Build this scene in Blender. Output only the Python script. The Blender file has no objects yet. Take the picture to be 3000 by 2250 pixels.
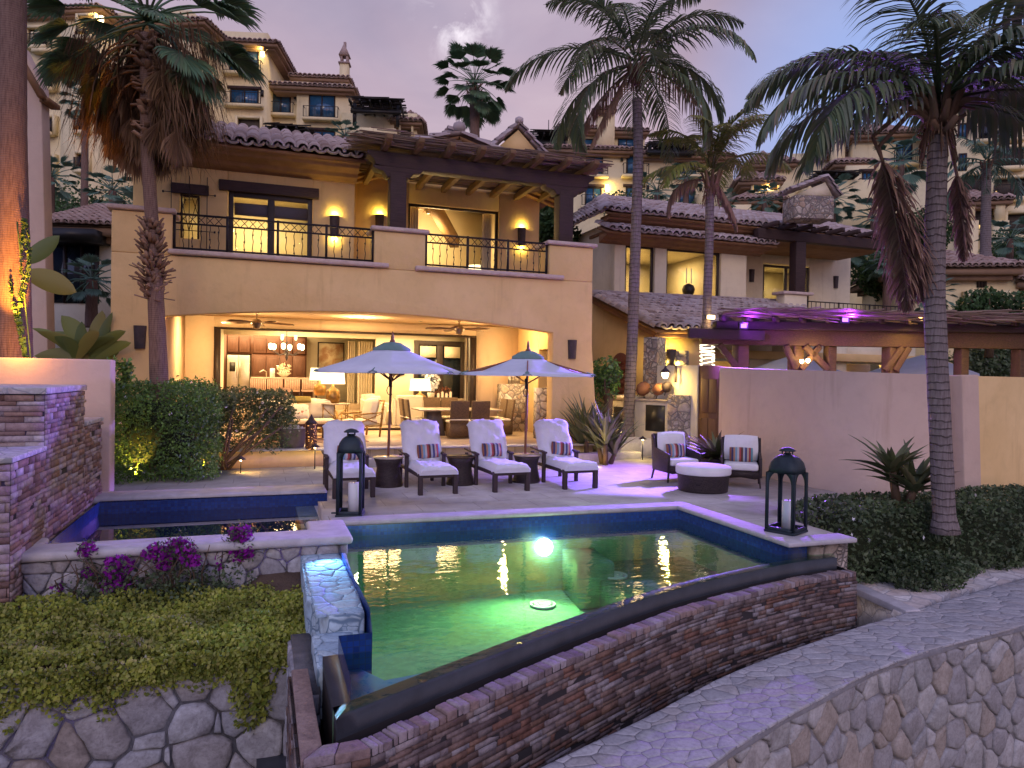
import bpy, bmesh, math, random
import numpy as np
from mathutils import Matrix, Vector, Euler
random.seed(7); rng = np.random.default_rng(7)
SC = bpy.context.scene; COL = SC.collection
R = math.radians; PI = math.pi

# ---------------------------------------------------------------- camera
cam_d = bpy.data.cameras.new('camera'); cam = bpy.data.objects.new('camera', cam_d); COL.objects.link(cam)
SC.camera = cam
cam_d.sensor_width = 36; cam_d.lens = 25.2; cam_d.clip_start = 0.1; cam_d.clip_end = 3000
YAW, PITCH, ROLL = R(-19.3), R(-0.65), 0.016
_f0 = Vector((-math.sin(YAW), math.cos(YAW), 0)); _r0 = Vector((math.cos(YAW), math.sin(YAW), 0))
FW = _f0*math.cos(PITCH) + Vector((0, 0, 1))*math.sin(PITCH); _u = _r0.cross(FW)
RT = _r0*math.cos(ROLL) + _u*math.sin(ROLL); UP = _u*math.cos(ROLL) - _r0*math.sin(ROLL)
CP = Vector((0, 0, 2.1))
cam.matrix_world = Matrix((( RT.x, UP.x, -FW.x, CP.x), (RT.y, UP.y, -FW.y, CP.y), (RT.z, UP.z, -FW.z, CP.z), (0, 0, 0, 1)))
# surveying helpers: turn a sighting into a point of the place (the photograph's 3000 x 2250 grid)
def ray(px, py): return FW*2100 + RT*(px-1500) - UP*(py-1125)
def G(px, py, z=0): d = ray(px, py); return CP + d*((z-CP.z)/d.z)
def GY(px, py, y): d = ray(px, py); return CP + d*(y/d.y)
def GD(px, py, D): return CP + ray(px, py)*(D/2100)

# ---------------------------------------------------------------- world, sun, exposure
SC.view_settings.view_transform = 'Standard'; SC.view_settings.look = 'None'
SC.view_settings.gamma = 1; SC.view_settings.exposure = 0.34
SC.cycles.max_bounces = 6; SC.cycles.diffuse_bounces = 3; SC.cycles.glossy_bounces = 3
SC.cycles.transparent_max_bounces = 24; SC.cycles.transmission_bounces = 4
SC.cycles.sample_clamp_indirect = 3; SC.cycles.sample_clamp_direct = 0
SC.cycles.caustics_reflective = False; SC.cycles.caustics_refractive = False
SC.cycles.use_denoising = True
W = bpy.data.worlds.new('World'); SC.world = W; W.use_nodes = True
nt = W.node_tree; nt.nodes.clear(); N = nt.nodes.new; LK = nt.links.new
def wn(t, **k):
    n = N(t)
    for a, b in k.items(): setattr(n, a, b)
    return n
out = wn('ShaderNodeOutputWorld'); bg1 = wn('ShaderNodeBackground'); bg2 = wn('ShaderNodeBackground'); add = wn('ShaderNodeAddShader')
sky = wn('ShaderNodeTexSky', sky_type='NISHITA', sun_disc=False); sky.sun_elevation = R(2); sky.sun_rotation = R(160)
LK(sky.outputs[0], bg1.inputs[0]); bg1.inputs[1].default_value = 0.05
tc = wn('ShaderNodeTexCoord'); mp = wn('ShaderNodeMapping'); mp.inputs['Scale'].default_value = (1, 1, 2.6)
LK(tc.outputs['Generated'], mp.inputs[0])
def noise(scale, det, rough, src, dist=0):
    n = wn('ShaderNodeTexNoise'); n.inputs['Scale'].default_value = scale; n.inputs['Detail'].default_value = det
    n.inputs['Roughness'].default_value = rough; n.inputs['Distortion'].default_value = dist; LK(src, n.inputs['Vector']); return n
def ramp(src, stops):
    r = wn('ShaderNodeValToRGB'); e = r.color_ramp.elements
    while len(e) < len(stops): e.new(0.5)
    for i, (p, c) in enumerate(stops): e[i].position = p; e[i].color = (*c, 1)
    LK(src, r.inputs[0]); return r
def mixc(a, b, f, mode='MIX'):
    m = wn('ShaderNodeMix', data_type='RGBA', blend_type=mode)
    for s, v in ((6, a), (7, b), (0, f)):
        if isinstance(v, (tuple, list)): m.inputs[s].default_value = (*v, 1)
        elif isinstance(v, (int, float)): m.inputs[s].default_value = v
        else: LK(v, m.inputs[s])
    return m.outputs[2]
n1 = noise(2.2, 7, .55, mp.outputs[0], .4); n2 = noise(1.3, 5, .5, mp.outputs[0], .6)
base = ramp(n1.outputs[0], [(.30, (.22, .185, .30)), (.46, (.31, .26, .38)), (.58, (.40, .335, .45)), (.76, (.54, .47, .56))])
pink = ramp(n2.outputs[0], [(.40, (0, 0, 0)), (.60, (1, 1, 1))])
sx = wn('ShaderNodeSeparateXYZ'); LK(tc.outputs['Generated'], sx.inputs[0])
def math_(op, a, b=None, clamp=False):
    m = wn('ShaderNodeMath', operation=op, use_clamp=clamp)
    for i, v in enumerate((a, b)):
        if v is None: continue
        if isinstance(v, (int, float)): m.inputs[i].default_value = v
        else: LK(v, m.inputs[i])
    return m.outputs[0]
low = math_('MULTIPLY_ADD', sx.outputs[2], -2.6); low.node.inputs[2].default_value = 1.45; low.node.use_clamp = True
pf = math_('MULTIPLY', pink.outputs[0], low); pf = math_('MULTIPLY', pf, .85)
c = mixc(base.outputs[0], (.60, .37, .42), pf)
# open blue evening sky towards the right of the view
def vdot(v):
    d = wn('ShaderNodeVectorMath', operation='DOT_PRODUCT'); LK(tc.outputs['Generated'], d.inputs[0]); d.inputs[1].default_value = v; return d.outputs['Value']
bd = ray(2720, 420).normalized(); bl = vdot(bd)
blm = wn('ShaderNodeMapRange'); LK(bl, blm.inputs[0]); blm.inputs[1].default_value = .955; blm.inputs[2].default_value = .998
bn = math_('MULTIPLY', blm.outputs[0], .85)
c = mixc(c, (.24, .42, .88), bn)
# bright break in the cloud
gd = vdot(ray(1335, 55).normalized()); gm = wn('ShaderNodeMapRange'); LK(gd, gm.inputs[0]); gm.inputs[1].default_value = .9975; gm.inputs[2].default_value = .99985
n3 = noise(14, 5, .6, tc.outputs['Generated'], .5); g3 = ramp(n3.outputs[0], [(.48, (0, 0, 0)), (.74, (1, 1, 1))])
gq = math_('POWER', gm.outputs[0], 2.2); gf = math_('MULTIPLY', gq, g3.outputs[0]); c = mixc(c, (1.15, 1.05, 1.12), gf)
# the brighter half of the dome, over the sea behind the viewer
bk = vdot(Vector((-.35, -.9, .25)).normalized()); bkm = wn('ShaderNodeMapRange'); LK(bk, bkm.inputs[0]); bkm.inputs[1].default_value = -.1; bkm.inputs[2].default_value = .9
c = mixc(c, (.40, .44, .90), bkm.outputs[0])
LK(c, bg2.inputs[0]); bg2.inputs[1].default_value = 0.86
LK(bg1.outputs[0], add.inputs[0]); LK(bg2.outputs[0], add.inputs[1]); LK(add.outputs[0], out.inputs[0])
sun_d = bpy.data.lights.new('sun', 'SUN'); sun = bpy.data.objects.new('sun', sun_d); COL.objects.link(sun)
sun_d.energy = 0.50; sun_d.angle = R(25); sun_d.color = (1, .72, .48)
sun.rotation_euler = Vector((.30, .86, -.42)).to_track_quat('-Z', 'Y').to_euler()

def lamp(kind, loc, energy, color, target=None, size=.1, size_y=None, spot=60, blend=.5, name='lamp_light'):
    d = bpy.data.lights.new(name, kind); o = bpy.data.objects.new(name, d); COL.objects.link(o)
    d.energy = energy; d.color = color; o.location = loc
    if kind == 'AREA':
        d.size = size
        if size_y: d.shape = 'RECTANGLE'; d.size_y = size_y
    else: d.shadow_soft_size = size
    if kind == 'SPOT': d.spot_size = R(spot); d.spot_blend = blend
    if target is not None: o.rotation_euler = (Vector(target)-Vector(loc)).to_track_quat('-Z', 'Y').to_euler()
    return o
WARM = (1, .60, .22); YEL = (1, .74, .16); GLOW = (1, .66, .30)

# ---------------------------------------------------------------- mesh builder
class MB:
    def __init__(s): s.v = []; s.f = []; s.m = []; s.arr = []; s.uv = None
    def add(s, vs, fs, mi=0):
        n = len(s.v); s.v += [tuple(p) for p in vs]; s.f += [tuple(i+n for i in f) for f in fs]; s.m += [mi]*len(fs); return s
    def box(s, x0, x1, y0, y1, z0, z1, mi=0):
        if x0 > x1: x0, x1 = x1, x0
        if y0 > y1: y0, y1 = y1, y0
        if z0 > z1: z0, z1 = z1, z0
        v = [(x, y, z) for z in (z0, z1) for y in (y0, y1) for x in (x0, x1)]
        return s.add(v, [(0, 2, 3, 1), (4, 5, 7, 6), (0, 1, 5, 4), (2, 6, 7, 3), (0, 4, 6, 2), (1, 3, 7, 5)], mi)
    def beam(s, p, q, w, h, mi=0, up=(0, 0, 1), w2=None, h2=None):
        p, q = Vector(p), Vector(q); d = (q-p).normalized(); u = Vector(up)
        if abs(d.dot(u)) > .98: u = Vector((0, 1, 0))
        a = d.cross(u).normalized(); b = a.cross(d).normalized(); w2 = w2 or w; h2 = h2 or h; vs = []
        for c, ww, hh in ((p, w, h), (q, w2, h2)):
            for i, j in ((-1, -1), (1, -1), (1, 1), (-1, 1)): vs.append(c+a*ww/2*i+b*hh/2*j)
        return s.add(vs, [(3, 2, 1, 0), (4, 5, 6, 7), (0, 1, 5, 4), (1, 2, 6, 5), (2, 3, 7, 6), (3, 0, 4, 7)], mi)
    def tube(s, pts, r, n=8, mi=0, caps=True):
        pts = [Vector(p) for p in pts]; k = len(pts); rs = r if isinstance(r, (list, tuple)) else [r]*k
        vs = []; prev = None
        for i, p in enumerate(pts):
            d = (pts[min(i+1, k-1)]-pts[max(i-1, 0)])
            d = d.normalized() if d.length > 1e-9 else Vector((0, 0, 1))
            if prev is None:
                a = d.cross(Vector((0, 0, 1)) if abs(d.z) < .95 else Vector((1, 0, 0))).normalized()
            else: a = (prev - d*prev.dot(d)).normalized()
            prev = a; b = d.cross(a)
            for j in range(n):
                t = 2*PI*j/n; vs.append(p+(a*math.cos(t)+b*math.sin(t))*rs[i])
        fs = [(i*n+j, i*n+(j+1) % n, (i+1)*n+(j+1) % n, (i+1)*n+j) for i in range(k-1) for j in range(n)]
        if caps: fs += [tuple(range(n))[::-1], tuple((k-1)*n+j for j in range(n))]
        return s.add(vs, fs, mi)
    def lathe(s, prof, c=(0, 0, 0), n=16, mi=0, sx=1, sy=1, square=False):
        vs = []
        for r, z in prof:
            for j in range(n):
                t = 2*PI*(j+.5)/n; q = 1
                if square: q = 1/max(abs(math.cos(t)), abs(math.sin(t)))**square
                vs.append((c[0]+r*q*math.cos(t)*sx, c[1]+r*q*math.sin(t)*sy, c[2]+z))
        k = len(prof)
        fs = [(i*n+j, i*n+(j+1) % n, (i+1)*n+(j+1) % n, (i+1)*n+j) for i in range(k-1) for j in range(n)]
        fs += [tuple(range(n))[::-1], tuple((k-1)*n+j for j in range(n))]
        return s.add(vs, fs, mi)
    def prism(s, poly, z0, z1, mi=0):       # outline in x,y
        n = len(poly); vs = [(x, y, z0) for x, y in poly]+[(x, y, z1) for x, y in poly]
        a = sum(poly[i][0]*poly[(i+1) % n][1]-poly[(i+1) % n][0]*poly[i][1] for i in range(n))
        fs = [tuple(range(n))[::-1], tuple(range(n, 2*n))]+[(i, (i+1) % n, n+(i+1) % n, n+i) for i in range(n)]
        if a < 0: fs = [f[::-1] for f in fs]
        return s.add(vs, fs, mi)
    def wallp(s, poly, y0, y1, mi=0):       # outline in x,z extruded along y
        n = len(poly); vs = [(x, y0, z) for x, z in poly]+[(x, y1, z) for x, z in poly]
        a = sum(poly[i][0]*poly[(i+1) % n][1]-poly[(i+1) % n][0]*poly[i][1] for i in range(n))
        fs = [tuple(range(n)), tuple(range(n, 2*n))[::-1]]+[(i, n+i, n+(i+1) % n, (i+1) % n) for i in range(n)]
        if a < 0: fs = [f[::-1] for f in fs]
        return s.add(vs, fs, mi)
    def wallx(s, poly, x0, x1, mi=0):       # outline in y,z extruded along x
        t = MB().wallp(poly, 0, 1); n = len(s.v)
        vs = [(x0 if y == 0 else x1, x, z) for x, y, z in t.v]
        return s.add(vs, [f[::-1] for f in t.f], mi)
    def holes(s, x0, x1, z0, z1, y0, y1, hs, mi=0):     # wall along x with rectangular openings (x0,x1,z0,z1)
        xs = sorted({x0, x1}|{h[0] for h in hs}|{h[1] for h in hs}); zs = sorted({z0, z1}|{h[2] for h in hs}|{h[3] for h in hs})
        for i in range(len(xs)-1):
            run = None
            for j in range(len(zs)-1):
                cx, cz = (xs[i]+xs[i+1])/2, (zs[j]+zs[j+1])/2
                if any(h[0] < cx < h[1] and h[2] < cz < h[3] for h in hs):
                    if run is not None: s.box(xs[i], xs[i+1], y0, y1, run, zs[j], mi); run = None
                elif run is None: run = zs[j]
            if run is not None: s.box(xs[i], xs[i+1], y0, y1, run, z1, mi)
        return s
    def quad(s, a, b, c, d, mi=0): return s.add([a, b, c, d], [(0, 1, 2, 3)], mi)
    def grid(s, P, mi=0):   # P[i][j] points
        n, m = len(P), len(P[0])
        return s.add([p for r in P for p in r], [(i*m+j, i*m+j+1, (i+1)*m+j+1, (i+1)*m+j) for i in range(n-1) for j in range(m-1)], mi)
    def block(s, V, F, mi=0): s.arr.append((np.asarray(V, float), np.asarray(F, int), mi)); return s
    def strip(s, path, z0, z1, mi=0, zt=None):   # vertical ribbon along a path, with uv in metres
        return s.grid([[(x, y, z0) for x, y in path], [(x, y, z1) for x, y in path]], mi)
    def to_mesh(s, name):
        V = [np.array(s.v, float).reshape(-1, 3)]; n = len(s.v)
        loops = [i for f in s.f for i in f]; sizes = [len(f) for f in s.f]; mi = list(s.m)
        L = [np.array(loops, int)]; S = [np.array(sizes, int)]; Mi = [np.array(mi, int)]
        for v, f, m in s.arr:
            V.append(v); L.append(f.ravel()+n); S.append(np.full(len(f), f.shape[1])); Mi.append(np.full(len(f), m)); n += len(v)
        V = np.vstack(V); L = np.concatenate(L).astype(int); S = np.concatenate(S).astype(int); Mi = np.concatenate(Mi).astype(int)
        me = bpy.data.meshes.new(name); me.vertices.add(len(V)); me.vertices.foreach_set('co', V.ravel())
        me.loops.add(len(L)); me.loops.foreach_set('vertex_index', L)
        me.polygons.add(len(S)); st = np.concatenate([[0], np.cumsum(S)[:-1]]) if len(S) else np.array([], int)
        me.polygons.foreach_set('loop_start', st); me.polygons.foreach_set('material_index', Mi)
        me.update(calc_edges=True); me.validate(); return me
    def build(s, name, mats, parent=None, world=True, smooth=False, bevel=0, loc=None, rot=None, sub=0):
        me = s.to_mesh(name); o = bpy.data.objects.new(name, me); COL.objects.link(o)
        for m in (mats if isinstance(mats, (list, tuple)) else [mats]): me.materials.append(m)
        if parent is not None:
            o.parent = parent
            if world: me.transform(world_of(parent).inverted())
        if smooth: me.polygons.foreach_set('use_smooth', [True]*len(me.polygons))
        if bevel:
            b = o.modifiers.new('bevel', 'BEVEL'); b.width = bevel; b.segments = 2; b.limit_method = 'ANGLE'; b.angle_limit = R(40)
        if sub: b = o.modifiers.new('sub', 'SUBSURF'); b.levels = sub; b.render_levels = sub
        if loc is not None: o.location = loc
        if rot is not None: o.rotation_euler = rot
        return o
def world_of(o):
    m = Matrix.LocRotScale(o.location, o.rotation_euler, o.scale)
    return world_of(o.parent) @ m if o.parent else m
def tag(o, label, cat, group=None, kind=None):
    if label: o['label'] = label
    if cat: o['category'] = cat
    if group: o['group'] = group
    if kind: o['kind'] = kind
    return o
def thing(name, label, cat, loc=(0, 0, 0), rz=0, group=None, s=1):
    o = bpy.data.objects.new(name, None); COL.objects.link(o); o.location = loc; o.rotation_euler = (0, 0, rz); o.scale = (s, s, s)
    o.empty_display_size = .2
    return tag(o, label, cat, group)
def struct(name, mb, m, **k): o = mb.build(name, m, **k); o['kind'] = 'structure'; return o
def copy_tree(o, parent=None, loc=None, rz=None, label=None, s=None, cat=None):
    c = o.copy(); COL.objects.link(c)
    if parent is not None: c.parent = parent
    if loc is not None: c.location = loc
    if rz is not None: c.rotation_euler = (0, 0, rz)
    if s is not None: c.scale = (s, s, s)
    if label: c['label'] = label
    for ch in list(o.children): copy_tree(ch, c)
    return c
# ---------------------------------------------------------------- materials
class NT:
    def __init__(s, name):
        s.m = bpy.data.materials.new(name); s.m.use_nodes = True; s.t = s.m.node_tree; s.t.nodes.clear()
        s.out = s.n('ShaderNodeOutputMaterial')
    def n(s, t, **k):
        x = s.t.nodes.new(t)
        for a, b in k.items(): setattr(x, a, b)
        return x
    def l(s, a, b): s.t.links.new(a, b)
    def co(s, scale=(1, 1, 1), rot=(0, 0, 0)):
        c = s.n('ShaderNodeTexCoord'); m = s.n('ShaderNodeMapping'); m.inputs['Scale'].default_value = scale; m.inputs['Rotation'].default_value = rot
        s.l(c.outputs['Object'], m.inputs[0]); return m.outputs[0]
    def wallco(s):      # (x+y, z) so that courses run level on walls of either direction
        c = s.n('ShaderNodeTexCoord'); x = s.n('ShaderNodeSeparateXYZ'); s.l(c.outputs['Object'], x.inputs[0])
        a = s.mth('ADD', x.outputs[0], x.outputs[1]); k = s.n('ShaderNodeCombineXYZ'); s.l(a, k.inputs[0]); s.l(x.outputs[2], k.inputs[1]); return k.outputs[0]
    def set(s, sock, v):
        if isinstance(v, (tuple, list)): sock.default_value = (*v, 1) if len(v) == 3 and sock.type == 'RGBA' else v
        elif isinstance(v, (int, float)): sock.default_value = v
        else: s.l(v, sock)
    def mth(s, op, a, b=0, c=None, clamp=False):
        m = s.n('ShaderNodeMath', operation=op, use_clamp=clamp); s.set(m.inputs[0], a); s.set(m.inputs[1], b)
        if c is not None: s.set(m.inputs[2], c)
        return m.outputs[0]
    def noise(s, co, scale, det=4, rough=.5, dist=0):
        x = s.n('ShaderNodeTexNoise'); s.l(co, x.inputs['Vector']); x.inputs['Scale'].default_value = scale
        x.inputs['Detail'].default_value = det; x.inputs['Roughness'].default_value = rough; x.inputs['Distortion'].default_value = dist; return x
    def ramp(s, f, stops, interp='LINEAR'):
        r = s.n('ShaderNodeValToRGB'); r.color_ramp.interpolation = interp; e = r.color_ramp.elements
        while len(e) < len(stops): e.new(.5)
        for i, (p, c) in enumerate(stops):
            e[i].position = p; e[i].color = (*c, 1) if not isinstance(c, (int, float)) else (c, c, c, 1)
        s.l(f, r.inputs[0]); return r.outputs[0]
    def mix(s, a, b, f, mode='MIX'):
        m = s.n('ShaderNodeMix', data_type='RGBA', blend_type=mode); s.set(m.inputs[6], a); s.set(m.inputs[7], b); s.set(m.inputs[0], f); return m.outputs[2]
    def bump(s, h, strength=.5, dist=.02, nrm=None):
        b = s.n('ShaderNodeBump'); s.l(h, b.inputs['Height']); b.inputs['Strength'].default_value = strength; b.inputs['Distance'].default_value = dist
        if nrm is not None: s.l(nrm, b.inputs['Normal'])
        return b.outputs[0]
    def bsdf(s, col, rough=.8, metal=0, spec=.4, nrm=None, emit=None, es=0, trans=0, sheen=0):
        b = s.n('ShaderNodeBsdfPrincipled'); s.set(b.inputs['Base Color'], col); s.set(b.inputs['Roughness'], rough); s.set(b.inputs['Metallic'], metal)
        b.inputs['Specular IOR Level'].default_value = spec
        if nrm is not None: s.l(nrm, b.inputs['Normal'])
        if emit is not None: s.set(b.inputs['Emission Color'], emit); b.inputs['Emission Strength'].default_value = es
        if trans: b.inputs['Transmission Weight'].default_value = trans
        if sheen: b.inputs['Sheen Weight'].default_value = sheen
        return b
    def done(s, sh): s.l(sh.outputs[0] if hasattr(sh, 'outputs') else sh, s.out.inputs[0]); return s.m
def mat(name, c1, c2=None, scale=4, rough=.8, metal=0, spec=.4, bump=.15, bs=60, bd=.01, stretch=(1, 1, 1), det=5, lo=.35, hi=.65, sheen=0):
    t = NT(name); co = t.co(stretch); c = c1
    if c2 is not None: c = t.mix(c1, c2, t.ramp(t.noise(co, scale, det, .6, .3).outputs[0], [(lo, 0), (hi, 1)]))
    nr = t.bump(t.noise(co, bs, 4, .6).outputs[0], bump, bd) if bump else None
    return t.done(t.bsdf(c, rough, metal, spec, nr, sheen=sheen))
def plaster(name, c1, c2, bump=.35):
    t = NT(name); co = t.co(); big = t.noise(co, .7, 6, .6, .5).outputs[0]; mid = t.noise(co, 3.5, 5, .65).outputs[0]
    c = t.mix(c1, c2, t.ramp(big, [(.35, 0), (.68, 1)])); c = t.mix(c, t.mix(c, (.5, .5, .5), .35, 'MULTIPLY'), t.ramp(mid, [(.5, 0), (.8, .55)]))
    x = t.co((1.2, 1.2, .12)); st = t.noise(x, 3, 4, .6).outputs[0]; c = t.mix(c, t.mix(c, (.72, .68, .64), 1, 'MULTIPLY'), t.ramp(st, [(.58, 0), (.78, .7)]))
    h = t.mth('ADD', t.noise(co, 9, 5, .6).outputs[0], t.mth('MULTIPLY', t.noise(co, 90, 3, .6).outputs[0], .35))
    return t.done(t.bsdf(c, .88, 0, .25, t.bump(h, bump, .03)))
def stone(name, scale, cols, mortar, mw=.06, flat=False, bumpd=.03, dist=.35, stretch=(1, 1, 1)):
    t = NT(name); co = t.co(stretch); nz = t.noise(co, scale*1.3, 3, .5)
    vm = t.n('ShaderNodeVectorMath', operation='SCALE'); sb = t.n('ShaderNodeVectorMath', operation='SUBTRACT'); t.l(nz.outputs['Color'], sb.inputs[0]); sb.inputs[1].default_value = (.5, .5, .5)
    t.l(sb.outputs[0], vm.inputs[0]); vm.inputs['Scale'].default_value = dist/scale
    ad = t.n('ShaderNodeVectorMath', operation='ADD'); t.l(co, ad.inputs[0]); t.l(vm.outputs[0], ad.inputs[1]); P = ad.outputs[0]
    def vor(sc):
        e = t.n('ShaderNodeTexVoronoi', feature='DISTANCE_TO_EDGE'); e.inputs['Scale'].default_value = sc; t.l(P, e.inputs['Vector'])
        f = t.n('ShaderNodeTexVoronoi', feature='F1'); f.inputs['Scale'].default_value = sc; t.l(P, f.inputs['Vector']); return e.outputs['Distance'], f.outputs['Color']
    e1, c1 = vor(scale); e2, c2 = vor(scale*2.4)
    sel = t.n('ShaderNodeSeparateColor'); t.l(c1, sel.inputs[0]); small = t.mth('GREATER_THAN', sel.outputs[2], .58)
    sel2 = t.n('ShaderNodeSeparateColor'); t.l(c2, sel2.inputs[0])
    e2s = t.mth('MULTIPLY', e2, 1.2); ee = t.mth('MINIMUM', e1, t.mth('ADD', e2s, t.mth('SUBTRACT', 1, small)))
    rv = t.mth('ADD', t.mth('MULTIPLY', sel.outputs[0], t.mth('SUBTRACT', 1, small)), t.mth('MULTIPLY', sel2.outputs[0], small))
    k = len(cols); col = t.ramp(rv, [(i/k, c) for i, c in enumerate(cols)], 'CONSTANT')
    n2 = t.noise(co, scale*2.5, 6, .65).outputs[0]; col = t.mix(col, t.mix(col, (.45, .42, .40), 1, 'MULTIPLY'), t.ramp(n2, [(.4, 0), (.75, .8)]))
    mk = t.ramp(ee, [(mw*.35, 0), (mw, 1)]); col = t.mix(mortar, col, mk)
    hh = t.ramp(ee, [(0, 0), (mw*2.4, 1)]); h = t.mth('ADD', hh, t.mth('MULTIPLY', n2, .35 if not flat else .12))
    return t.done(t.bsdf(col, .85, 0, .3, t.bump(h, .8 if not flat else .35, bumpd)))
def stacked(name, bw, bh, cols, mortar=(.022, .018, .022), mw=.05, rnd=.6):
    t = NT(name); P0 = t.wallco(); nz = t.noise(P0, 2.2, 3, .5); sb = t.n('ShaderNodeVectorMath', operation='SUBTRACT'); t.l(nz.outputs['Color'], sb.inputs[0]); sb.inputs[1].default_value = (.5, .5, .5)
    sc = t.n('ShaderNodeVectorMath', operation='SCALE'); t.l(sb.outputs[0], sc.inputs[0]); sc.inputs['Scale'].default_value = .05
    ad = t.n('ShaderNodeVectorMath', operation='ADD'); t.l(P0, ad.inputs[0]); t.l(sc.outputs[0], ad.inputs[1])
    mp_ = t.n('ShaderNodeMapping'); mp_.inputs['Scale'].default_value = (1/bw, 1/bh, 1); t.l(ad.outputs[0], mp_.inputs[0])
    x = t.n('ShaderNodeSeparateXYZ'); t.l(mp_.outputs[0], x.inputs[0]); row = t.mth('FLOOR', x.outputs[1]); fz = t.mth('FRACT', x.outputs[1])
    wn_ = t.n('ShaderNodeTexWhiteNoise', noise_dimensions='1D'); t.l(row, wn_.inputs['W']); xo = t.mth('ADD', x.outputs[0], t.mth('MULTIPLY', wn_.outputs['Value'], 37.3)); xs = t.mth('MULTIPLY', xo, t.mth('ADD', .7, t.mth('MULTIPLY', wn_.outputs['Value'], .7)))
    k1 = t.n('ShaderNodeCombineXYZ'); t.l(xs, k1.inputs[0]); t.l(row, k1.inputs[1]); k1v = t.n('ShaderNodeVectorMath', operation='MULTIPLY'); t.l(k1.outputs[0], k1v.inputs[0]); k1v.inputs[1].default_value = (1, 7.31, 0)
    v = t.n('ShaderNodeTexVoronoi', feature='F1', voronoi_dimensions='2D'); v.inputs['Randomness'].default_value = rnd; v.inputs['Scale'].default_value = 1
    w1 = t.n('ShaderNodeTexVoronoi', feature='F1', voronoi_dimensions='1D'); w1.inputs['Scale'].default_value = 1; w1.inputs['Randomness'].default_value = .8
    W_ = t.mth('ADD', xs, t.mth('MULTIPLY', row, 113.7)); t.l(W_, w1.inputs['W'])
    e1 = t.n('ShaderNodeTexVoronoi', feature='DISTANCE_TO_EDGE', voronoi_dimensions='1D'); e1.inputs['Scale'].default_value = 1; e1.inputs['Randomness'].default_value = .8; t.l(W_, e1.inputs['W'])
    s = t.n('ShaderNodeSeparateColor'); t.l(w1.outputs['Color'], s.inputs[0])
    ez = t.mth('MULTIPLY', t.mth('MINIMUM', fz, t.mth('SUBTRACT', 1, fz)), bh*12); ex = t.mth('MULTIPLY', e1.outputs['Distance'], bw*12); ed = t.mth('MINIMUM', ex, ez)
    k = len(cols); big = t.noise(P0, .8, 3, .5).outputs[0]; vv = t.mth('ADD', s.outputs[0], t.mth('MULTIPLY', t.mth('SUBTRACT', big, .5), .9), clamp=True)
    col = t.ramp(vv, [(i/k, c) for i, c in enumerate(cols)], 'CONSTANT')
    n2 = t.noise(P0, 11, 7, .75, .6).outputs[0]; n3 = t.noise(P0, 3, 5, .7).outputs[0]; col = t.mix(col, t.mix(col, (.30, .28, .30), 1, 'MULTIPLY'), t.ramp(n2, [(.36, 0), (.70, .9)])); col = t.mix(col, t.mix(col, (.42, .40, .46), 1, 'MULTIPLY'), t.ramp(n3, [(.42, 0), (.66, .8)]))
    mk = t.ramp(ed, [(mw*.3, 0), (mw*1.3, 1)]); col = t.mix(mortar, col, mk)
    h = t.mth('ADD', t.mth('MULTIPLY', mk, t.mth('ADD', .35, t.mth('MULTIPLY', s.outputs[1], .8))), t.mth('MULTIPLY', n2, .5))
    return t.done(t.bsdf(col, .85, 0, .25, t.bump(h, .8, .03)))
def island(name, cols, rough=.75, spec=.3, trans=0, bump=0, bs=30, vary=.0):
    t = NT(name); g = t.n('ShaderNodeNewGeometry'); k = len(cols)
    c = t.ramp(g.outputs['Random Per Island'], [(i/max(1, k-1), q) for i, q in enumerate(cols)])
    co = t.co()
    if vary: c = t.mix(c, t.mix(c, (.3, .3, .3), 1, 'MULTIPLY'), t.ramp(t.noise(co, vary, 4, .6).outputs[0], [(.35, .75), (.62, 0)]))
    nr = t.bump(t.noise(co, bs, 4, .6).outputs[0], bump, .02) if bump else None
    b = t.bsdf(c, rough, 0, spec, nr)
    if trans:
        tr = t.n('ShaderNodeBsdfTranslucent'); t.l(c, tr.inputs[0]); mx = t.n('ShaderNodeMixShader'); mx.inputs[0].default_value = trans
        t.l(b.outputs[0], mx.inputs[1]); t.l(tr.outputs[0], mx.inputs[2]); return t.done(mx)
    return t.done(b)
def rock(name, cols, dark=(.45, .42, .42), bump=.7, tone=1):
    t = NT(name); g = t.n('ShaderNodeNewGeometry'); co = t.co(); k = len(cols); c = t.ramp(g.outputs['Random Per Island'], [(i/k, q) for i, q in enumerate(cols)], 'CONSTANT')
    n1 = t.noise(co, 5, 7, .7, .5).outputs[0]; n2 = t.noise(co, 28, 5, .7).outputs[0]; c = t.mix(c, t.mix(c, dark, 1, 'MULTIPLY'), t.ramp(n1, [(.38, 0), (.7, .9)])); c = t.mix(c, t.mix(c, (.6, .58, .58), 1, 'MULTIPLY'), t.ramp(n2, [(.45, 0), (.7, .7)]))
    return t.done(t.bsdf(c, .88, 0, .25, t.bump(t.mth('ADD', n1, t.mth('MULTIPLY', n2, .5)), bump, .025)))
def emis(name, col, s):
    t = NT(name); e = t.n('ShaderNodeEmission'); e.inputs[0].default_value = (*col, 1); e.inputs[1].default_value = s; return t.done(e)
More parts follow.
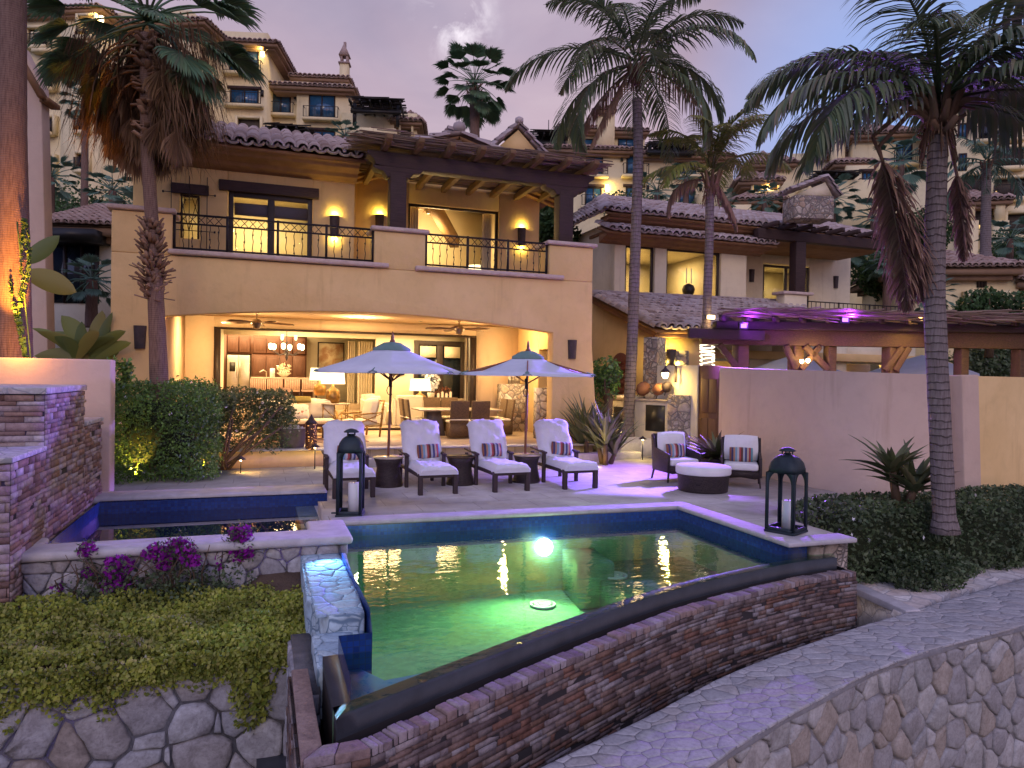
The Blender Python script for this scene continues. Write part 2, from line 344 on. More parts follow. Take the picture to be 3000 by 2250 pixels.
def glassy(name, tint=(1, 1, 1), ior=1.45, rough=0, bump=None, boost=1):
    t = NT(name); tr = t.n('ShaderNodeBsdfTransparent'); tr.inputs[0].default_value = (*tint, 1)
    gl = t.n('ShaderNodeBsdfGlossy'); gl.inputs['Roughness'].default_value = rough
    fr = t.n('ShaderNodeFresnel'); ge = t.n('ShaderNodeNewGeometry'); io = t.n('ShaderNodeMix', data_type='FLOAT'); t.l(ge.outputs['Backfacing'], io.inputs[0]); io.inputs[2].default_value = ior; io.inputs[3].default_value = 1/ior; t.l(io.outputs[0], fr.inputs[0])
    if bump:
        co = t.co((1, 1.6, 1)); h = t.mth('ADD', t.noise(co, bump[0], 3, .5, .3).outputs[0], t.mth('MULTIPLY', t.noise(co, bump[0]*3.7, 2, .5).outputs[0], .3))
        nr = t.bump(h, bump[1], bump[2]); t.l(nr, gl.inputs['Normal']); t.l(nr, fr.inputs['Normal'])
    f = t.mth('MULTIPLY', fr.outputs[0], boost, clamp=True)
    mx = t.n('ShaderNodeMixShader'); t.l(f, mx.inputs[0]); t.l(tr.outputs[0], mx.inputs[1]); t.l(gl.outputs[0], mx.inputs[2]); return t.done(mx)
def stripes(name, cols, scale, axis=0):
    t = NT(name); c = t.n('ShaderNodeTexCoord'); x = t.n('ShaderNodeSeparateXYZ'); t.l(c.outputs['Object'], x.inputs[0])
    v = t.mth('FRACT', t.mth('MULTIPLY', x.outputs[axis], scale)); k = len(cols)
    col = t.ramp(v, [(i/k, q) for i, q in enumerate(cols)], 'CONSTANT'); nr = t.bump(t.noise(t.co(), 200, 2, .5).outputs[0], .2, .004)
    return t.done(t.bsdf(col, .9, 0, .2, nr, sheen=.2))
def weave(name, c1, c2, s=60):
    t = NT(name); P = t.wallco(); b = t.n('ShaderNodeTexBrick', offset=.5); t.l(P, b.inputs['Vector']); b.inputs['Scale'].default_value = s
    b.inputs['Color1'].default_value = (*c1, 1); b.inputs['Color2'].default_value = (*c2, 1); b.inputs['Mortar'].default_value = (.004, .003, .003, 1); b.inputs['Mortar Size'].default_value = .04
    b.inputs['Brick Width'].default_value = .9; b.inputs['Row Height'].default_value = .5
    h = t.mth('SUBTRACT', 1, b.outputs['Fac']); return t.done(t.bsdf(b.outputs['Color'], .55, 0, .4, t.bump(h, .6, .006)))
def woodm(name, c1, c2, scale=3, stretch=(1, 14, 14), rough=.7, bump=.5):
    t = NT(name); co = t.co(stretch); n = t.noise(co, scale, 6, .65, .8).outputs[0]; c = t.mix(c1, c2, t.ramp(n, [(.3, 0), (.7, 1)]))
    return t.done(t.bsdf(c, rough, 0, .35, t.bump(n, bump, .02)))

P = {}
P['stucco'] = plaster('house_stucco', (.78, .55, .26), (.69, .475, .21))
P['stucco_in'] = plaster('patio_stucco', (.76, .56, .36), (.70, .50, .31), .2)
P['wall_pink'] = plaster('boundary_stucco', (.64, .49, .40), (.58, .43, .355))
P['cream'] = plaster('cream_stucco', (.78, .69, .50), (.68, .59, .42))
P['condo'] = plaster('hill_stucco', (.82, .70, .42), (.72, .60, .35), .1)
P['white_in'] = mat('inner_wall_paint', (.82, .74, .56), (.78, .70, .52), 2, bump=.05)
P['dark_in'] = mat('recess_shade', (.10, .08, .06), (.05, .04, .035), 1, bump=0)  # near-black panels: the shade of loggias and niche is put into the colour
P['ledge'] = mat('pale_cantera_stone', (.60, .47, .42), (.48, .36, .32), 6, bump=.4, bs=30, bd=.02)
P['coping'] = mat('pool_coping_stone', (.52, .50, .53), (.40, .385, .41), 5, bump=.35, bs=45, bd=.012, rough=.7)
t = NT('terrace_limestone'); co = t.co(); br = t.n('ShaderNodeTexBrick', offset=.5); t.l(co, br.inputs['Vector']); br.inputs['Scale'].default_value = 1
br.inputs['Brick Width'].default_value = .95; br.inputs['Row Height'].default_value = .6; br.inputs['Mortar Size'].default_value = .006; br.inputs['Mortar Smooth'].default_value = .5
br.inputs['Color1'].default_value = (.55, .525, .53, 1); br.inputs['Color2'].default_value = (.45, .425, .43, 1); br.inputs['Mortar'].default_value = (.25, .22, .21, 1)
cc = t.mix(br.outputs[0], t.mix(br.outputs[0], (.62, .58, .58), 1, 'MULTIPLY'), t.ramp(t.noise(co, 2.3, 7, .68, .4).outputs[0], [(.42, 0), (.74, .8)]))
P['terrace'] = t.done(t.bsdf(cc, .62, 0, .4, t.bump(t.noise(co, 45, 5, .6).outputs[0], .25, .01)))
t = NT('patio_tile'); co = t.co((1, 1, 1), (0, 0, R(45))); br = t.n('ShaderNodeTexBrick', offset=0); t.l(co, br.inputs['Vector']); br.inputs['Scale'].default_value = 1
br.inputs['Brick Width'].default_value = .42; br.inputs['Row Height'].default_value = .42; br.inputs['Mortar Size'].default_value = .006
br.inputs['Color1'].default_value = (.60, .47, .32, 1); br.inputs['Color2'].default_value = (.50, .37, .25, 1); br.inputs['Mortar'].default_value = (.3, .22, .16, 1)
P['patio'] = t.done(t.bsdf(t.mix(br.outputs[0], (.4, .3, .2), t.ramp(t.noise(co, 3, 5, .6).outputs[0], [(.5, 0), (.8, .5)])), .35, 0, .5, t.bump(br.outputs['Fac'], -.2, .004)))
P['bigstone'] = stone('rubble_stone', 3.3, [(.46, .43, .43), (.52, .48, .45), (.42, .41, .43), (.56, .53, .53), (.42, .35, .29), (.49, .46, .46), (.60, .57, .57)], (.11, .11, .125), .035)
P['midstone'] = stone('wall_stone', 4.2, [(.50, .44, .38), (.42, .36, .31), (.58, .51, .44), (.36, .30, .26), (.46, .34, .25)], (.16, .14, .13), .07)
P['outstone'] = stone('curved_wall_stone', 3.2, [(.50, .47, .44), (.55, .51, .47), (.46, .43, .41), (.60, .57, .54), (.51, .43, .36), (.48, .46, .44)], (.25, .24, .24), .05)
P['flag'] = stone('flagstone', 3.4, [(.56, .55, .57), (.50, .49, .52), (.62, .60, .61), (.53, .48, .48)], (.29, .29, .32), .035, flat=True, bumpd=.012)
P['glowflag'] = stone('blue_lit_flagstone', 3.6, [(.48, .62, .72), (.42, .56, .68), (.54, .68, .76)], (.16, .24, .32), .045, flat=True, bumpd=.015)  # plain flagstone tinted blue: the blue light on it is put into the colour
P['stack_red'] = stacked('stacked_ledger_red', .24, .052, [(.12, .07, .065), (.17, .12, .11), (.08, .055, .055), (.21, .175, .18), (.15, .075, .06), (.27, .24, .26), (.15, .11, .11), (.20, .09, .06)])
P['stack_pink'] = stacked('stacked_ledger_pink', .30, .075, [(.46, .37, .38), (.36, .30, .31), (.46, .38, .38), (.36, .26, .25), (.24, .15, .14), (.43, .36, .38), (.33, .20, .16), (.48, .42, .44)],)
P['capstone'] = mat('split_cap_stone', (.30, .235, .25), (.17, .12, .12), 5, bump=.8, bs=14, bd=.04)
P['ledgeblue'] = mat('blue_lit_tile', (.03, .26, .62), (.02, .20, .52), 4, rough=.3, bump=0)  # blue tile made brighter, with the corner's blue light painted in
P['rock_l'] = rock('bank_rubble', [(.42, .41, .44), (.47, .45, .46), (.38, .385, .43), (.51, .51, .54), (.38, .33, .30), (.44, .43, .46), (.55, .55, .59), (.41, .385, .39)])
P['rock_r'] = rock('pale_rubble', [(.42, .415, .42), (.47, .45, .44), (.39, .38, .40), (.52, .51, .51), (.44, .39, .35), (.41, .41, .43), (.54, .53, .54), (.38, .37, .385)], (.6, .58, .57))
P['mortar'] = mat('rubble_mortar', (.17, .165, .18), (.10, .10, .11), 6, bump=.8, bs=40, bd=.02)
P['mortar_l'] = mat('pale_mortar', (.27, .265, .285), (.20, .195, .215), 6, bump=.8, bs=40, bd=.02)
P['rock_flag'] = rock('flag_paving', [(.45, .45, .48), (.41, .41, .445), (.49, .485, .51), (.44, .42, .43), (.47, .46, .49)], (.68, .68, .7), .3)
P['rock_bluelit'] = rock('blue_lit_paving', [(.46, .60, .70), (.40, .54, .66), (.52, .66, .74)], (.7, .74, .8), .3)  # path stones, their blue lighting painted into the stone colour
P['led_red'] = rock('ledger_red', [(.22, .15, .13), (.26, .20, .19), (.15, .11, .11), (.33, .28, .29), (.24, .13, .10), (.34, .31, .33), (.22, .18, .18), (.24, .145, .11), (.16, .12, .12), (.29, .23, .21)], (.30, .27, .29))
P['cap_rock'] = rock('cap_rock', [(.30, .245, .26), (.38, .32, .34), (.24, .19, .20), (.34, .25, .23), (.42, .37, .40)], (.5, .47, .5), 1)
P['led_pink'] = rock('ledger_pink', [(.44, .35, .35), (.34, .28, .29), (.52, .43, .43), (.40, .29, .28), (.27, .18, .16), (.48, .41, .42), (.37, .24, .19), (.56, .50, .52)], (.55, .5, .52))
P['dkjoint_shade'] = mat('dark_joint_and_shade', (.03, .026, .03), None, bump=0)  # joint colour on ledger walls; on the channel face it paints shade
P['granite'] = mat('dark_granite', (.05, .056, .072), (.03, .034, .044), 3, rough=.4, bump=.2, bs=80)
P['bluetile'] = None
t = NT('blue_pool_tile'); Pc = t.wallco(); br = t.n('ShaderNodeTexBrick', offset=0); t.l(Pc, br.inputs['Vector']); br.inputs['Scale'].default_value = 1
br.inputs['Brick Width'].default_value = .05; br.inputs['Row Height'].default_value = .05; br.inputs['Mortar Size'].default_value = .003
br.inputs['Color1'].default_value = (.006, .025, .16, 1); br.inputs['Color2'].default_value = (.01, .05, .26, 1); br.inputs['Mortar'].default_value = (.02, .04, .12, 1)
P['bluetile'] = t.done(t.bsdf(br.outputs[0], .25, 0, .5))
P['poolfloor'] = mat('pool_pebble', (.24, .44, .27), (.15, .32, .20), 9, bump=.5, bs=160, bd=.01)
P['water'] = glassy('pool_water', (.60, .88, .70), 1.46, 0, (2.8, .26, .018), 1.25)
P['spawater'] = glassy('spa_water', (.55, .70, .75), 1.40, 0, (1.1, .05, .008), 1.5)
P['darkwater'] = glassy('channel_water', (.12, .16, .18), 1.36, .02, (3, .1, .01))
P['glass'] = glassy('window_glass', (.93, .95, .95), 1.45)
P['blueglass'] = mat('evening_window_glass', (.02, .075, .15), (.04, .13, .24), .5, rough=.08, spec=.9, bump=0)
P['darkglass'] = mat('dark_window_glass', (.012, .016, .024), (.02, .03, .045), .6, rough=.08, spec=.7, bump=0)
P['tile'] = island('clay_roof_tile', [(.33, .26, .25), (.42, .34, .33), (.48, .41, .41), (.26, .19, .17), (.54, .47, .48), (.35, .27, .26), (.44, .37, .38)], .7, .4, bump=.4, bs=14)
P['tile_far'] = island('far_roof_tile', [(.30, .20, .17), (.38, .27, .23), (.34, .25, .22), (.44, .33, .29)], .85, .2)
P['fascia'] = mat('painted_eave', (.27, .14, .065), (.21, .105, .045), 3, bump=.2, bs=30)
P['fascia_far'] = mat('far_eave', (.30, .19, .12), (.24, .15, .095), 2, bump=0)
P['darkwood'] = woodm('dark_beam_wood', (.065, .036, .034), (.032, .018, .018))
P['carved'] = woodm('aged_carved_wood', (.15, .08, .04), (.05, .025, .014), 4)
P['joist'] = woodm('joist_wood', (.22, .13, .06), (.13, .07, .035))
P['reed'] = island('reed_sticks', [(.20, .13, .10), (.28, .19, .14), (.13, .085, .065), (.34, .25, .20)], .8, .2)
P['reed_black'] = island('weathered_sticks', [(.035, .03, .028), (.06, .052, .046), (.02, .018, .017)], .9, .1)
P['iron'] = mat('wrought_iron', (.022, .018, .022), (.035, .028, .032), 8, rough=.5, metal=.4, bump=.2, bs=120)
P['frame'] = mat('dark_window_frame', (.035, .022, .018), (.025, .016, .014), 4, rough=.5, bump=.1)
P['leather'] = mat('sconce_iron', (.06, .04, .04), (.035, .024, .026), 9, rough=.6, bump=.4, bs=40)
P['patina'] = mat('patinated_lantern', (.028, .045, .058), (.018, .028, .038), 5, rough=.55, metal=.3, bump=.35, bs=60)
P['wax'] = mat('candle_wax', (.72, .74, .76), (.66, .68, .72), 3, rough=.5, bump=.05)
P['terry'] = mat('violet_tinted_terry', (.74, .75, .86), (.68, .69, .81), 7, rough=.95, bump=.5, bs=45, bd=.02, sheen=.3)  # white towels with the violet evening light tinted into the colour
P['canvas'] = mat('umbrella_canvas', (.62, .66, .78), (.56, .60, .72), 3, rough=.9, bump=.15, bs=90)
P['canvas_green'] = mat('umbrella_cap_canvas', (.16, .26, .25), (.13, .22, .21), 4, rough=.9, bump=.1)
P['lwood'] = woodm('lounger_wood', (.062, .042, .046), (.036, .025, .03), 4, (14, 1, 14))
P['pole'] = mat('umbrella_pole_wood', (.24, .10, .05), (.17, .07, .035), 3, rough=.5, stretch=(8, 8, .6))
P['wick'] = weave('dark_wicker', (.055, .038, .038), (.03, .02, .022), 30)
P['wick_tan'] = weave('tan_wicker', (.19, .115, .055), (.12, .07, .035), 30)
SC_ = [(.10, .04, .03), (.33, .36, .40), (.05, .06, .16), (.42, .33, .26), (.30, .05, .05), (.10, .27, .33), (.50, .50, .52), (.25, .10, .06), (.05, .05, .12), (.36, .20, .12), (.17, .30, .38), (.45, .43, .42), (.34, .07, .06)]
P['stripe'] = stripes('striped_cushion_fabric', SC_, 2.1)
P['cream_fab'] = mat('cream_linen', (.76, .68, .54), (.70, .62, .48), 6, rough=.95, bump=.3, bs=70)
P['cushion'] = mat('outdoor_cushion', (.78, .78, .80), (.70, .70, .74), 6, rough=.95, bump=.25, bs=60)
P['gold_fab'] = mat('olive_cushion', (.30, .24, .06), (.24, .18, .05), 5, rough=.9)
P['pinkchair'] = mat('pale_chair_back', (.62, .44, .36), (.56, .38, .31), 6, rough=.8)
P['cab'] = woodm('cabinet_wood', (.125, .055, .035), (.08, .034, .022), 3, (14, 14, 1), .45)
P['steel'] = mat('brushed_steel', (.50, .46, .40), (.42, .38, .33), 4, rough=.32, metal=.9, stretch=(1, 1, 12))
P['nickel'] = mat('fan_nickel', (.32, .26, .20), (.24, .19, .15), 4, rough=.3, metal=.9, bump=0)
P['fanblade'] = mat('fan_blade_wood', (.24, .15, .09), (.17, .10, .06), 3, rough=.5)
P['counter'] = mat('pale_counter', (.55, .46, .34), (.38, .30, .22), 9, rough=.25, bump=0)
P['terracotta'] = mat('terracotta_pot', (.34, .15, .07), (.26, .11, .05), 5)
P['greypot'] = mat('grey_planter', (.16, .14, .15), (.12, .10, .11), 5, bump=.3)
P['brass'] = mat('aged_brass', (.40, .24, .08), (.28, .16, .05), 6, rough=.35, metal=.8)
P['stonewhite'] = mat('carved_white_lantern', (.74, .66, .52), (.66, .58, .45), 6)
P['soil'] = mat('bare_soil', (.13, .085, .055), (.08, .05, .035), 3, bump=.8, bs=30, bd=.05)
P['hill'] = mat('scrub_hillside', (.06, .07, .035), (.035, .045, .025), .6, rough=1, bump=.9, bs=2, bd=.5)
P['bark_c'] = None
def bark(name, c1, c2, ring, rs=.6):
    t = NT(name); co = t.co(); x = t.n('ShaderNodeSeparateXYZ'); t.l(co, x.inputs[0]); nn = t.noise(co, 6, 4, .6).outputs[0]
    w = t.mth('FRACT', t.mth('ADD', t.mth('MULTIPLY', x.outputs[2], ring), t.mth('MULTIPLY', nn, .9)))
    k = t.ramp(w, [(0, 0), (.16, 1), (.9, .75), (1, 0)]); fib = t.noise(t.co((30, 30, 3)), 1.5, 5, .6).outputs[0]
    c = t.mix(c2, c1, k); c = t.mix(c, t.mix(c, (.45, .4, .4), 1, 'MULTIPLY'), t.ramp(fib, [(.4, 0), (.7, .8)]))
    return t.done(t.bsdf(c, .9, 0, .2, t.bump(t.mth('ADD', k, t.mth('MULTIPLY', fib, .6)), rs, .03)))
P['bark_c'] = bark('coconut_bark', (.25, .21, .205), (.10, .08, .08), 9)
P['bark_w'] = bark('fan_palm_bark', (.23, .15, .12), (.12, .075, .06), 26, .4)
P['boot'] = island('dry_palm_boots', [(.24, .15, .10), (.16, .09, .06), (.32, .21, .15), (.10, .06, .04)], .9, .2)
P['frond'] = island('coconut_frond', [(.09, .14, .075), (.13, .18, .08), (.18, .20, .095), (.11, .16, .105), (.23, .20, .11)], .5, .4, .25)
P['frond_olive'] = island('young_frond', [(.20, .25, .06), (.27, .28, .07), (.15, .20, .06), (.32, .25, .12)], .5, .4, .3)
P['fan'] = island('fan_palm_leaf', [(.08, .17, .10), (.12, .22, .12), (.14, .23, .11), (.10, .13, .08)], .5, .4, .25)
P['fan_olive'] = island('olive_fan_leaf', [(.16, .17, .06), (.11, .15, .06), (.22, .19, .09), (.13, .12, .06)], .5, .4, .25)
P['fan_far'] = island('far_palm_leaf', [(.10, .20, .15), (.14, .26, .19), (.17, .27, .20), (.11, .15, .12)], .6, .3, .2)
P['dry'] = island('dry_palm_thatch', [(.21, .125, .065), (.14, .08, .045), (.33, .21, .12), (.09, .055, .035), (.25, .16, .10)], .8, .2, .25)
P['drydark'] = island('dead_coconut_frond', [(.24, .145, .105), (.30, .19, .13), (.16, .095, .075), (.36, .24, .17)], .8, .2, .2)
P['hedge'] = island('hedge_leaf', [(.12, .25, .04), (.16, .32, .06), (.22, .38, .09), (.08, .16, .04), (.16, .26, .10)], .5, .4, .25, vary=1.4)
P['hedge_dk'] = island('dark_hedge_leaf', [(.07, .115, .05), (.105, .16, .07), (.15, .20, .10), (.08, .11, .065)], .5, .4, .2, vary=1.6)
P['cover'] = island('groundcover_leaf', [(.40, .45, .06), (.48, .50, .09), (.28, .38, .06), (.56, .54, .16), (.20, .28, .06)], .6, .3, .3, vary=1.8)
P['bract'] = island('bougainvillea_bract', [(.25, .012, .30), (.36, .02, .40), (.17, .01, .22)], .6, .3, .35)
P['agave'] = island('spiky_leaf', [(.14, .165, .07), (.10, .125, .055), (.20, .20, .09), (.17, .14, .075)], .45, .5, .1)
P['banana'] = island('banana_leaf', [(.16, .21, .05), (.24, .27, .06), (.11, .16, .05), (.32, .27, .06)], .45, .5, .35)
P['shrub'] = island('shrub_leaf', [(.05, .11, .035), (.08, .16, .05), (.11, .20, .07), (.04, .08, .03)], .5, .4, .3, vary=.8)
P['twig'] = mat('woody_stem', (.13, .085, .05), (.08, .05, .035), 6)
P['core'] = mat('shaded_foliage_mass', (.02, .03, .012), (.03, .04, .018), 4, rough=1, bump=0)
P['flower'] = mat('white_blossom', (.78, .78, .80), None, rough=.7, bump=0)
P['bulb'] = emis('lamp_bulb', (1, .72, .38), 10)
P['shade'] = emis('lit_lamp_shade', (1, .74, .40), 2.6)
P['led'] = emis('purple_led', (.40, .14, 1), 3)
P['rope'] = emis('rope_light', (1, .86, .58), 3)
P['poollight'] = emis('pool_lamp', (.85, 1, .80), 30)
P['candleglow'] = emis('lit_window_glow', (1, .62, .25), 1.1)
P['paint'] = mat('abstract_painting', (.62, .52, .36), (.40, .22, .12), 2.5, rough=.6, bump=0, lo=.45, hi=.6)
P['drape'] = mat('sheer_drape', (.74, .66, .50), (.66, .58, .43), 3, rough=.9, bump=.1)
P['rug'] = mat('woven_rug', (.36, .20, .15), (.50, .36, .24), 7, rough=.95, stretch=(1, 6, 1))
P['black'] = mat('black_metal', (.015, .014, .014), None, rough=.4, bump=0)
P['doorwood'] = woodm('plank_door_wood', (.20, .105, .05), (.12, .06, .03), 3, (14, 14, 1))
P['brickscreen'] = mat('red_brick', (.26, .09, .05), (.19, .065, .035), 6)
# ---------------------------------------------------------------- shared generators
def tile_roof(mb, A, B, C, D, w=.29, l=.42, jit=.02, seg=5, mi=0, slab=1, th=.08):
    A, B, C, D = (Vector(p) for p in (A, B, C, D)); u = (B-A).normalized(); n = u.cross(D-A).normalized()
    if n.z < 0: n = -n
    s = n.cross(u).normalized()
    if s.dot(D-A) < 0: s = -s
    Q = [((p-A).dot(u), (p-A).dot(s)) for p in (A, B, C, D)]
    def inside(x, y):
        c = False
        for i in range(4):
            x1, y1 = Q[i]; x2, y2 = Q[(i+1) % 4]
            if (y1 > y) != (y2 > y) and x < (x2-x1)*(y-y1)/(y2-y1)+x1: c = not c
        return c
    x0, x1 = min(q[0] for q in Q), max(q[0] for q in Q); H = max(q[1] for q in Q)
    V = []; F = []
    for col in range(int((x1-x0)/w)+1):
        for row in range(int(H/l)+1):
            for kind in (0, 1):
                x = x0+(col+.5+.5*kind)*w+random.uniform(-jit, jit); y = row*l+random.uniform(-jit, jit)
                if not inside(x, min(max(y+l*.3, .01), H-.01)): continue
                k = len(V); tw = random.uniform(-.04, .04); lift = .035+random.uniform(-.008, .02)
                for e, (yy, r, hh) in enumerate(((y-.06, w*.56, lift), (y+l, w*.46, 0))):
                    for j in range(seg+1):
                        t = PI*j/seg; h = math.sin(t)*r*.95
                        if kind: h = -h*.7+.02
                        p = A+u*(x-math.cos(t)*r+tw*(yy-y))+s*yy+n*(h+hh+.07); V.append(p[:])
                F += [(k+j, k+j+1, k+seg+2+j, k+seg+1+j) for j in range(seg)]
                k2 = len(V)
                for j in range(seg+1):
                    t = PI*j/seg; r = w*.56*.72; h = math.sin(t)*r*.95-.004
                    if kind: h = -h*.7+.05
                    V.append((A+u*(x-math.cos(t)*r-tw*.06)+s*(y-.06)+n*(h+lift+.07))[:])
                F += [(k+j, k2+j, k2+j+1, k+j+1) for j in range(seg)]
    if V: mb.block(V, F, mi)
    return mb
def ridge_tiles(mb, p, q, r=.13, l=.42, mi=0):
    p, q = Vector(p), Vector(q); d = q-p; L = d.length; d.normalize(); a = d.cross(Vector((0, 0, 1))).normalized(); b = a.cross(d)
    V = []; F = []
    for i in range(max(1, int(L/l))):
        k = len(V)
        for yy, rr in ((i*l-.03, r*1.1), (i*l+l, r*.92)):
            for j in range(7):
                t = PI*j/6; V.append((p+d*yy+a*math.cos(t)*rr+b*math.sin(t)*rr)[:])
        F += [(k+j, k+j+1, k+8+j, k+7+j) for j in range(6)]
    return mb.block(V, F, mi)
def leaves(mb, P, size, flat=.0, asp=.5, jit=.4, mi=0, nrm=None):
    """one small folded leaf of four corners at each point of P"""
    P = np.asarray(P, float); n = len(P)
    a = rng.normal(size=(n, 3)); a[:, 2] *= (1-flat); a /= np.linalg.norm(a, axis=1)[:, None]
    b = rng.normal(size=(n, 3)); b -= a*(a*b).sum(1)[:, None]; b /= np.linalg.norm(b, axis=1)[:, None]
    s = size*(1+jit*rng.uniform(-1, 1, n))[:, None]
    V = np.stack([P-a*s*.5, P+b*s*asp*.5, P+a*s*.5, P-b*s*asp*.5], 1).reshape(-1, 3)
    return mb.block(V, np.arange(4*n).reshape(n, 4), mi)
def fnoise(P, sc, seed=0):
    r = np.random.default_rng(seed); q = np.zeros(len(P))
    for k in range(5):
        d = r.normal(size=3)*sc*(1+k*.55); q += np.sin(P@d+r.uniform(0, 6.28))/(1+k*.5)
    return q/2.6
def blob_points(n, c, rad, seed=0, sc=1.6, amp=.18, shell=.35, zmin=None, boxy=0):
    d = rng.normal(size=(n, 3)); d /= np.linalg.norm(d, axis=1)[:, None]
    if boxy: d = np.sign(d)*np.abs(d)**(1-boxy*.6); d /= (np.abs(d)**6).sum(1)[:, None]**(1/6)
    r = 1-shell*rng.uniform(0, 1, n)**2+amp*fnoise(d*2.2, sc, seed)+rng.normal(size=n)*.025
    P = np.array(c)+d*r[:, None]*np.array(rad)
    return P if zmin is None else P[P[:, 2] > zmin]
def box_points(n, lo, hi, amp=.08, seed=0, shell=.3, rnd=.25):
    lo, hi = np.array(lo, float), np.array(hi, float); s = hi-lo
    P = rng.uniform(-1, 1, (n, 3)); ax = rng.choice(3, n, p=np.array([s[1]*s[2], s[0]*s[2], s[0]*s[1]])/(s[1]*s[2]+s[0]*s[2]+s[0]*s[1]))
    sg = np.sign(rng.uniform(-1, 1, n)); dep = shell*rng.uniform(0, 1, n)**1.8
    P[np.arange(n), ax] = sg*(1-dep/(s[ax]/2)*.5)
    h = s/2; Q = P*h; over = np.maximum(np.abs(Q)-(h-rnd), 0); ln = np.linalg.norm(over, axis=1)
    k = np.where(ln > rnd, rnd/np.maximum(ln, 1e-6), 1)[:, None]; Q = np.sign(Q)*(np.minimum(np.abs(Q), h-rnd)+over*k)
    nn = fnoise(Q, 3.1, seed)[:, None]*amp; Q = Q*(1+nn/np.maximum(np.linalg.norm(Q, axis=1)[:, None], .3))+rng.normal(size=Q.shape)*.02
    return Q+(lo+hi)/2
def frond(mb, base, az, el, L, droop, leaf=.75, n=46, width=.05, mi=0, hang=.6, twist=0, dead=0, rw=.035, mr=None, rag=0):
    """pinnate coconut frond: arching midrib with two rows of drooping leaflets"""
    base = np.array(base, float); ts = np.linspace(0, 1, 15); pts = [base]; e = el; step = L/14
    for i in range(14):
        e = el-droop*(ts[i+1]**1.35); pts.append(pts[-1]+step*np.array([math.cos(az)*math.cos(e), math.sin(az)*math.cos(e), math.sin(e)]))
    pts = np.array(pts); mb.tube([tuple(p) for p in pts[::2]], [rw*(1-.85*k/7) for k in range(8)], 4, mi if mr is None else mr)
    V = []; F = []
    side = np.array([-math.sin(az), math.cos(az), 0]); side = side*math.cos(twist)+np.array([0, 0, 1])*math.sin(twist)
    for i in range(n):
        t = .14+.86*i/(n-1); k = t*14; a = int(min(k, 13)); p = pts[a]+(pts[a+1]-pts[a])*(k-a); fw = pts[a+1]-pts[a]; fw = fw/np.linalg.norm(fw)
        l0 = leaf*(math.sin(PI*min(1, (t*.93+.10)))**.55)*random.uniform(.82, 1.1)
        for sg in (-1, 1):
            ll = l0*random.uniform(1-rag, 1)
            d = side*sg*(1-.25*t)+fw*(.42+.5*t)+np.array([0, 0, .10-dead*.9])+rng.normal(size=3)*(.07+.45*rag); d /= np.linalg.norm(d)
            q = p.copy(); w = width*random.uniform(.75, 1.1); wv = np.cross(d, [0, 0, 1]); wn_ = np.linalg.norm(wv); wv = wv/wn_ if wn_ > .1 else fw
            k0 = len(V); m = 4
            for j in range(m+1):
                f = j/m; ww = w*(.35+.65*math.sin(PI*min(1, f*.8+.2)))*(1 if j < m else .1)
                V += [q-wv*ww/2, q+wv*ww/2]
                d = d+np.array([0, 0, -hang*(.35+f)*.7]); d /= np.linalg.norm(d); q = q+d*ll/m
            F += [(k0+2*j, k0+2*j+1, k0+2*j+3, k0+2*j+2) for j in range(m)]
    mb.block(V, F, mi); return mb
def fanleaf(mb, base, az, el, stem, rad, mi=0, n=26, droop=.5, spread=2.3, sagp=.5, w=.07, mr=None):
    """palmate leaf: petiole, then a pleated fan whose tips split and hang"""
    base = np.array(base, float); p = base.copy(); e = el; pts = [p.copy()]
    for i in range(5):
        e -= sagp/5; p = p+stem/5*np.array([math.cos(az)*math.cos(e), math.sin(az)*math.cos(e), math.sin(e)]); pts.append(p.copy())
    mb.tube([tuple(q) for q in pts], [.03, .026, .022, .02, .018, .014], 4, mi if mr is None else mr)
    fw = np.array([math.cos(az)*math.cos(e), math.sin(az)*math.cos(e), math.sin(e)]); sd = np.array([-math.sin(az), math.cos(az), 0]); nn = np.cross(fw, sd)
    V = []; F = []
    for i in range(n):
        a = (i/(n-1)-.5)*spread*random.uniform(.97, 1.03); d = fw*math.cos(a)+sd*math.sin(a)+nn*.12*abs(math.sin(a)); d /= np.linalg.norm(d)
        q = p.copy(); L = rad*(.72+.28*math.cos(a))*random.uniform(.9, 1.1); k0 = len(V); m = 5; wv = np.cross(d, nn); wv /= max(np.linalg.norm(wv), 1e-6)
        tilt = nn*(.25 if i % 2 else -.25)
        for j in range(m+1):
            f = j/m; ww = w*rad*(.25+1.3*f if f < .6 else 1.03*(1-f)/.4+.06)
            V += [q-(wv+tilt)*ww, q+(wv+tilt)*ww]
            if f > .45: d = d+np.array([0, 0, -droop*(f-.3)]); d /= np.linalg.norm(d)
            q = q+d*L/m
        F += [(k0+2*j, k0+2*j+1, k0+2*j+3, k0+2*j+2) for j in range(m)]
    mb.block(V, F, mi); return mb
def trunk(pts, rs, n=14, amp=.03, ring=None):
    mb = MB(); P = []; Rr = []
    k = len(pts)
    for i in range(k-1):
        a, b = Vector(pts[i]), Vector(pts[i+1]); m = max(2, int((b-a).length/.12))
        for j in range(m):
            P.append(a.lerp(b, j/m)); Rr.append((rs[i]+(rs[i+1]-rs[i])*j/m)*(1+random.uniform(-amp, amp)))
    P.append(Vector(pts[-1])); Rr.append(rs[-1]); return mb.tube(P, Rr, n)
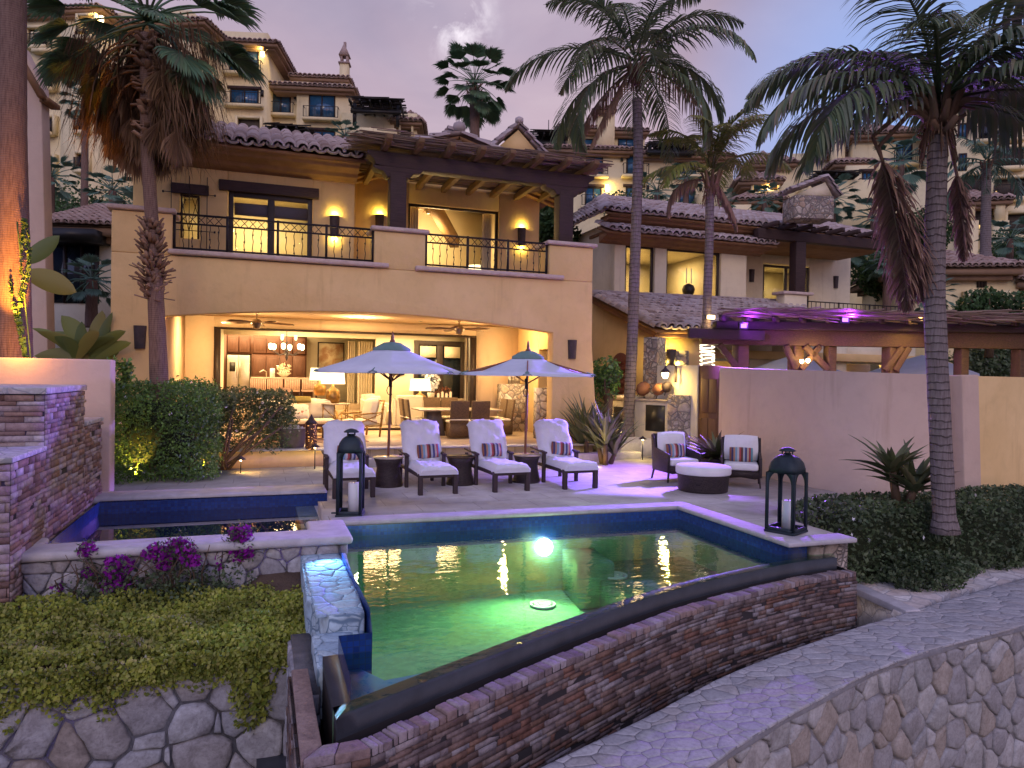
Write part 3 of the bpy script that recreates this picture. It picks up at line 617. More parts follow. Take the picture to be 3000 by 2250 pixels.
def smooth_path(pts, m=6):
    pts = [Vector(p) for p in pts]; o = []
    for i in range(len(pts)-1):
        p0 = pts[max(i-1, 0)]; p1 = pts[i]; p2 = pts[i+1]; p3 = pts[min(i+2, len(pts)-1)]
        for j in range(m):
            t = j/m; o.append(.5*((2*p1)+(p2-p0)*t+(2*p0-5*p1+4*p2-p3)*t*t+(3*p1-p0-3*p2+p3)*t**3))
    return o+[pts[-1]]
def rail_run(post, x0, x1, y, z0, z1, nsec, bars=5, cross=True, yy=None):
    """wrought iron balcony rail: returns one mesh; runs from (x0,y) to (x1,yy)"""
    yy = y if yy is None else yy; mb = MB(); L = math.hypot(x1-x0, yy-y)
    def pt(t, z): return (x0+(x1-x0)*t, y+(yy-y)*t, z)
    mb.beam(pt(0, z1), pt(1, z1), .05, .04); mb.beam(pt(0, z0+.03), pt(1, z0+.03), .04, .04)
    zc = z1-.2 if cross else z1
    if cross: mb.beam(pt(0, zc), pt(1, zc), .035, .035)
    for k in range(nsec+1): mb.beam(pt(k/nsec, z0), pt(k/nsec, z1+.03), post, post)
    for k in range(nsec):
        for b in range(bars):
            t = (k+(b+1)/(bars+1))/nsec; t0 = t-.5/(bars+1)/nsec; t1 = t+.5/(bars+1)/nsec
            if cross:
                sc = 1.5/(bars+1)/nsec
                mb.beam(pt(t0, zc), pt(t1, z1), .014, .014); mb.beam(pt(t0, z1), pt(t1, zc), .014, .014)
                w = .012/L
                mb.tube([pt(t+w*math.sin(i*2.1+b), z0+(zc-z0)*i/6) for i in range(7)], .009, 4)
                zz = z0+(zc-z0)*(.45 if b % 2 else .75); mb.tube([pt(t, zz-.03), pt(t, zz), pt(t, zz+.03)], [.008, .024, .008], 5)
                if b % 2: zz = z0+(zc-z0)*.15; mb.tube([pt(t, zz-.03), pt(t, zz), pt(t, zz+.03)], [.008, .022, .008], 5)
            else: mb.beam(pt(t, z0), pt(t, z1), .02, .02)
    return mb
def clip(poly, a, b, c):        # keep a*x+b*y <= c
    o = []
    for i in range(len(poly)):
        p, q = poly[i], poly[(i+1) % len(poly)]; dp, dq = a*p[0]+b*p[1]-c, a*q[0]+b*q[1]-c
        if dp <= 0: o.append(p)
        if (dp < 0) != (dq < 0): t = dp/(dp-dq); o.append((p[0]+(q[0]-p[0])*t, p[1]+(q[1]-p[1])*t))
    return o
def rubble(mb, f, U, V, cell, seed=1, gap=.012, h=.03, wvar=.5, flat=False, asp=1.0):
    """fitted stones over the rectangle U x V; f(u, v, height) gives the point in the place"""
    r = random.Random(seed); cu, cv = cell*asp, cell; nu, nv = int(U/cu)+3, int(V/cv)+3; S = {}
    for i in range(-1, nu):
        for j in range(-1, nv): S[i, j] = ((i+.5*(j % 2)+r.uniform(-.1, 1.0))*cu, (j+r.uniform(-.0, 1.0))*cv, r.uniform(-wvar, wvar)*cell*cell*.55)
    Vv = []; F = []
    for (i, j), (x, y, w) in S.items():
        P_ = [(x-2.5*cu, y-2.5*cv), (x+2.5*cu, y-2.5*cv), (x+2.5*cu, y+2.5*cv), (x-2.5*cu, y+2.5*cv)]
        for di in range(-2, 4):
            for dj in range(-2, 3):
                q = S.get((i+di, j+dj))
                if q is None or (di == 0 and dj == 0): continue
                a, b = q[0]-x, q[1]-y; P_ = clip(P_, 2*a, 2*b, q[0]**2+q[1]**2-x*x-y*y+w-q[2])
                if len(P_) < 3: break
            if len(P_) < 3: break
        for a, b, c in ((-1, 0, 0), (1, 0, U), (0, -1, 0), (0, 1, V)):
            if len(P_) >= 3: P_ = clip(P_, a, b, c)
        if len(P_) < 3: continue
        ar = abs(sum(P_[k][0]*P_[(k+1) % len(P_)][1]-P_[(k+1) % len(P_)][0]*P_[k][1] for k in range(len(P_))))/2
        if ar < (gap*3)**2: continue
        cx, cy = sum(p[0] for p in P_)/len(P_), sum(p[1] for p in P_)/len(P_); g = gap/math.sqrt(ar)*.8*r.uniform(.6, 1.3)
        Q = []
        for k in range(len(P_)):
            p, q = P_[k], P_[(k+1) % len(P_)]; L = math.hypot(q[0]-p[0], q[1]-p[1]); m = max(1, min(4, int(L/(cell*.28))))
            for t in range(m):
                e = t/m; n = .0 if t == 0 else r.uniform(-.035, .03)*L; rd = .045 if t == 0 and not flat else 0
                X, Y = p[0]+(q[0]-p[0])*e, p[1]+(q[1]-p[1])*e; X += -(q[1]-p[1])/max(L, 1e-6)*n; Y += (q[0]-p[0])/max(L, 1e-6)*n
                Q.append((X+(cx-X)*(g+rd), Y+(cy-Y)*(g+rd)))
        hh = h*r.uniform(.55, 1.35); tx, ty = r.uniform(-.5, .5)*h/cell, r.uniform(-.5, .5)*h/cell
        if flat: tx = ty = 0; hh = h*r.uniform(.8, 1.1)
        k0 = len(Vv); n = len(Q)
        for s, z in ((0, -.01), (.035 if not flat else .012, hh*.62), (.14 if not flat else .03, hh), (.45, hh*1.08)):
            for X, Y in Q:
                x_, y_ = X+(cx-X)*s, Y+(cy-Y)*s; zz = z+((x_-cx)*tx+(y_-cy)*ty if s > .02 else 0)+(r.uniform(-.12, .12)*h if s > .1 and not flat else 0); Vv.append(tuple(f(x_, y_, zz)))
        for ring in range(3):
            for k in range(n): a, b = k0+ring*n+k, k0+ring*n+(k+1) % n; F.append((a, b, b+n, a+n))
        Vv.append(tuple(f(cx, cy, hh*1.05))); c_ = len(Vv)-1; b0 = k0+3*n
        for k in range(n): F.append((b0+k, b0+(k+1) % n, c_, c_))
    Fq = [q for q in F if q[2] != q[3]]; Ft = [q[:3] for q in F if q[2] == q[3]]
    n0 = len(mb.v); mb.v += Vv; mb.f += [tuple(i+n0 for i in q) for q in Fq+Ft]; mb.m += [0]*(len(Fq)+len(Ft)); return mb
def ledger(mb, f, U, V, rh=.05, lw=.26, seed=1, h=.03, gap=.003, u0f=None):
    """courses of thin split stones of uneven length and depth"""
    r = random.Random(seed); v = 0
    while v < V-.01:
        hh = min(rh*r.choice((.7, 1, 1, 1.35)), V-v); u = -r.uniform(0, lw)
        while u < U:
            L = lw*r.uniform(.35, 1.7); a, b = max(u, 0), min(u+L, U); u += L
            if b-a < .02: continue
            d = h*r.uniform(.1, 1); t = r.uniform(-.3, .3)*h; n = len(mb.v); g = gap
            o = [(a+g, v+g), (b-g, v+g), (b-g, v+hh-g), (a+g, v+hh-g)]
            mb.v += [tuple(f(x, y, -.02)) for x, y in o]+[tuple(f(x, y, d+t*(k in (1, 2))+r.uniform(-.1, .1)*h)) for k, (x, y) in enumerate(o)]
            mb.f += [tuple(n+i for i in q) for q in ((4, 5, 6, 7), (0, 1, 5, 4), (1, 2, 6, 5), (2, 3, 7, 6), (3, 0, 4, 7))]; mb.m += [0]*5
        v += hh
    return mb
def eave(x0, x1, yf, yb, zt, h=.4, along_y=False):
    d = yb-yf; pr = [(yf, zt), (yf, zt-.2*h), (yf+.15*d, zt-.24*h), (yf+.2*d, zt-.42*h), (yf+.58*d, zt-.56*h), (yf+.64*d, zt-.78*h), (yf+.9*d, zt-.86*h), (yb, zt-h), (yb, zt)]
    return MB().wallx(pr, x0, x1)
def along(path, flip=1):
    """(distance, height, offset) along a plan path, offset to its right"""
    L = [0]
    for i in range(1, len(path)): L.append(L[-1]+math.hypot(path[i][0]-path[i-1][0], path[i][1]-path[i-1][1]))
    def g(u, off=0):
        u = min(max(u, 0), L[-1]); i = 0
        while i < len(L)-2 and L[i+1] < u: i += 1
        a, b = path[i], path[i+1]; t = (u-L[i])/(L[i+1]-L[i]); dx, dy = b[0]-a[0], b[1]-a[1]; q = math.hypot(dx, dy)
        return a[0]+dx*t+dy/q*off*flip, a[1]+dy*t-dx/q*off*flip
    return g, L[-1]
# ---------------------------------------------------------------- ground, terraces, pool
XW = -2.45
gm = MB(); n = 40
def gh(x, y):
    d = y-30; h = -9 if y < 13.95 else -.5
    if d > 0: h += d*.42*(1 if d < 60 else 60/d)
    return h
xs = [-900, -300, -120, -80, -60, -40, -25, -15, -8, 0, 8, 16, 26, 40, 60, 80, 100, 140, 300, 900]
ys = [-900, -200, -40, -10, 2.9, 3.1, 8, 13.9, 14.1, 22, 30, 36, 44, 54, 66, 80, 100, 200, 500, 900]
gm.grid([[(x, y, gh(x, y)+(random.uniform(-.5, .5) if y > 36 else 0)) for x in xs] for y in ys])
struct('ground', gm, P['hill'], smooth=True)

# terrace: one thick slab with the pool and the spa cut out of its outline
far = 10.25; POOLR = 6.5
ter = [(.9, far), (POOLR, far-.1), (POOLR-.05, 7.72), (7.50, 7.72), (7.55, 9.5), (10.3, 9.6), (10.2, 10.2), (10.95, 15.3), (11.3, 20), (-5, 20), (-5, 13.42), (1.1, 13.42), (1.1, 12.05), (.9, 12.05)]
struct('terrace_floor', MB().prism(ter, -1.2, 0), P['terrace'])
# pool coping strip with rounded nose, a hair above the paving
cp = MB()
cp.beam((.95, far+.16, -.012), (POOLR+.28, far+.06, -.012), .36, .065); cp.beam((POOLR+.11, far-.1, -.013), (POOLR+.06, 7.55, -.013), .34, .065)
cp.beam((POOLR-.12, 7.6, -.011), (7.5, 7.6, -.011), .34, .065)
cop = cp.build('pool_coping', P['coping'], bevel=.02); cop['kind'] = 'structure'
# raised covered patio, with steps
struct('patio_floor', MB().prism([(-5, 16.65), (8.05, 16.65), (8.05, 17.3), (8.75, 17.3), (9.1, 24), (-5, 24)], -.2, .37), P['patio'])
nose = MB(); nose.box(-5.05, 8.1, 16.55, 16.95, .36, .395)
nz = nose.build('patio_edge_stone', P['coping'], bevel=.012); nz['kind'] = 'structure'
fb = MB(); fb.box(-5.05, 2.0, 16.6, 16.648, 0, .36); st2 = struct('patio_riser', fb, P['stucco'])
st = MB(); st.box(2.05, 8.0, 16.2, 16.6, -.05, .18)
stp = st.build('patio_step', P['coping'], bevel=.015); stp['kind'] = 'structure'
st = MB(); st.box(7.9, 9.55, 16.9, 17.25, -.05, .37); st.box(7.8, 9.3, 16.35, 16.9, -.05, .185)
stp = st.build('barbecue_steps', P['coping'], bevel=.015); stp['kind'] = 'structure'
struct('barbecue_floor', MB().prism([(9.1, 17.0), (11.2, 16.7), (11.4, 26), (8.9, 26)], -.2, .44), P['terrace'])

# swimming pool: floor, tiled walls, water, curved overflow lip
lip = smooth_path([(.50, 4.87, 0), (1.44, 5.37, 0), (2.85, 6.1, 0), (4.4, 6.79, 0), (6.2, 7.29, 0), (7.15, 7.42, 0)], 8)
LP = [(p.x, p.y) for p in lip]
def offs(path, d):
    o = []
    for i, (x, y) in enumerate(path):
        a = path[max(i-1, 0)]; b = path[min(i+1, len(path)-1)]; tx, ty = b[0]-a[0], b[1]-a[1]; L = math.hypot(tx, ty); o.append((x+ty/L*d, y-tx/L*d))
    return o
LIN = offs(LP, -.16); LIN[0] = (.62, 5.1); WZ = -.205
out_ = [(.62, 5.1), (.62, 5.96), (.895, 5.96), (.965, 6.6), (.915, far-.015), (POOLR-.015, far-.115), (POOLR-.065, 7.70), (7.3, 7.68)]
pool_poly = out_ + LIN[::-1]
pb = MB(); n = len(pool_poly)
pb.add([(x, y, -1.2) for x, y in pool_poly], [tuple(range(n))[::-1]])
pl_ = MB(); pl_.prism([(.66, 5.22), (.66, 5.94), (.80, 5.94), (.95, 5.66), (1.5, 5.74), (1.15, 5.53)], -1.15, -.33); struct('pool_ledge', pl_, P['ledgeblue'])
struct('pool_floor', pb, P['poolfloor'])
pw = MB(); n = len(out_)
pts = out_
pw.grid([[(x, y, -1.2) for x, y in pts], [(x, y, -.42) for x, y in pts]])
pw.grid([[(x, y, -1.2) for x, y in LIN], [(x, y, WZ-.03) for x, y in LIN]])
struct('pool_wall', pw, P['poolfloor'])
pt = MB(); pt.grid([[(x, y, -.42) for x, y in pts], [(x, y, -.045) for x, y in pts]]); struct('pool_tile_band', pt, P['bluetile'])
# submerged bench, raised corner and steps at the right
sb = MB(); b1, b2, b0 = G(1705, 1660, -.78), G(1862, 1772, -.78), G(1720, 1600, -.78); sb.prism([(4.75, 10.05), (6.45, 10.03), (6.42, 7.75), (6.9, 7.6), (6.3, 7.45), (b2.x, b2.y), (b1.x, b1.y)], -1.19, -.78)
c0, c1, c2 = G(1650, 1610, -.55), G(1700, 1655, -.55), G(1800, 1650, -.55); sb.prism([(c0.x, 10.1), (c0.x, c0.y), (c1.x, c1.y), (c2.x, c2.y), (c2.x+.1, 10.08)], -1.18, -.55)
struct('pool_bench', sb, P['poolfloor'])
wt = MB(); n = len(pool_poly); wt.add([(x, y, WZ) for x, y in (out_+offs(LP, -.02)[::-1])], [tuple(range(n))[::-1]])
wo = wt.build('pool_water', P['water']); wo['kind'] = 'structure'
# lip of dark granite
lm = MB(); a, b = LIN, LP
lm.grid([[(x, y, WZ-.006) for x, y in a], [(x, y, WZ-.012) for x, y in b], [(x, y, -.36) for x, y in b]])
lm.grid([[(.62, 6.0, WZ-.008), (.62, 5.1, WZ-.006)], [(.5, 6.0, WZ-.012), (.5, 4.87, WZ-.012)], [(.5, 6.0, -.30), (.5, 4.87, -.30)]])
cl_ = MB(); cl_.grid([[(x, y, -.36) for x, y in b], [(x, y, -1.5) for x, y in b]]); cl_.grid([[(.5, 6.0, -.30), (.5, 4.87, -.30)], [(.5, 6.0, -1.5), (.5, 4.87, -1.5)]]); struct('channel_shade', cl_, P['dkjoint_shade'])  # channel face blackened below the lip, its shade put into the colour
struct('overflow_lip', lm, P['granite'])
# channel water
c1, c2 = offs(LP, .005), offs(LP, .15)
cw = MB().grid([[(x, y, -.72) for x, y in c1], [(x, y, -.72) for x, y in c2]]); cw.box(.34, .5, 4.7, 6.0, -.73, -.72)
o = cw.build('channel_water', P['darkwater']); o['kind'] = 'structure'
# ledger stone wall outside the channel
B1, B2 = offs(LP, .15), offs(LP, .29); B1 = [(.40, 4.76)]+B1[1:]; B2 = [(.27, 4.62)]+B2[1:]
BZ = -.335
bwm = MB()
bwm.grid([[(x, y, -.9) for x, y in B1], [(x, y, BZ) for x, y in B1]]); bwm.grid([[(x, y, BZ) for x, y in B2], [(x*1.0, y-.25, -4.5) for x, y in B2]])
e1, e2 = B1[-1], B2[-1]
bwm.add([(e1[0], e1[1], BZ), (e2[0], e2[1], BZ), (e2[0], e2[1], -4.5), (e1[0]+.05, e1[1]+.6, -4.5), (e1[0]+.05, e1[1]+.6, BZ)], [(0, 1, 2, 3, 4)])
bwm.grid([[(.24, 4.62, -4.5), (.24, 6.1, -4.5)], [(.24, 4.62, BZ), (.24, 6.1, BZ)]]); bwm.grid([[(.36, 4.75, -.9), (.36, 6.1, -.9)], [(.36, 4.75, BZ), (.36, 6.1, BZ)]])
wall = bwm.build('overflow_wall', P['dkjoint_shade']); tag(wall, 'long curved wall of reddish stacked ledger stone below the pool edge', 'wall')
g1, L1 = along(B2); fs = MB(); ledger(fs, lambda u, v, h: (g1(u, h)[0], g1(u, h)[1]-.25*v/4.2, BZ-.05-v), L1, 3.0, .05, .2, 3, .02); ledger(fs, lambda u, v, h: (.24-h, 6.1-u, BZ-.05-v), 1.48, 2.5, .05, .2, 4, .014); fs.build('ledger_stones', P['led_red'], wall)
tp = MB(); m = len(B1)
for i in range(m-1):      # irregular cap stones
    (ax, ay), (bx, by), (cx_, cy_), (dx, dy) = B1[i], B1[i+1], B2[i+1], B2[i]
    h = BZ+.016+random.uniform(-.007, .008); j1 = random.uniform(-.018, .008); j2 = random.uniform(-.018, .008); mx, my, nx, ny = (ax+bx)/2, (ay+by)/2, (cx_+dx)/2, (cy_+dy)/2; t_ = random.uniform(.35, .65)
    for (px_, py_), (qx, qy), (rx, ry), (sx_, sy_), jj in (((ax, ay), (ax+(bx-ax)*t_, ay+(by-ay)*t_), (dx+(cx_-dx)*t_, dy+(cy_-dy)*t_), (dx, dy), j1), ((ax+(bx-ax)*t_, ay+(by-ay)*t_), (bx, by), (cx_, cy_), (dx+(cx_-dx)*t_, dy+(cy_-dy)*t_), j2)):
        tp.prism([(px_+.003, py_), (qx-.003, qy), (rx-.003+jj*.5, ry-.01+jj), (sx_+.003+jj*.5, sy_-.01+jj)], BZ-.05, h+jj*.4)
tp.prism([(.40, 4.77), (.39, 6.05), (.26, 6.05), (.26, 4.6)], BZ-.045, BZ+.02)
tp.build('wall_cap', P['cap_rock'], wall, bevel=.009)

# outer curved retaining wall with flagstone top
OZ = -.85
oin = smooth_path([(-.8, 3.2, 0), (1.0, 4.45, 0)]+[G(px, py, OZ) for px, py in ((1620, 2240), (1900, 2105), (2160, 1970), (2490, 1850), (2660, 1800), (2850, 1740))]+[(14, 8.2, 0)], 6)
oou = smooth_path([(-.2, 2.2, 0), (1.7, 3.7, 0)]+[G(px, py, OZ) for px, py in ((2050, 2250), (2400, 2040), (2650, 1925), (3000, 1830))]+[(15, 7.0, 0)], 8)
def resamp(p, k):
    L = [0]
    for i in range(1, len(p)): L.append(L[-1]+math.hypot(p[i].x-p[i-1].x, p[i].y-p[i-1].y))
    o = []; j = 0
    for i in range(k):
        t = L[-1]*i/(k-1)
        while j < len(L)-2 and L[j+1] < t: j += 1
        f = (t-L[j])/(L[j+1]-L[j]); q = p[j].lerp(p[j+1], f); o.append((q.x, q.y))
    return o
OI, OO = resamp(oin, 40), resamp(oou, 40)
ow = MB(); ow.grid([[(x, y, -6.5) for x, y in OO], [(x, y, OZ) for x, y in OO]]); ow.grid([[(x, y, OZ-.05) for x, y in OI], [(x, y, -4.5) for x, y in OI]])
w2 = ow.build('retaining_wall', P['mortar_l']); tag(w2, 'pale curving rubble stone wall with broad flagstone top in the lower right corner', 'wall')
ot = MB(); rr = [random.uniform(-.02, .02) for _ in OO]; OO2 = [(x+r, y-.04+r) for (x, y), r in zip(OO, rr)]
ot.grid([[(x, y, OZ-.05) for x, y in OO2], [(x, y, OZ+.02) for x, y in OO2], [(x, y, OZ+.02) for x, y in OI], [(x, y, OZ-.05) for x, y in OI]]); ot.build('wall_top', P['mortar_l'], w2)
g_, L_ = along(OO); fs = MB(); rubble(fs, lambda u, v, h: (*g_(u, h), OZ-.05-v), L_, 3.4, .27, 5, .013, .035, .7, asp=.95); fs.build('facing_stones', P['rock_r'], w2)
fs = MB()
def ftop(u, v, h):
    a = g_(u, .05); i = along_in(u/L_*Li_); return (a[0]+(i[0]-a[0])*v/W_, a[1]+(i[1]-a[1])*v/W_, OZ+.014+h)
along_in, Li_ = along(OI); W_ = 1.0
rubble(fs, ftop, L_, W_, .15, 8, .004, .008, .9, flat=True, asp=1.25); fs.build('flagstones', P['rock_flag'], w2)
# flagstone ground that the hedge grows from, basin behind the wall
fg = G(2495, 1712, -.85); fh = G(2650, 1800, -.85)
struct('planter_ground', MB().prism([(fg.x, fg.y), (fh.x, fh.y), (9.2, 7.45), (16, 8.4), (16, 16), (10.6, 16), (10.31, 9.7), (7.57, 9.52), (7.51, 7.75), (7.5, 7.55)], -1.6, -.865), P['flag'])
bs = MB(); bs.beam((fg.x, fg.y+.3, -.86), (fh.x+.15, fh.y, -.86), .22, .1); o = bs.build('basin_coping', P['coping'], bevel=.015); o['kind'] = 'structure'
bw_ = MB(); bw_.add([(2.5, 5.3, -1.45), (9.5, 7.5, -1.45), (9, 9.5, -1.45), (6, 8, -1.45)], [(0, 1, 2, 3)]); o = bw_.build('basin_water', P['darkwater']); o['kind'] = 'structure'
bf = MB(); bf.add([(0, 3.5, -1.6), (9.5, 7.3, -1.6), (9, 9.5, -1.6), (0, 8, -1.6)], [(0, 1, 2, 3)]); struct('basin_floor', bf, P['granite'])
sw = MB(); sw.box(6.9, 7.50, 7.60, 7.71, -1.55, -.05); struct('terrace_wall', sw, P['midstone'])

# spa: basin with coping, water, overflow sill
SX0, SX1 = -2.36, .58; SY0, SY1 = 9.55, 12.7
sp = MB(); sp.box(SX0, SX1, SY0, SY1, -1.2, -1.1)
struct('spa_floor', sp, P['bluetile'])
sw = MB(); sw.grid([[(SX0, SY0, -1.1), (SX0, SY1, -1.1), (SX1, SY1, -1.1)], [(SX0, SY0, .03), (SX0, SY1, .03), (SX1, SY1, .03)]]); sw.grid([[(SX1, SY1, -1.1), (SX1, SY0, -1.1), (SX0, SY0, -1.1)], [(SX1, SY1, -.205), (SX1, SY0, -.205), (SX0, SY0, -.05)]])
sw.grid([[(SX1, SY1, -.2), (1.1, SY1, -.2)], [(SX1, SY1, .03), (1.1, SY1, .03)]])
struct('spa_tile_wall', sw, P['bluetile'])
wm = MB(); wm.add([(SX0, SY0, -.17), (SX1+.3, SY0, -.17), (SX1+.3, SY1, -.17), (SX0, SY1, -.17)], [(0, 1, 2, 3)]); o = wm.build('spa_water', P['spawater']); o['kind'] = 'structure'
sl = MB(); sl.box(SX1, 1.08, 10.15, SY1, -.5, -.18); o = sl.build('spa_sill', P['coping'], bevel=.02); o['kind'] = 'structure'
cq = MB(); cq.box(-2.6, 1.1, SY1, SY1+.68, -.02, .085); cq.box(SX1-.0, 1.1, SY1-.62, SY1+.0, -.0, .085) if False else None
o = cq.build('spa_coping', P['coping'], bevel=.035); o['kind'] = 'structure'
cq = MB(); cq.prism([(-2.75, 9.05), (1.1, 9.0), (1.1, 10.1), (.59, 10.1), (.59, SY0), (-2.36, SY0), (-2.36, 9.9), (-2.75, 9.9)], -.02, .085)
o = cq.build('spa_coping', P['coping'], bevel=.04); o['kind'] = 'structure'
fw = MB(); fw.box(-2.7, 1.04, 9.12, SY0-.02, -1.3, -.02); fw.box(.6, 1.04, SY0-.02, 10.1, -1.3, -.02)
o = fw.build('spa_front_wall', P['mortar']); fs = MB(); rubble(fs, lambda u, v, h: (-2.7+u, 9.12-h, -.03-v), 3.74, .9, .2, 31, .01, .025, .7); rubble(fs, lambda u, v, h: (1.04+h, 9.12+u, -.03-v), .95, .3, .15, 32, .01, .012, .5); fs.build('facing_stones', P['rock_l'], o); tag(o, 'low rubble stone wall carrying the coping of the raised spa', 'wall')
# stepped water wall of pink ledger stone at the left of the spa
wf = MB(); prof = [(8.75, -1.5), (13.2, -1.5), (13.2, 1.25), (12.0, 1.25), (12.0, 1.78), (9.98, 1.78), (9.98, 1.1), (8.75, 1.1)]
wf.wallx(prof, -4.6, XW); wf = wf.build('stepped_water_wall', P['dkjoint_shade']); tag(wf, 'stepped wall of pink stacked ledger stone beside the spa', 'wall')
fs = MB(); sd = 11
for y0, y1, z1 in ((8.75, 9.98, 1.1), (9.98, 12.0, 1.78), (12.0, 13.2, 1.25)): sd += 1; ledger(fs, lambda u, v, h: (XW+h, y0+u, z1-v), y1-y0, z1+1.4, .062, .27, sd, .03)
for y0, z0, z1 in ((8.75, -1.4, 1.1), (9.98, 1.1, 1.78)): sd += 1; ledger(fs, lambda u, v, h: (XW-u, y0-h, z1-v), 2.1, z1-z0, .075, .4, sd, .03)
fs.build('ledger_stones', P['led_pink'], wf)
wc = MB(); wc.box(-4.6, XW+.03, 9.93, 12.05, 1.79, 1.87); wc.box(-4.6, XW+.03, 8.7, 9.97, 1.11, 1.17); wc.box(-4.6, XW+.03, 12.08, 13.25, 1.26, 1.32); wc.build('cap_stone', P['flag'], wf, bevel=.012)
# planter in front of the spa: soil, stone wall, flagstone strip
sc = MB(); X = np.linspace(-6, .6, 24); Y = np.linspace(7.42, 9.15, 10)
sc.grid([[(x, y, -.68+.14*(y-7.4)/1.7+random.uniform(-.02, .02)+(.12 if x > 0 else 0)*(y-7.4)) for x in X] for y in Y]); struct('planter_soil', sc, P['soil'])
pw = MB(); pw.box(-8, .46, 7.25, 7.45, -6.5, -.62); pw.box(.3, .48, 5.9, 7.25, -6.5, -.45)
o = pw.build('planter_wall', P['mortar']); fs = MB(); rubble(fs, lambda u, v, h: (-7+u, 7.25-h, -.66-v), 7.45, 3.6, .34, 21, .014, .045, .85, asp=.85); rubble(fs, lambda u, v, h: (.3-h, 5.9+u, -.47-v), 1.35, 3.4, .3, 22, .013, .035, .7); rubble(fs, lambda u, v, h: (.3+u, 5.9-h, -.47-v), .18, 3.4, .2, 23, .012, .03, .5); fs.build('facing_stones', P['rock_l'], o); tag(o, 'tall wall of big rubble stones under the planted bank', 'wall')
gf = MB(); gf.prism([(.48, 9.1), (1.02, 9.1), (.94, 6.75), (.62, 6.75), (.45, 7.3)], -1.4, -.14); gf.prism([(.46, 6.75), (.93, 6.75), (.88, 5.98), (.46, 5.98)], -1.4, -.3)
o = gf.build('flagstone_path', P['glowflag'], bevel=.01); fs = MB(); rubble(fs, lambda u, v, h: (.50+.13*(1-v/2.35)*0+u, 6.76+v, -.14+h), .44, 2.3, .17, 41, .006, .014, .7, flat=True); rubble(fs, lambda u, v, h: (.48+u, 6.0+v, -.3+h), .40, .74, .17, 42, .006, .014, .7, flat=True); fs.build('flagstones', P['rock_bluelit'], o); o['kind'] = 'structure'
# ---------------------------------------------------------------- the villa
FY = 17.3
villa = thing('villa', 'two storey ochre stucco villa with wide arched patio and iron balcony rails', 'house', (2.6, 19, 0))
arc = [(7.17-9.19*t, 3.21+.04*t+.33*math.sin(PI*(t*.93+.035))) for t in [i/20 for i in range(21)]]
prof = [(-3.2, -.3), (-3.05, 1.5), (-3.05, 4.62), (8.28, 4.62), (8.30, 2.9), (8.42, 1.5), (8.68, .37), (8.72, -.3), (7.17, -.3)]+arc+[(-2.02, -.3)]
fm = MB().wallp(prof, FY, FY+.38)
for x0, x1, d in ((-3.05, -1.87, .7), (2.52, 3.76, .75), (7.03, 8.28, .75)): fm.box(x0, x1, FY, FY+d, 4.62, 5.52)
fm.box(-3.05, -2.7, FY+.38, 24, 0, 5.52); fm.box(7.9, 8.28, FY+.38, FY+1.5, 0, 4.62); fm.box(7.9, 8.28, FY+2.9, 27, 0, 4.62); fm.box(7.9, 8.28, FY+1.5, FY+2.9, 2.9, 4.62)
fm.box(8.0, 8.28, FY+.75, 21.0, 4.62, 5.0)
fm.build('facade_wall', P['stucco'], villa, bevel=.025)
# patio interior shell
pm = MB(); pm.box(-2.7, 7.9, FY+.38, 22, 3.66, 3.8); pm.box(-2.7, -2.02, FY+.38, 22, .37, 3.66)
pm.holes(-2.7, 7.9, .37, 3.66, 22, 22.18, [(-1.27, 6.47, .37, 3.36)])
pm.build('patio_shell', P['stucco_in'], villa)
sl = MB(); sl.box(-3.05+.36, 7.88, FY+.4, 23.8, 3.82, 4.4); sl.build('upper_floor', P['terrace'], villa)
hd = MB(); hd.box(-1.27, 6.47, 21.96, 22.1, 3.30, 3.36); hd.box(-1.27, -1.10, 21.96, 22.22, .40, 3.30); hd.box(6.28, 6.47, 21.96, 22.22, .40, 3.30); hd.box(-1.27, 6.47, 21.98, 22.1, .375, .44)
hd.build('sliding_door_frame', P['frame'], villa)
# ledges and pier caps
lg = MB(); lg.box(-1.95, 2.86, FY-.13, FY+.4, 4.64, 4.75); lg.build('balcony_ledge', P['ledge'], villa, bevel=.035)
lg = MB(); lg.box(3.5, 7.42, FY-.13, FY+.4, 4.63, 4.74); lg.build('balcony_ledge', P['ledge'], villa, bevel=.035)
for x0, x1, d in ((-3.15, -1.79, .8), (2.43, 3.85, .85), (6.94, 8.38, .85)):
    MB().box(x0, x1, FY-.1, FY+d, 5.53, 5.63).build('pier_cap', P['ledge'], villa, bevel=.035)
rail_run(.055, -1.84, 2.5, FY+.13, 4.78, 5.56, 4, 5).build('balcony_railing', P['iron'], villa)
rail_run(.055, 3.8, 7.0, FY+.13, 4.78, 5.56, 3, 5).build('balcony_railing', P['iron'], villa)
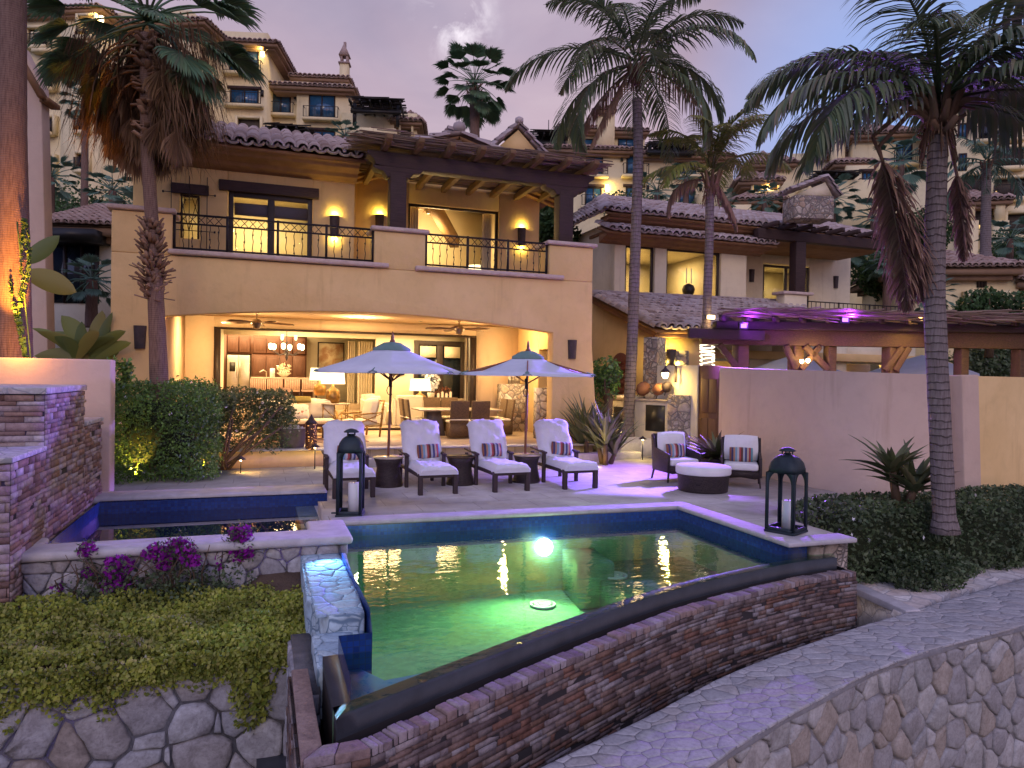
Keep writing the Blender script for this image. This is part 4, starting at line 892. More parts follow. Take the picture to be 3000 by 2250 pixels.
# upper rooms
UY = 19.3; um = MB()
um.holes(-2.95, 2.28, 4.4, 7.42, UY, UY+.25, [(-.83, 1.22, 4.4, 6.66), (-1.92, -1.47, 5.35, 6.45)])
um.box(2.03, 2.28, UY+.25, 20.8, 4.4, 7.6)
um.holes(2.0, 8.1, 4.4, 8.1, 20.8, 21.1, [(4.0, 6.78, 4.4, 7.1)]); um.box(7.85, 8.1, 21.1, 26, 4.4, 8.3); um.box(-2.95, -2.7, UY+.25, 24, 4.4, 7.6)
um.build('upper_wall', P['stucco'], villa, bevel=.02)
rm = MB(); rm.box(-2.7, 2.0, 23.4, 23.5, 4.4, 7.4); rm.box(-2.7, -2.6, UY+.25, 23.4, 4.4, 7.4); rm.box(1.93, 2.03, UY+.25, 23.4, 4.4, 7.4); rm.box(-2.7, 2.0, UY+.25, 23.4, 7.2, 7.3); rm.box(-2.7, 2.0, UY+.25, 23.4, 4.4, 4.43)
rm.build('bedroom_shell', P['white_in'], villa)
rm = MB(); rm.box(2.1, 7.8, 25.6, 25.7, 4.4, 9.2); rm.box(2.2, 2.3, 21.1, 25.6, 4.4, 8.8); rm.box(7.72, 7.82, 21.1, 25.6, 4.4, 8.8); rm.box(2.1, 7.8, 21.1, 25.6, 4.4, 4.43)
rm.quad((2.1, 21.1, 7.45), (7.8, 21.1, 7.45), (7.8, 25.7, 9.0), (2.1, 25.7, 9.0))
rm.build('bedroom_shell', P['white_in'], villa)
MB().beam((4.9, 22.2, 7.7), (6.4, 24.6, 6.75), .32, .36).build('roof_beam', P['joist'], villa)
# lintels
MB().box(-1.04, 1.36, UY-.09, UY+.1, 6.60, 6.86).build('lintel', P['darkwood'], villa, bevel=.012)
MB().box(-2.12, -1.27, UY-.09, UY+.1, 6.43, 6.67).build('lintel', P['darkwood'], villa, bevel=.012)
def door(x0, x1, z0, z1, y, mull=1, fw=.1, name='balcony_door', parent=villa, glass='glass', fm='frame', d=.07):
    m = MB(); m.box(x0, x0+fw, y, y+d, z0, z1); m.box(x1-fw, x1, y, y+d, z0, z1); m.box(x0+fw, x1-fw, y, y+d, z1-fw, z1)
    for k in range(mull): c = x0+(x1-x0)*(k+1)/(mull+1); m.box(c-fw*.7, c+fw*.7, y, y+d, z0, z1-fw)
    f = m.build(name, P[fm], parent, bevel=.006)
    if glass: MB().box(x0+fw, x1-fw, y+d*.45, y+d*.55, z0, z1-fw).build('pane', P[glass], f)
    return f
door(-.82, 1.21, 4.41, 6.60, UY+.03, 1, .12)
bl = MB(); bl.box(-.68, 1.1, UY+.14, UY+.155, 6.05, 6.36); bl.build('window_blind', mat('grey_blind', (.20, .17, .22), None, rough=.9), villa)
f = door(-1.91, -1.48, 5.36, 6.42, UY+.04, 0, .05, 'small_window')
gr = MB()
for x in (-2.1, -1.7, -1.3): gr.tube([(x, UY-.14, 5.05), (x, UY-.14, 6.85)], .01, 5)
for z in (5.52, 6.42): gr.tube([(-2.28, UY-.14, z), (-1.12, UY-.14, z)], .01, 5); gr.tube([(-2.3, UY-.14, z), (-2.26, UY-.14, z)], .028, 6); gr.tube([(-1.14, UY-.14, z), (-1.1, UY-.14, z)], .028, 6)
for x in (-1.9, -1.5): gr.tube([(-1.7, UY-.14, 5.5), (x, UY-.14, 6.4)], .009, 5); gr.tube([(x*.2-1.36, UY-.14, 6.4), (x, UY-.14, 5.9)], .009, 5)
gr.build('grille', P['iron'], f)
fr = MB(); fr.box(4.0, 4.07, 20.9, 21.0, 4.4, 7.1); fr.box(6.71, 6.78, 20.9, 21.0, 4.4, 7.1); fr.box(4.07, 6.71, 20.9, 21.0, 7.04, 7.1); fr.build('door_frame', P['frame'], villa)
def drape(x0, x1, y, z0, z1, folds, m='drape', parent=None, name='curtain', amp=.05):
    n = folds*6; pts = [(x0+(x1-x0)*i/n, y+amp*math.sin(2*PI*i/6)+random.uniform(-.006, .006)) for i in range(n+1)]
    return MB().grid([[(x, y_, z0) for x, y_ in pts], [(x, y_, z1) for x, y_ in pts]]).build(name, P[m], parent, smooth=True)
for i, (a, b, y, l) in enumerate(((4.1, 4.4, 21.3, 'pale drape at the left edge of the upper right bedroom opening'), (6.4, 6.7, 21.3, 'pale drape at the right edge of the upper right bedroom opening'))):
    tag(drape(a, b, y, 4.45, 7.1, 4), l, 'curtain', 'curtains of the upper right bedroom')
tag(drape(4.7, 5.3, 25.4, 4.45, 6.6, 8), 'long drape on the far wall of the upper right bedroom', 'curtain', 'curtains of the upper right bedroom')
tag(drape(3.0, 4.1, 25.4, 4.45, 6.6, 10), 'wide pleated drape at the far left of the upper bedroom', 'curtain', 'curtains of the upper right bedroom')
# roofs
def roof(parent, A, B, C, D, name='roof', m='tile', hips=(), w=.29, l=.42, under='fascia', **k):
    mb = MB(); tile_roof(mb, A, B, C, D, w, l, **k)
    for p, q in hips: ridge_tiles(mb, p, q)
    r = mb.build(name, P[m], parent)
    nrm = (Vector(B)-Vector(A)).cross(Vector(D)-Vector(A)).normalized(); nrm = nrm if nrm.z > 0 else -nrm
    q = [Vector(p)-nrm*.02 for p in (A, B, C, D)]; u = [p-nrm*.08 for p in q]
    MB().add(q+u, [(0, 1, 2, 3), (7, 6, 5, 4), (0, 4, 5, 1), (1, 5, 6, 2), (2, 6, 7, 3), (3, 7, 4, 0)]).build('roof_deck', P[under], r)
    return r
roof(villa, (-3.6, 18.45, 7.52), (2.45, 18.45, 7.52), (2.45, 22.2, 9.0), (-3.6, 22.2, 9.0), hips=[((-3.6, 22.2, 9.03), (3.2, 22.2, 9.03))])
ev = eave(-3.5, 2.32, 18.5, UY+.02, 7.50, .42)   # moulded eave under the tiles
ev.build('eave_moulding', P['fascia'], villa, bevel=.02)
# gable over the recessed room
GYY = 19.85; A_, Bp, Cp_ = (1.75, 7.85), (5.25, 8.92), (8.9, 7.85)
for a, b in ((A_, Bp), (Cp_, Bp)):
    roof(villa, (a[0], 26, a[1]) if a is A_ else (a[0], GYY, a[1]), (a[0], GYY, a[1]) if a is A_ else (a[0], 26, a[1]), (b[0], GYY, b[1]) if a is A_ else (b[0], 26, b[1]), (b[0], 26, b[1]) if a is A_ else (b[0], GYY, b[1]))
rk = MB(); ridge_tiles(rk, (A_[0], GYY, A_[1]+.05), (Bp[0], GYY, Bp[1]+.05), .12); ridge_tiles(rk, (Cp_[0], GYY, Cp_[1]+.05), (Bp[0], GYY, Bp[1]+.05), .12); ridge_tiles(rk, (Bp[0], GYY, Bp[1]+.08), (Bp[0], 26, Bp[1]+.08), .14)
rk.lathe([(.0, 0), (.15, .03), (.19, .14), (.16, .26), (.05, .32)], (Bp[0], GYY+.05, Bp[1]+.08), 12); rk.build('roof_ridge', P['tile'], villa)
gb = MB(); gb.wallp([(A_[0]+.2, 7.95), (Cp_[0]-.2, 7.95), (Bp[0], Bp[1]-.12)], 20.82, 21.0); gb.build('gable_wall', P['stucco'], villa)
gb = MB()
for k, o in enumerate((.1, .3, .52, .74)):
    z = .1+.09*k; gb.wallp([(A_[0]+.3, A_[1]-z-.02), (Bp[0], Bp[1]-z-.02), (Cp_[0]-.3, Cp_[1]-z-.02), (Cp_[0]-.3, Cp_[1]-z-.14), (Bp[0], Bp[1]-z-.14), (A_[0]+.3, A_[1]-z-.14)], GYY+o, 20.81-.004*k)
gb.build('eave_moulding', P['fascia'], villa, bevel=.01)
ev = MB()
for k, (x, z, h) in enumerate(((8.75, 7.86, .1), (8.5, 7.78, .09), (8.3, 7.68, .1))): ev.box(8.1, x, 20.8, 26, z, z+h)
ev.build('eave_moulding', P['fascia'], villa)
# small belfry like chimney behind the gable
bf_ = thing('bell_turret', 'small cream turret with an arched niche and tiled gable behind the villa roof', 'turret', (10.1, 28.3, 9))
c0, c1 = GD(1442, 480, 30.0), GD(1588, 480, 29.6); xa, xb = c0.x, c1.x; zb = GD(1590, 445, 29.8).z; za = GD(1520, 388, 30).z
bx = (xa+xb)/2
bb = MB(); bb.holes(xa, xb, 9, zb, 28.1, 28.3, [(bx-.24, bx+.24, zb-1.1, zb-.25)]); bb.wallp([(xa, zb), (xb, zb), (bx, za)], 28.1, 28.3); bb.box(xa, xb, 29.6, 29.8, 9, zb); bb.box(xa, xa+.2, 28.3, 29.6, 9, zb); bb.box(xb-.2, xb, 28.3, 29.6, 9, zb)
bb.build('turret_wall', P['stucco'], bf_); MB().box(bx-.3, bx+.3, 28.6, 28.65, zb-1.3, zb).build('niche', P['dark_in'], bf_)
rb = MB(); tile_roof(rb, (xa-.25, 27.9, zb-.1), (xa-.25, 30, zb-.1), (bx, 30, za+.12), (bx, 27.9, za+.12)); tile_roof(rb, (xb+.25, 27.9, zb-.1), (xb+.25, 30, zb-.1), (bx, 30, za+.12), (bx, 27.9, za+.12)); ridge_tiles(rb, (bx, 27.9, za+.15), (bx, 30, za+.15)); rb.lathe([(.02, 0), (.17, .08), (.17, .24), (.03, .32)], (bx, 28.0, za+.2), 10)
rb.build('roof', P['tile'], bf_)
# wall behind/right of the recess, closing the rear
MB().box(-3, 8.2, 26.2, 26.4, 4.4, 8.2).build('rear_wall', P['stucco'], villa)
# timber pergola of the balcony
pg = thing('balcony_pergola', 'heavy dark timber pergola with reed cover over the villa balcony', 'pergola', (5.3, 17.8, 5.6))
for x in (3.1, 7.55):
    MB().box(x-.2, x+.2, 17.42, 17.82, 5.6, 7.0).build('post', P['darkwood'], pg, bevel=.02)
    c_ = MB(); c_.wallp([(x-.62, 7.12), (x-.55, 7.04), (x-.36, 7.0), (x-.28, 6.88), (x+.28, 6.88), (x+.36, 7.0), (x+.55, 7.04), (x+.62, 7.12)], 17.43, 17.81); c_.build('bracket', P['darkwood'], pg, bevel=.01)
bm = MB(); bm.wallp([(2.35, 7.47), (2.35, 7.38), (2.5, 7.28), (2.55, 7.15), (2.75, 7.12), (7.95, 7.12), (8.15, 7.15), (8.2, 7.28), (8.35, 7.38), (8.35, 7.47)], 17.44, 17.8); bm.build('beam', P['darkwood'], pg, bevel=.012)
for k in range(8):
    x = 2.75+k*.76; j = MB(); j.wallx([(16.7, 7.66), (16.7, 7.57), (16.85, 7.49), (20.9, 7.49), (20.9, 7.66)], x-.07, x+.07); j.build('joist', P['joist'], pg, bevel=.008)
rd = MB()
for k in range(190):
    y = 16.95+3.75*k/190+random.uniform(-.01, .01); x0, x1 = 2.15+random.uniform(-.35, .1), 8.45+random.uniform(-.15, .3); z = 7.69+random.uniform(0, .03)
    if k < 40: z += random.uniform(-.05, .05)
    seg = 3; xs_ = [x0+(x1-x0)*i/seg for i in range(seg+1)]; rd.tube([(x, y+random.uniform(-.02, .02), z+random.uniform(-.02, .03)) for x in xs_], .014, 4)
for k in range(70):
    x = random.uniform(2.0, 7.6); y = random.uniform(16.85, 17.3); z = 7.70+random.uniform(-.12, .14); L = random.uniform(.5, 1.4); rd.tube([(x, y, z), (x+L, y+random.uniform(-.08, .08), z+random.uniform(-.06, .06))], .013, 4)
rd.build('reed_cover', P['reed'], pg)
# wall sconces
def sconce(loc, label, w=.3, h=.5, lit=True, grp='iron wall sconces', face=(0, -1), s=1, e=14, col=YEL):
    t_ = thing('wall_sconce', label, 'sconce', loc, 0, grp)
    fx, fy = face; m = MB(); n = 8; pr = []
    for i in range(n+1):
        a = PI*i/n; pr.append((math.cos(a)*w/2, math.sin(a)*w*.42))
    def tr(x, d, z): return (x*(-fy)+d*fx, x*fx+d*fy, z)
    for z0, z1, k in ((-h/2, h/2, 1),):
        lo_ = [tr(x*.82, d*.82, z0) for x, d in pr]; hi_ = [tr(x, d, z1) for x, d in pr]; m.grid([lo_, hi_])
        lo2 = [tr(x*.78, d*.78, z0) for x, d in pr]; hi2 = [tr(x*.95, d*.95, z1) for x, d in pr]; m.grid([hi2, lo2])
    m.build('shade', P['leather'], t_, world=False)
    MB().box(*sorted((tr(-.05, 0, 0)[0], tr(.05, .02, 0)[0])), *sorted((tr(-.05, 0, 0)[1], tr(.05, .02, 0)[1])), -h*.3, h*.3).build('backplate', P['leather'], t_, world=False)
    if lit:
        MB().lathe([(.01, -.06), (.03, -.03), (.03, .03), (.01, .06)], tr(0, w*.2, h*.1), 8).build('bulb', P['bulb'], t_, world=False)
        for dz in (h*.5+.04, -h*.5-.04):
            l = Vector(loc)+Vector(tr(0, w*.24, dz)); lamp('POINT', l, e, col, size=.04)
    return t_
# positions of the three lit balcony sconces come from the facade
q = GY(980, 664, UY); sconce((q.x, UY-.0, q.z), 'lit sconce right of the balcony door, throwing yellow light on the stucco', .26, .56)
q = GY(1112, 655, 20.8); sconce((q.x, 20.8, q.z), 'lit sconce half hidden behind the middle balcony pier', .26, .5)
q = GY(1528, 695, 20.8); sconce((q.x, 20.8, q.z), 'lit sconce right of the wide bedroom opening, behind the balcony rail', .27, .56)
for px, py, l in ((410, 988, 'dark unlit sconce on the left pier of the villa, beside the fan palm'), (1676, 1024, 'dark unlit sconce on the right pier of the patio arch')):
    q = GY(px, py, FY); sconce((q.x, FY, q.z), l, .26, .5, False)

# ---------------------------------------------------------------- interior of the ground floor
LF = .47
lr = MB(); lr.box(-3.0, 7.9, 22.18, 30.2, .37, LF); struct('living_floor', lr, P['patio'])
lr = MB(); lr.box(-2.6, 7.9, 22.18, 25.3, 3.62, 3.7); lr.box(-2.7, -2.6, 22.18, 25.3, LF, 3.66); lr.box(7.6, 7.7, 22.18, 25.3, LF, 3.66)
ox0, ox1 = GY(655, 1000, 25.3).x, GY(1102, 1000, 25.3).x; oz = GY(880, 986, 25.3).z
lr.holes(-3.4, 7.9, LF, 3.7, 25.3, 25.5, [(ox0, ox1, LF, oz)])
lr.box(-3.4, ox1+.7, 25.5, 30.2, 3.9, 4.0); lr.box(-3.4, ox1+.7, 30.2, 30.3, LF, 4.0); lr.box(-3.4, -3.3, 25.5, 30.2, LF, 4); lr.box(ox1+.7, ox1+.8, 25.5, 30.2, LF, 4)
lr.build('living_room_shell', P['white_in'], villa)
KF = .95
kf = MB(); kf.box(-3.3, ox1, 26.6, 30.2, LF, KF); kf.box(-3.3, ox1, 26.3, 26.6, LF, .79); kf.box(-3.3, ox1, 26.0, 26.3, LF, .63)
struct('kitchen_floor', kf, P['patio'])
# kitchen
ky = 29.9
cx0, cx1 = GY(662, 1050, ky).x, GY(896, 1050, ky).x; cz1 = GY(780, 990, ky).z
fx0, fx1 = GY(664, 1100, ky-.7).x, GY(732, 1100, ky-.7).x; fz = GY(700, 1040, ky-.7).z
cab = thing('kitchen_cabinet', 'tall wall of reddish brown panelled kitchen cabinets', 'cabinet', ((cx0+cx1)/2, ky, KF))
cm = MB(); cm.box(cx0, cx1, ky-.55, ky+.2, fz+.05, cz1+.1); cm.box(fx1+.05, cx1, ky-.55, ky+.2, KF, fz+.05); cm.box(cx0-.1, fx0-.02, ky-.6, ky+.2, KF, cz1+.1); cm.build('carcass', P['cab'], cab)
xs_ = np.linspace(fx1+.1, cx1-.04, 5)
for i in range(4):
    for z0, z1 in ((KF+.95, fz+.0), (fz+.1, cz1)):
        d = MB(); d.box(xs_[i]+.02, xs_[i+1]-.02, ky-.59, ky-.55, z0, z1); d.box(xs_[i]+.1, xs_[i+1]-.1, ky-.61, ky-.59, z0+.1, z1-.1); d.build('cabinet_door', P['cab'], cab, bevel=.01)
xm = (fx0+fx1)/2
for a, b in ((fx0, xm), (xm, fx1)):
    d = MB(); d.box(a+.02, b-.02, ky-.59, ky-.55, fz+.12, cz1); d.box(a+.09, b-.09, ky-.61, ky-.59, fz+.2, cz1-.09); d.build('cabinet_door', P['cab'], cab, bevel=.01)
fr_ = thing('refrigerator', 'stainless steel double door refrigerator set in brown cabinets', 'refrigerator', (xm, ky-.7, KF))
MB().box(fx0, fx1, ky-.56, ky+.1, KF, fz).build('body', P['steel'], fr_)
d1 = MB().box(fx0+.01, xm-.01, ky-.72, ky-.57, KF+.08, fz-.01).build('door', P['steel'], fr_, bevel=.012); d2 = MB().box(xm+.01, fx1-.01, ky-.72, ky-.57, KF+.08, fz-.01).build('door', P['steel'], fr_, bevel=.012)
MB().tube([(xm-.05, ky-.77, KF+.9), (xm-.05, ky-.77, fz-.25)], .015, 6).build('handle', P['steel'], d1); MB().tube([(xm+.05, ky-.77, KF+.9), (xm+.05, ky-.77, fz-.25)], .015, 6).build('handle', P['steel'], d2)
MB().box(fx0+.1, fx0+.3, ky-.735, ky-.72, KF+1.15, KF+1.5).build('dispenser', P['black'], d1)
iy = 27.6; ix0, ix1 = GY(735, 1110, iy).x, GY(925, 1110, iy).x; iz = GY(850, 1106, iy).z
isl = thing('kitchen_island', 'pale topped breakfast bar in front of the kitchen cabinets', 'kitchen island', ((ix0+ix1)/2, iy, KF))
MB().box(ix0, ix1, iy-.3, iy+.6, iz-.06, iz).build('counter_top', P['counter'], isl, bevel=.01); MB().box(ix0+.1, ix1-.1, iy-.0, iy+.5, KF, iz-.06).build('base', P['cab'], isl)
it_x = lambda px, y: GY(px, 1100, y).x
j = thing('candle', 'fat white candle on the kitchen bar', 'candle', (it_x(798, iy), iy, iz)); MB().lathe([(.09, 0), (.09, .32), (.02, .33)], (0, 0, 0), 12).build('wax', P['wax'], j, world=False)
j = thing('fruit_bowl', 'glass bowl of flowers on the kitchen bar', 'bowl', (it_x(832, iy), iy, iz)); MB().lathe([(.08, 0), (.1, .03), (.26, .16), (.25, .17), (.09, .05)], (0, 0, 0), 14).build('bowl', P['stonewhite'], j, world=False)
lm_ = MB(); leaves(lm_, blob_points(90, (0, 0, .33), (.24, .2, .2)), .12); lm_.build('flowers', P['cream_fab'], j, world=False)
fct = MB(); x = it_x(772, iy); fct.tube([(x+.1, iy+.2, iz), (x+.1, iy+.2, iz+.2), (x, iy+.1, iz+.26), (x-.14, iy, iz+.18)], .02, 6); tag(fct.build('faucet', P['steel']), 'curved tap at the left end of the kitchen bar', 'tap')
sy = 27.0
def stool(loc, label):
    s_ = thing('bar_stool', label, 'bar stool', loc, 0, 'stools along the kitchen bar'); w = .27
    b = MB()
    for k in range(9): x = -w+2*w*(k+.5)/9; b.box(x-w/9*.8, x+w/9*.8, -.03, .03, -.05, .34)
    b.box(-w, w, -.02, .02, .34, .38); b.build('backrest', P['pinkchair'], s_, world=False)
    MB().box(-w, w, 0, .42, -.12, -.05).build('seat', P['pinkchair'], s_, world=False, bevel=.02)
    for sx in (-1, 1):
        for yy in (.02, .4): MB().beam((sx*w*.9, yy, -.12), (sx*w*.95, yy, loc_floor-loc[2]), .04, .04).build('leg', P['darkwood'], s_, world=False)
    return s_
loc_floor = KF
LB = ['leftmost of the pale slatted stools at the kitchen bar', 'second pale slatted stool from the left at the kitchen bar', 'third pale slatted stool from the left at the kitchen bar', 'rightmost of the pale slatted stools at the kitchen bar']
for px, l in zip((756, 805, 856, 907), LB): q = GY(px, 1138, sy); stool((q.x, sy, q.z), l)
# dining table of the living room, with pink chairs behind the hedge
ty = 24.4; q = GY(790, 1165, ty)
dt = thing('dining_table', 'long reddish dining table in the living room behind the hedge', 'table', (q.x, ty, LF))
MB().box(-1.5, 1.5, -.5, .5, .72, .78).build('table_top', P['pinkchair'], dt, world=False, bevel=.01)
for sx in (-1.3, 1.3): MB().box(sx-.08, sx+.08, -.3, .3, 0, .72).build('leg', P['darkwood'], dt, world=False)
def pchair(loc, rz, label):
    c_ = thing('dining_chair', label, 'chair', loc, rz, 'chairs round the living room dining table')
    b = MB(); P_ = []
    for i in range(5): z = .45+.55*i/4; P_.append([(x, .03-.06*i/4+.05*(x/.27)**2, z+(.03*(1-(x/.27)**2) if i == 4 else 0)) for x in np.linspace(-.27, .27, 6)])
    b.grid(P_); b.grid([[(x, y+.05, z) for x, y, z in r][::-1] for r in P_]); b.build('backrest', P['pinkchair'], c_, world=False)
    MB().box(-.25, .25, .04, .5, .4, .48).build('seat', P['pinkchair'], c_, world=False, bevel=.03)
    for sx in (-.22, .22):
        for yy in (.07, .45): MB().beam((sx, yy, .4), (sx, yy, 0), .04, .04).build('leg', P['darkwood'], c_, world=False)
for px, y, rz, l in ((725, 23.5, 0, 'pink curved back dining chair nearest the hedge top, left of its pair'), (826, 23.5, 0, 'pink curved back dining chair right of its pair, behind the patio sofa'), (683, 25.0, R(100), 'cream high back dining chair beside the refrigerator')):
    q = GY(px, 1165, y); pchair((q.x, y, LF+.12), rz, l)
# chandelier
cy = 24.4; q = GY(840, 1010, cy); ch = thing('chandelier', 'iron chandelier with two tiers of glowing glass shades in the kitchen end', 'chandelier', (q.x, cy, q.z))
m = MB(); m.tube([(0, 0, .55), (0, 0, -.5)], .015, 6); m.lathe([(.01, -.52), (.05, -.42), (.02, -.3), (.06, -.2), (.02, -.1)], (0, 0, 0), 8)
for k in range(9):
    a = 2*PI*k/9; rr_ = .52 if k < 6 else .28; 
    if k < 6: a = 2*PI*k/6+.3; m.tube([(0, 0, -.25), (.25*math.cos(a), .25*math.sin(a), -.35), (rr_*math.cos(a), rr_*math.sin(a), -.18)], .012, 5)
    else: a = 2*PI*k/3; m.tube([(0, 0, .1), (.15*math.cos(a), .15*math.sin(a), .0), (rr_*math.cos(a), rr_*math.sin(a), .12)], .012, 5)
m.build('frame', P['iron'], ch, world=False)
for k in range(6): a = 2*PI*k/6+.3; MB().lathe([(.03, -.09), (.065, -.04), (.07, .06), (.03, .1)], (.52*math.cos(a), .52*math.sin(a), -.07), 10).build('glass_shade', P['bulb'], ch, world=False)
for k in range(3): a = 2*PI*k/3; MB().lathe([(.03, -.05), (.05, 0), (.05, .12)], (.28*math.cos(a), .28*math.sin(a), .2), 8).build('glass_shade', P['shade'], ch, world=False)
lamp('POINT', (q.x, cy, q.z-.25), 55, GLOW, size=.4)
# painting, roman shade, drapes, steps seen through the room
def rect_thing(name, label, cat, px0, py0, px1, py1, y, m, fm=None, d=.04, group=None, frame=.05):
    a, b = GY(px0, py0, y), GY(px1, py1, y); x0, x1, z1, z0 = a.x, b.x, a.z, b.z
    z0, z1 = min(z0, z1), max(z0, z1); r = thing(name, label, cat, ((x0+x1)/2, y, z0), 0, group)
    MB().box(x0+frame*.5, x1-frame*.5, y-d*.5, y, z0+frame*.5, z1-frame*.5).build('picture', P[m], r)
    if fm:
        f = MB(); f.box(x0, x1, y-d, y, z1-frame, z1); f.box(x0, x1, y-d, y, z0, z0+frame); f.box(x0, x0+frame, y-d, y, z0+frame, z1-frame); f.box(x1-frame, x1, y-d, y, z0+frame, z1-frame); f.build('frame', P[fm], r)
    return r
rect_thing('painting', 'large abstract painting in soft golds on the back wall, right of the cabinets', 'painting', 931, 1002, 1008, 1092, 30.15, 'paint', 'frame', frame=.04)
rect_thing('picture', 'small framed print on the wall under the left umbrella rim', 'picture', 1143, 1082, 1184, 1099, 25.28, 'drape', 'frame', frame=.05)
def dr_thing(px0, px1, pyt, y, z0, folds, label, m='drape'):
    a, b = GY(px0, pyt, y), GY(px1, pyt, y); tag(drape(a.x, b.x, y, z0, a.z, folds, m), label, 'curtain', 'cream curtains of the living room')
dr_thing(1048, 1092, 1000, 27.5, LF+.2, 6, 'cream curtain hanging right of the striped steps')
dr_thing(1018, 1040, 1000, 28.5, LF+.2, 4, 'narrow cream curtain behind the table lamps')
dr_thing(1362, 1392, 985, 22.6, LF, 5, 'cream curtain gathered at the right end of the sliding doors')
# french doors at the back
a, b = GY(1213, 997, 25.28), GY(1361, 1010, 25.28)
fd = door(a.x, b.x, LF, a.z, 25.18, 1, .16, 'french_door', villa, 'darkglass', 'frame', .1)
xm = (a.x+b.x)/2
for u, v in ((a.x+.2, xm-.16), (xm+.16, b.x-.2)): MB().box(u, v, 25.14, 25.17, a.z-.6, a.z-.2).build('roman_shade', P['drape'], fd)
# table lamps
def tlamp(px, py, y, label, r=.26, h=.3, base=.35, m='brass', e=30, sh='shade', square=0):
    q = GY(px, py, y); t_ = thing('table_lamp', label, 'lamp', (q.x, y, q.z-h/2-base), 0)
    MB().lathe([(r*.5, 0), (r*.62, base*.3), (r*.55, base*.65), (r*.12, base*.85), (r*.1, base)], (0, 0, 0), 12).build('base', P[m], t_, world=False, smooth=True)
    s_ = MB(); n = 20
    if square: s_.lathe([(r*.98, base), (r, base+h)], (0, 0, 0), 24)
    else: s_.lathe([(r, base), (r*.88, base+h)], (0, 0, 0), 20)
    s_.f = s_.f[:-2]; s_.m = s_.m[:-2]; s_.build('lamp_shade', P[sh], t_, world=False, smooth=True)
    if e: lamp('POINT', (q.x, y, q.z+h*.2), e, GLOW, size=.12)
    return t_
tlamp(976, 1102, 21.0, 'front lamp with white drum shade and gold base on the iron side table', .34, .44, .55, e=24)
tlamp(938, 1096, 24.2, 'rear lamp with white drum shade beside the stools', .34, .4, .5, e=24)
tlamp(1231, 1127, 23.6, 'lamp with wide cream drum shade on the console behind the dining table', .36, .40, .5, e=10)
q = GY(1290, 1180, 23.6); zc = q.z
co_ = thing('console_table', 'long cream console table in front of the french doors', 'table', (q.x, 23.7, LF)); tz = GY(1290, 1168, 23.6).z-LF
MB().box(-1.5, 1.6, -.25, .25, tz-.06, tz).build('table_top', P['counter'], co_, world=False, bevel=.01)
for sx in (-1.4, 1.5): MB().box(sx-.06, sx+.06, -.2, .2, 0, tz-.06).build('leg', P['cab'], co_, world=False)
q2 = GY(1265, 1150, 23.5); j = thing('orchid', 'white orchid in a pot on the console table', 'orchid', (q2.x, 23.6, tz+LF)); MB().lathe([(.1, 0), (.13, .2)], (0, 0, 0), 10).build('pot', P['stonewhite'], j, world=False)
m = MB(); leaves(m, blob_points(150, (0, 0, .55), (.3, .16, .3)), .13); m.build('petals', P['flower'], j, world=False)
j = thing('candle_group', 'cluster of orange candles and flowers on the console table', 'candles', (GY(1300, 1165, 23.5).x, 23.55, tz+LF))
m = MB(); leaves(m, blob_points(120, (0, 0, .2), (.3, .15, .2)), .1); m.build('petals', P['brickscreen'], j, world=False); m = MB()
for k in range(4): m.lathe([(.04, 0), (.04, .18+.05*(k % 2)), (.01, .2+.05*(k % 2))], (-.2+.14*k, -.1, 0), 8)
m.build('candles', P['candleglow'], j, world=False)
# ceiling downlights of the patio, then unseen fill lamps for patio and rooms
def downlight(x, y, z, e=45, spot=130, label=None, col=GLOW):
    t_ = thing('ceiling_downlight', label, 'downlight', (x, y, z), 0, 'recessed ceiling downlights'); MB().lathe([(.07, -.01), (.055, -.012), (.05, 0)], (0, 0, 0), 12).build('rim', P['nickel'], t_, world=False)
    lamp('SPOT', (x, y, z-.03), e, col, (x, y, 0), size=.05, spot=spot, blend=.9)
for k, (x, y, l) in enumerate(((-.6, 20.2, 'patio ceiling downlight nearest the left fan'), (2.7, 20.6, 'patio ceiling downlight between the two fans'), (4.4, 20.8, 'patio ceiling downlight just left of the right fan'), (6.9, 20.4, 'patio ceiling downlight over the stone pillar'), (1.0, 18.6, 'patio ceiling downlight over the sofa'), (6.0, 18.6, 'patio ceiling downlight over the wicker dining chairs'))):
    downlight(x, y, 3.66, 240, label=l)
for x_ in (-1.2, 2.6, 6.9): lamp('POINT', (x_, 20.2, 3.3), 140, GLOW, size=.05, name='patio_fill_light')  # unseen point lamps added to brighten the patio walls and ceiling
lamp('AREA', (2.8, 23.8, 3.5), 420, GLOW, (2.8, 23.8, 0), size=7, size_y=2, name='living_room_fill_light')  # unseen area lamp added to fill the living room with light
lamp('AREA', (-.4, 28.2, 3.8), 420, GLOW, (-.4, 28.4, 0), size=3.6, size_y=3, name='kitchen_fill_light')  # unseen area lamp added to fill the kitchen with light
lamp('AREA', (-.3, 21.6, 7.1), 160, (1, .68, .28), (-.3, 21.6, 4), size=2.5, size_y=2, name='bedroom_ceiling_light')
lamp('POINT', (5.2, 23.5, 6.6), 320, (1, .66, .27), size=.5, name='bedroom_lamp_light')
tlamp(1395, 790, 23.4, 'glowing bedside lamp seen through the upper balcony rail', .3, .26, .3, e=26)
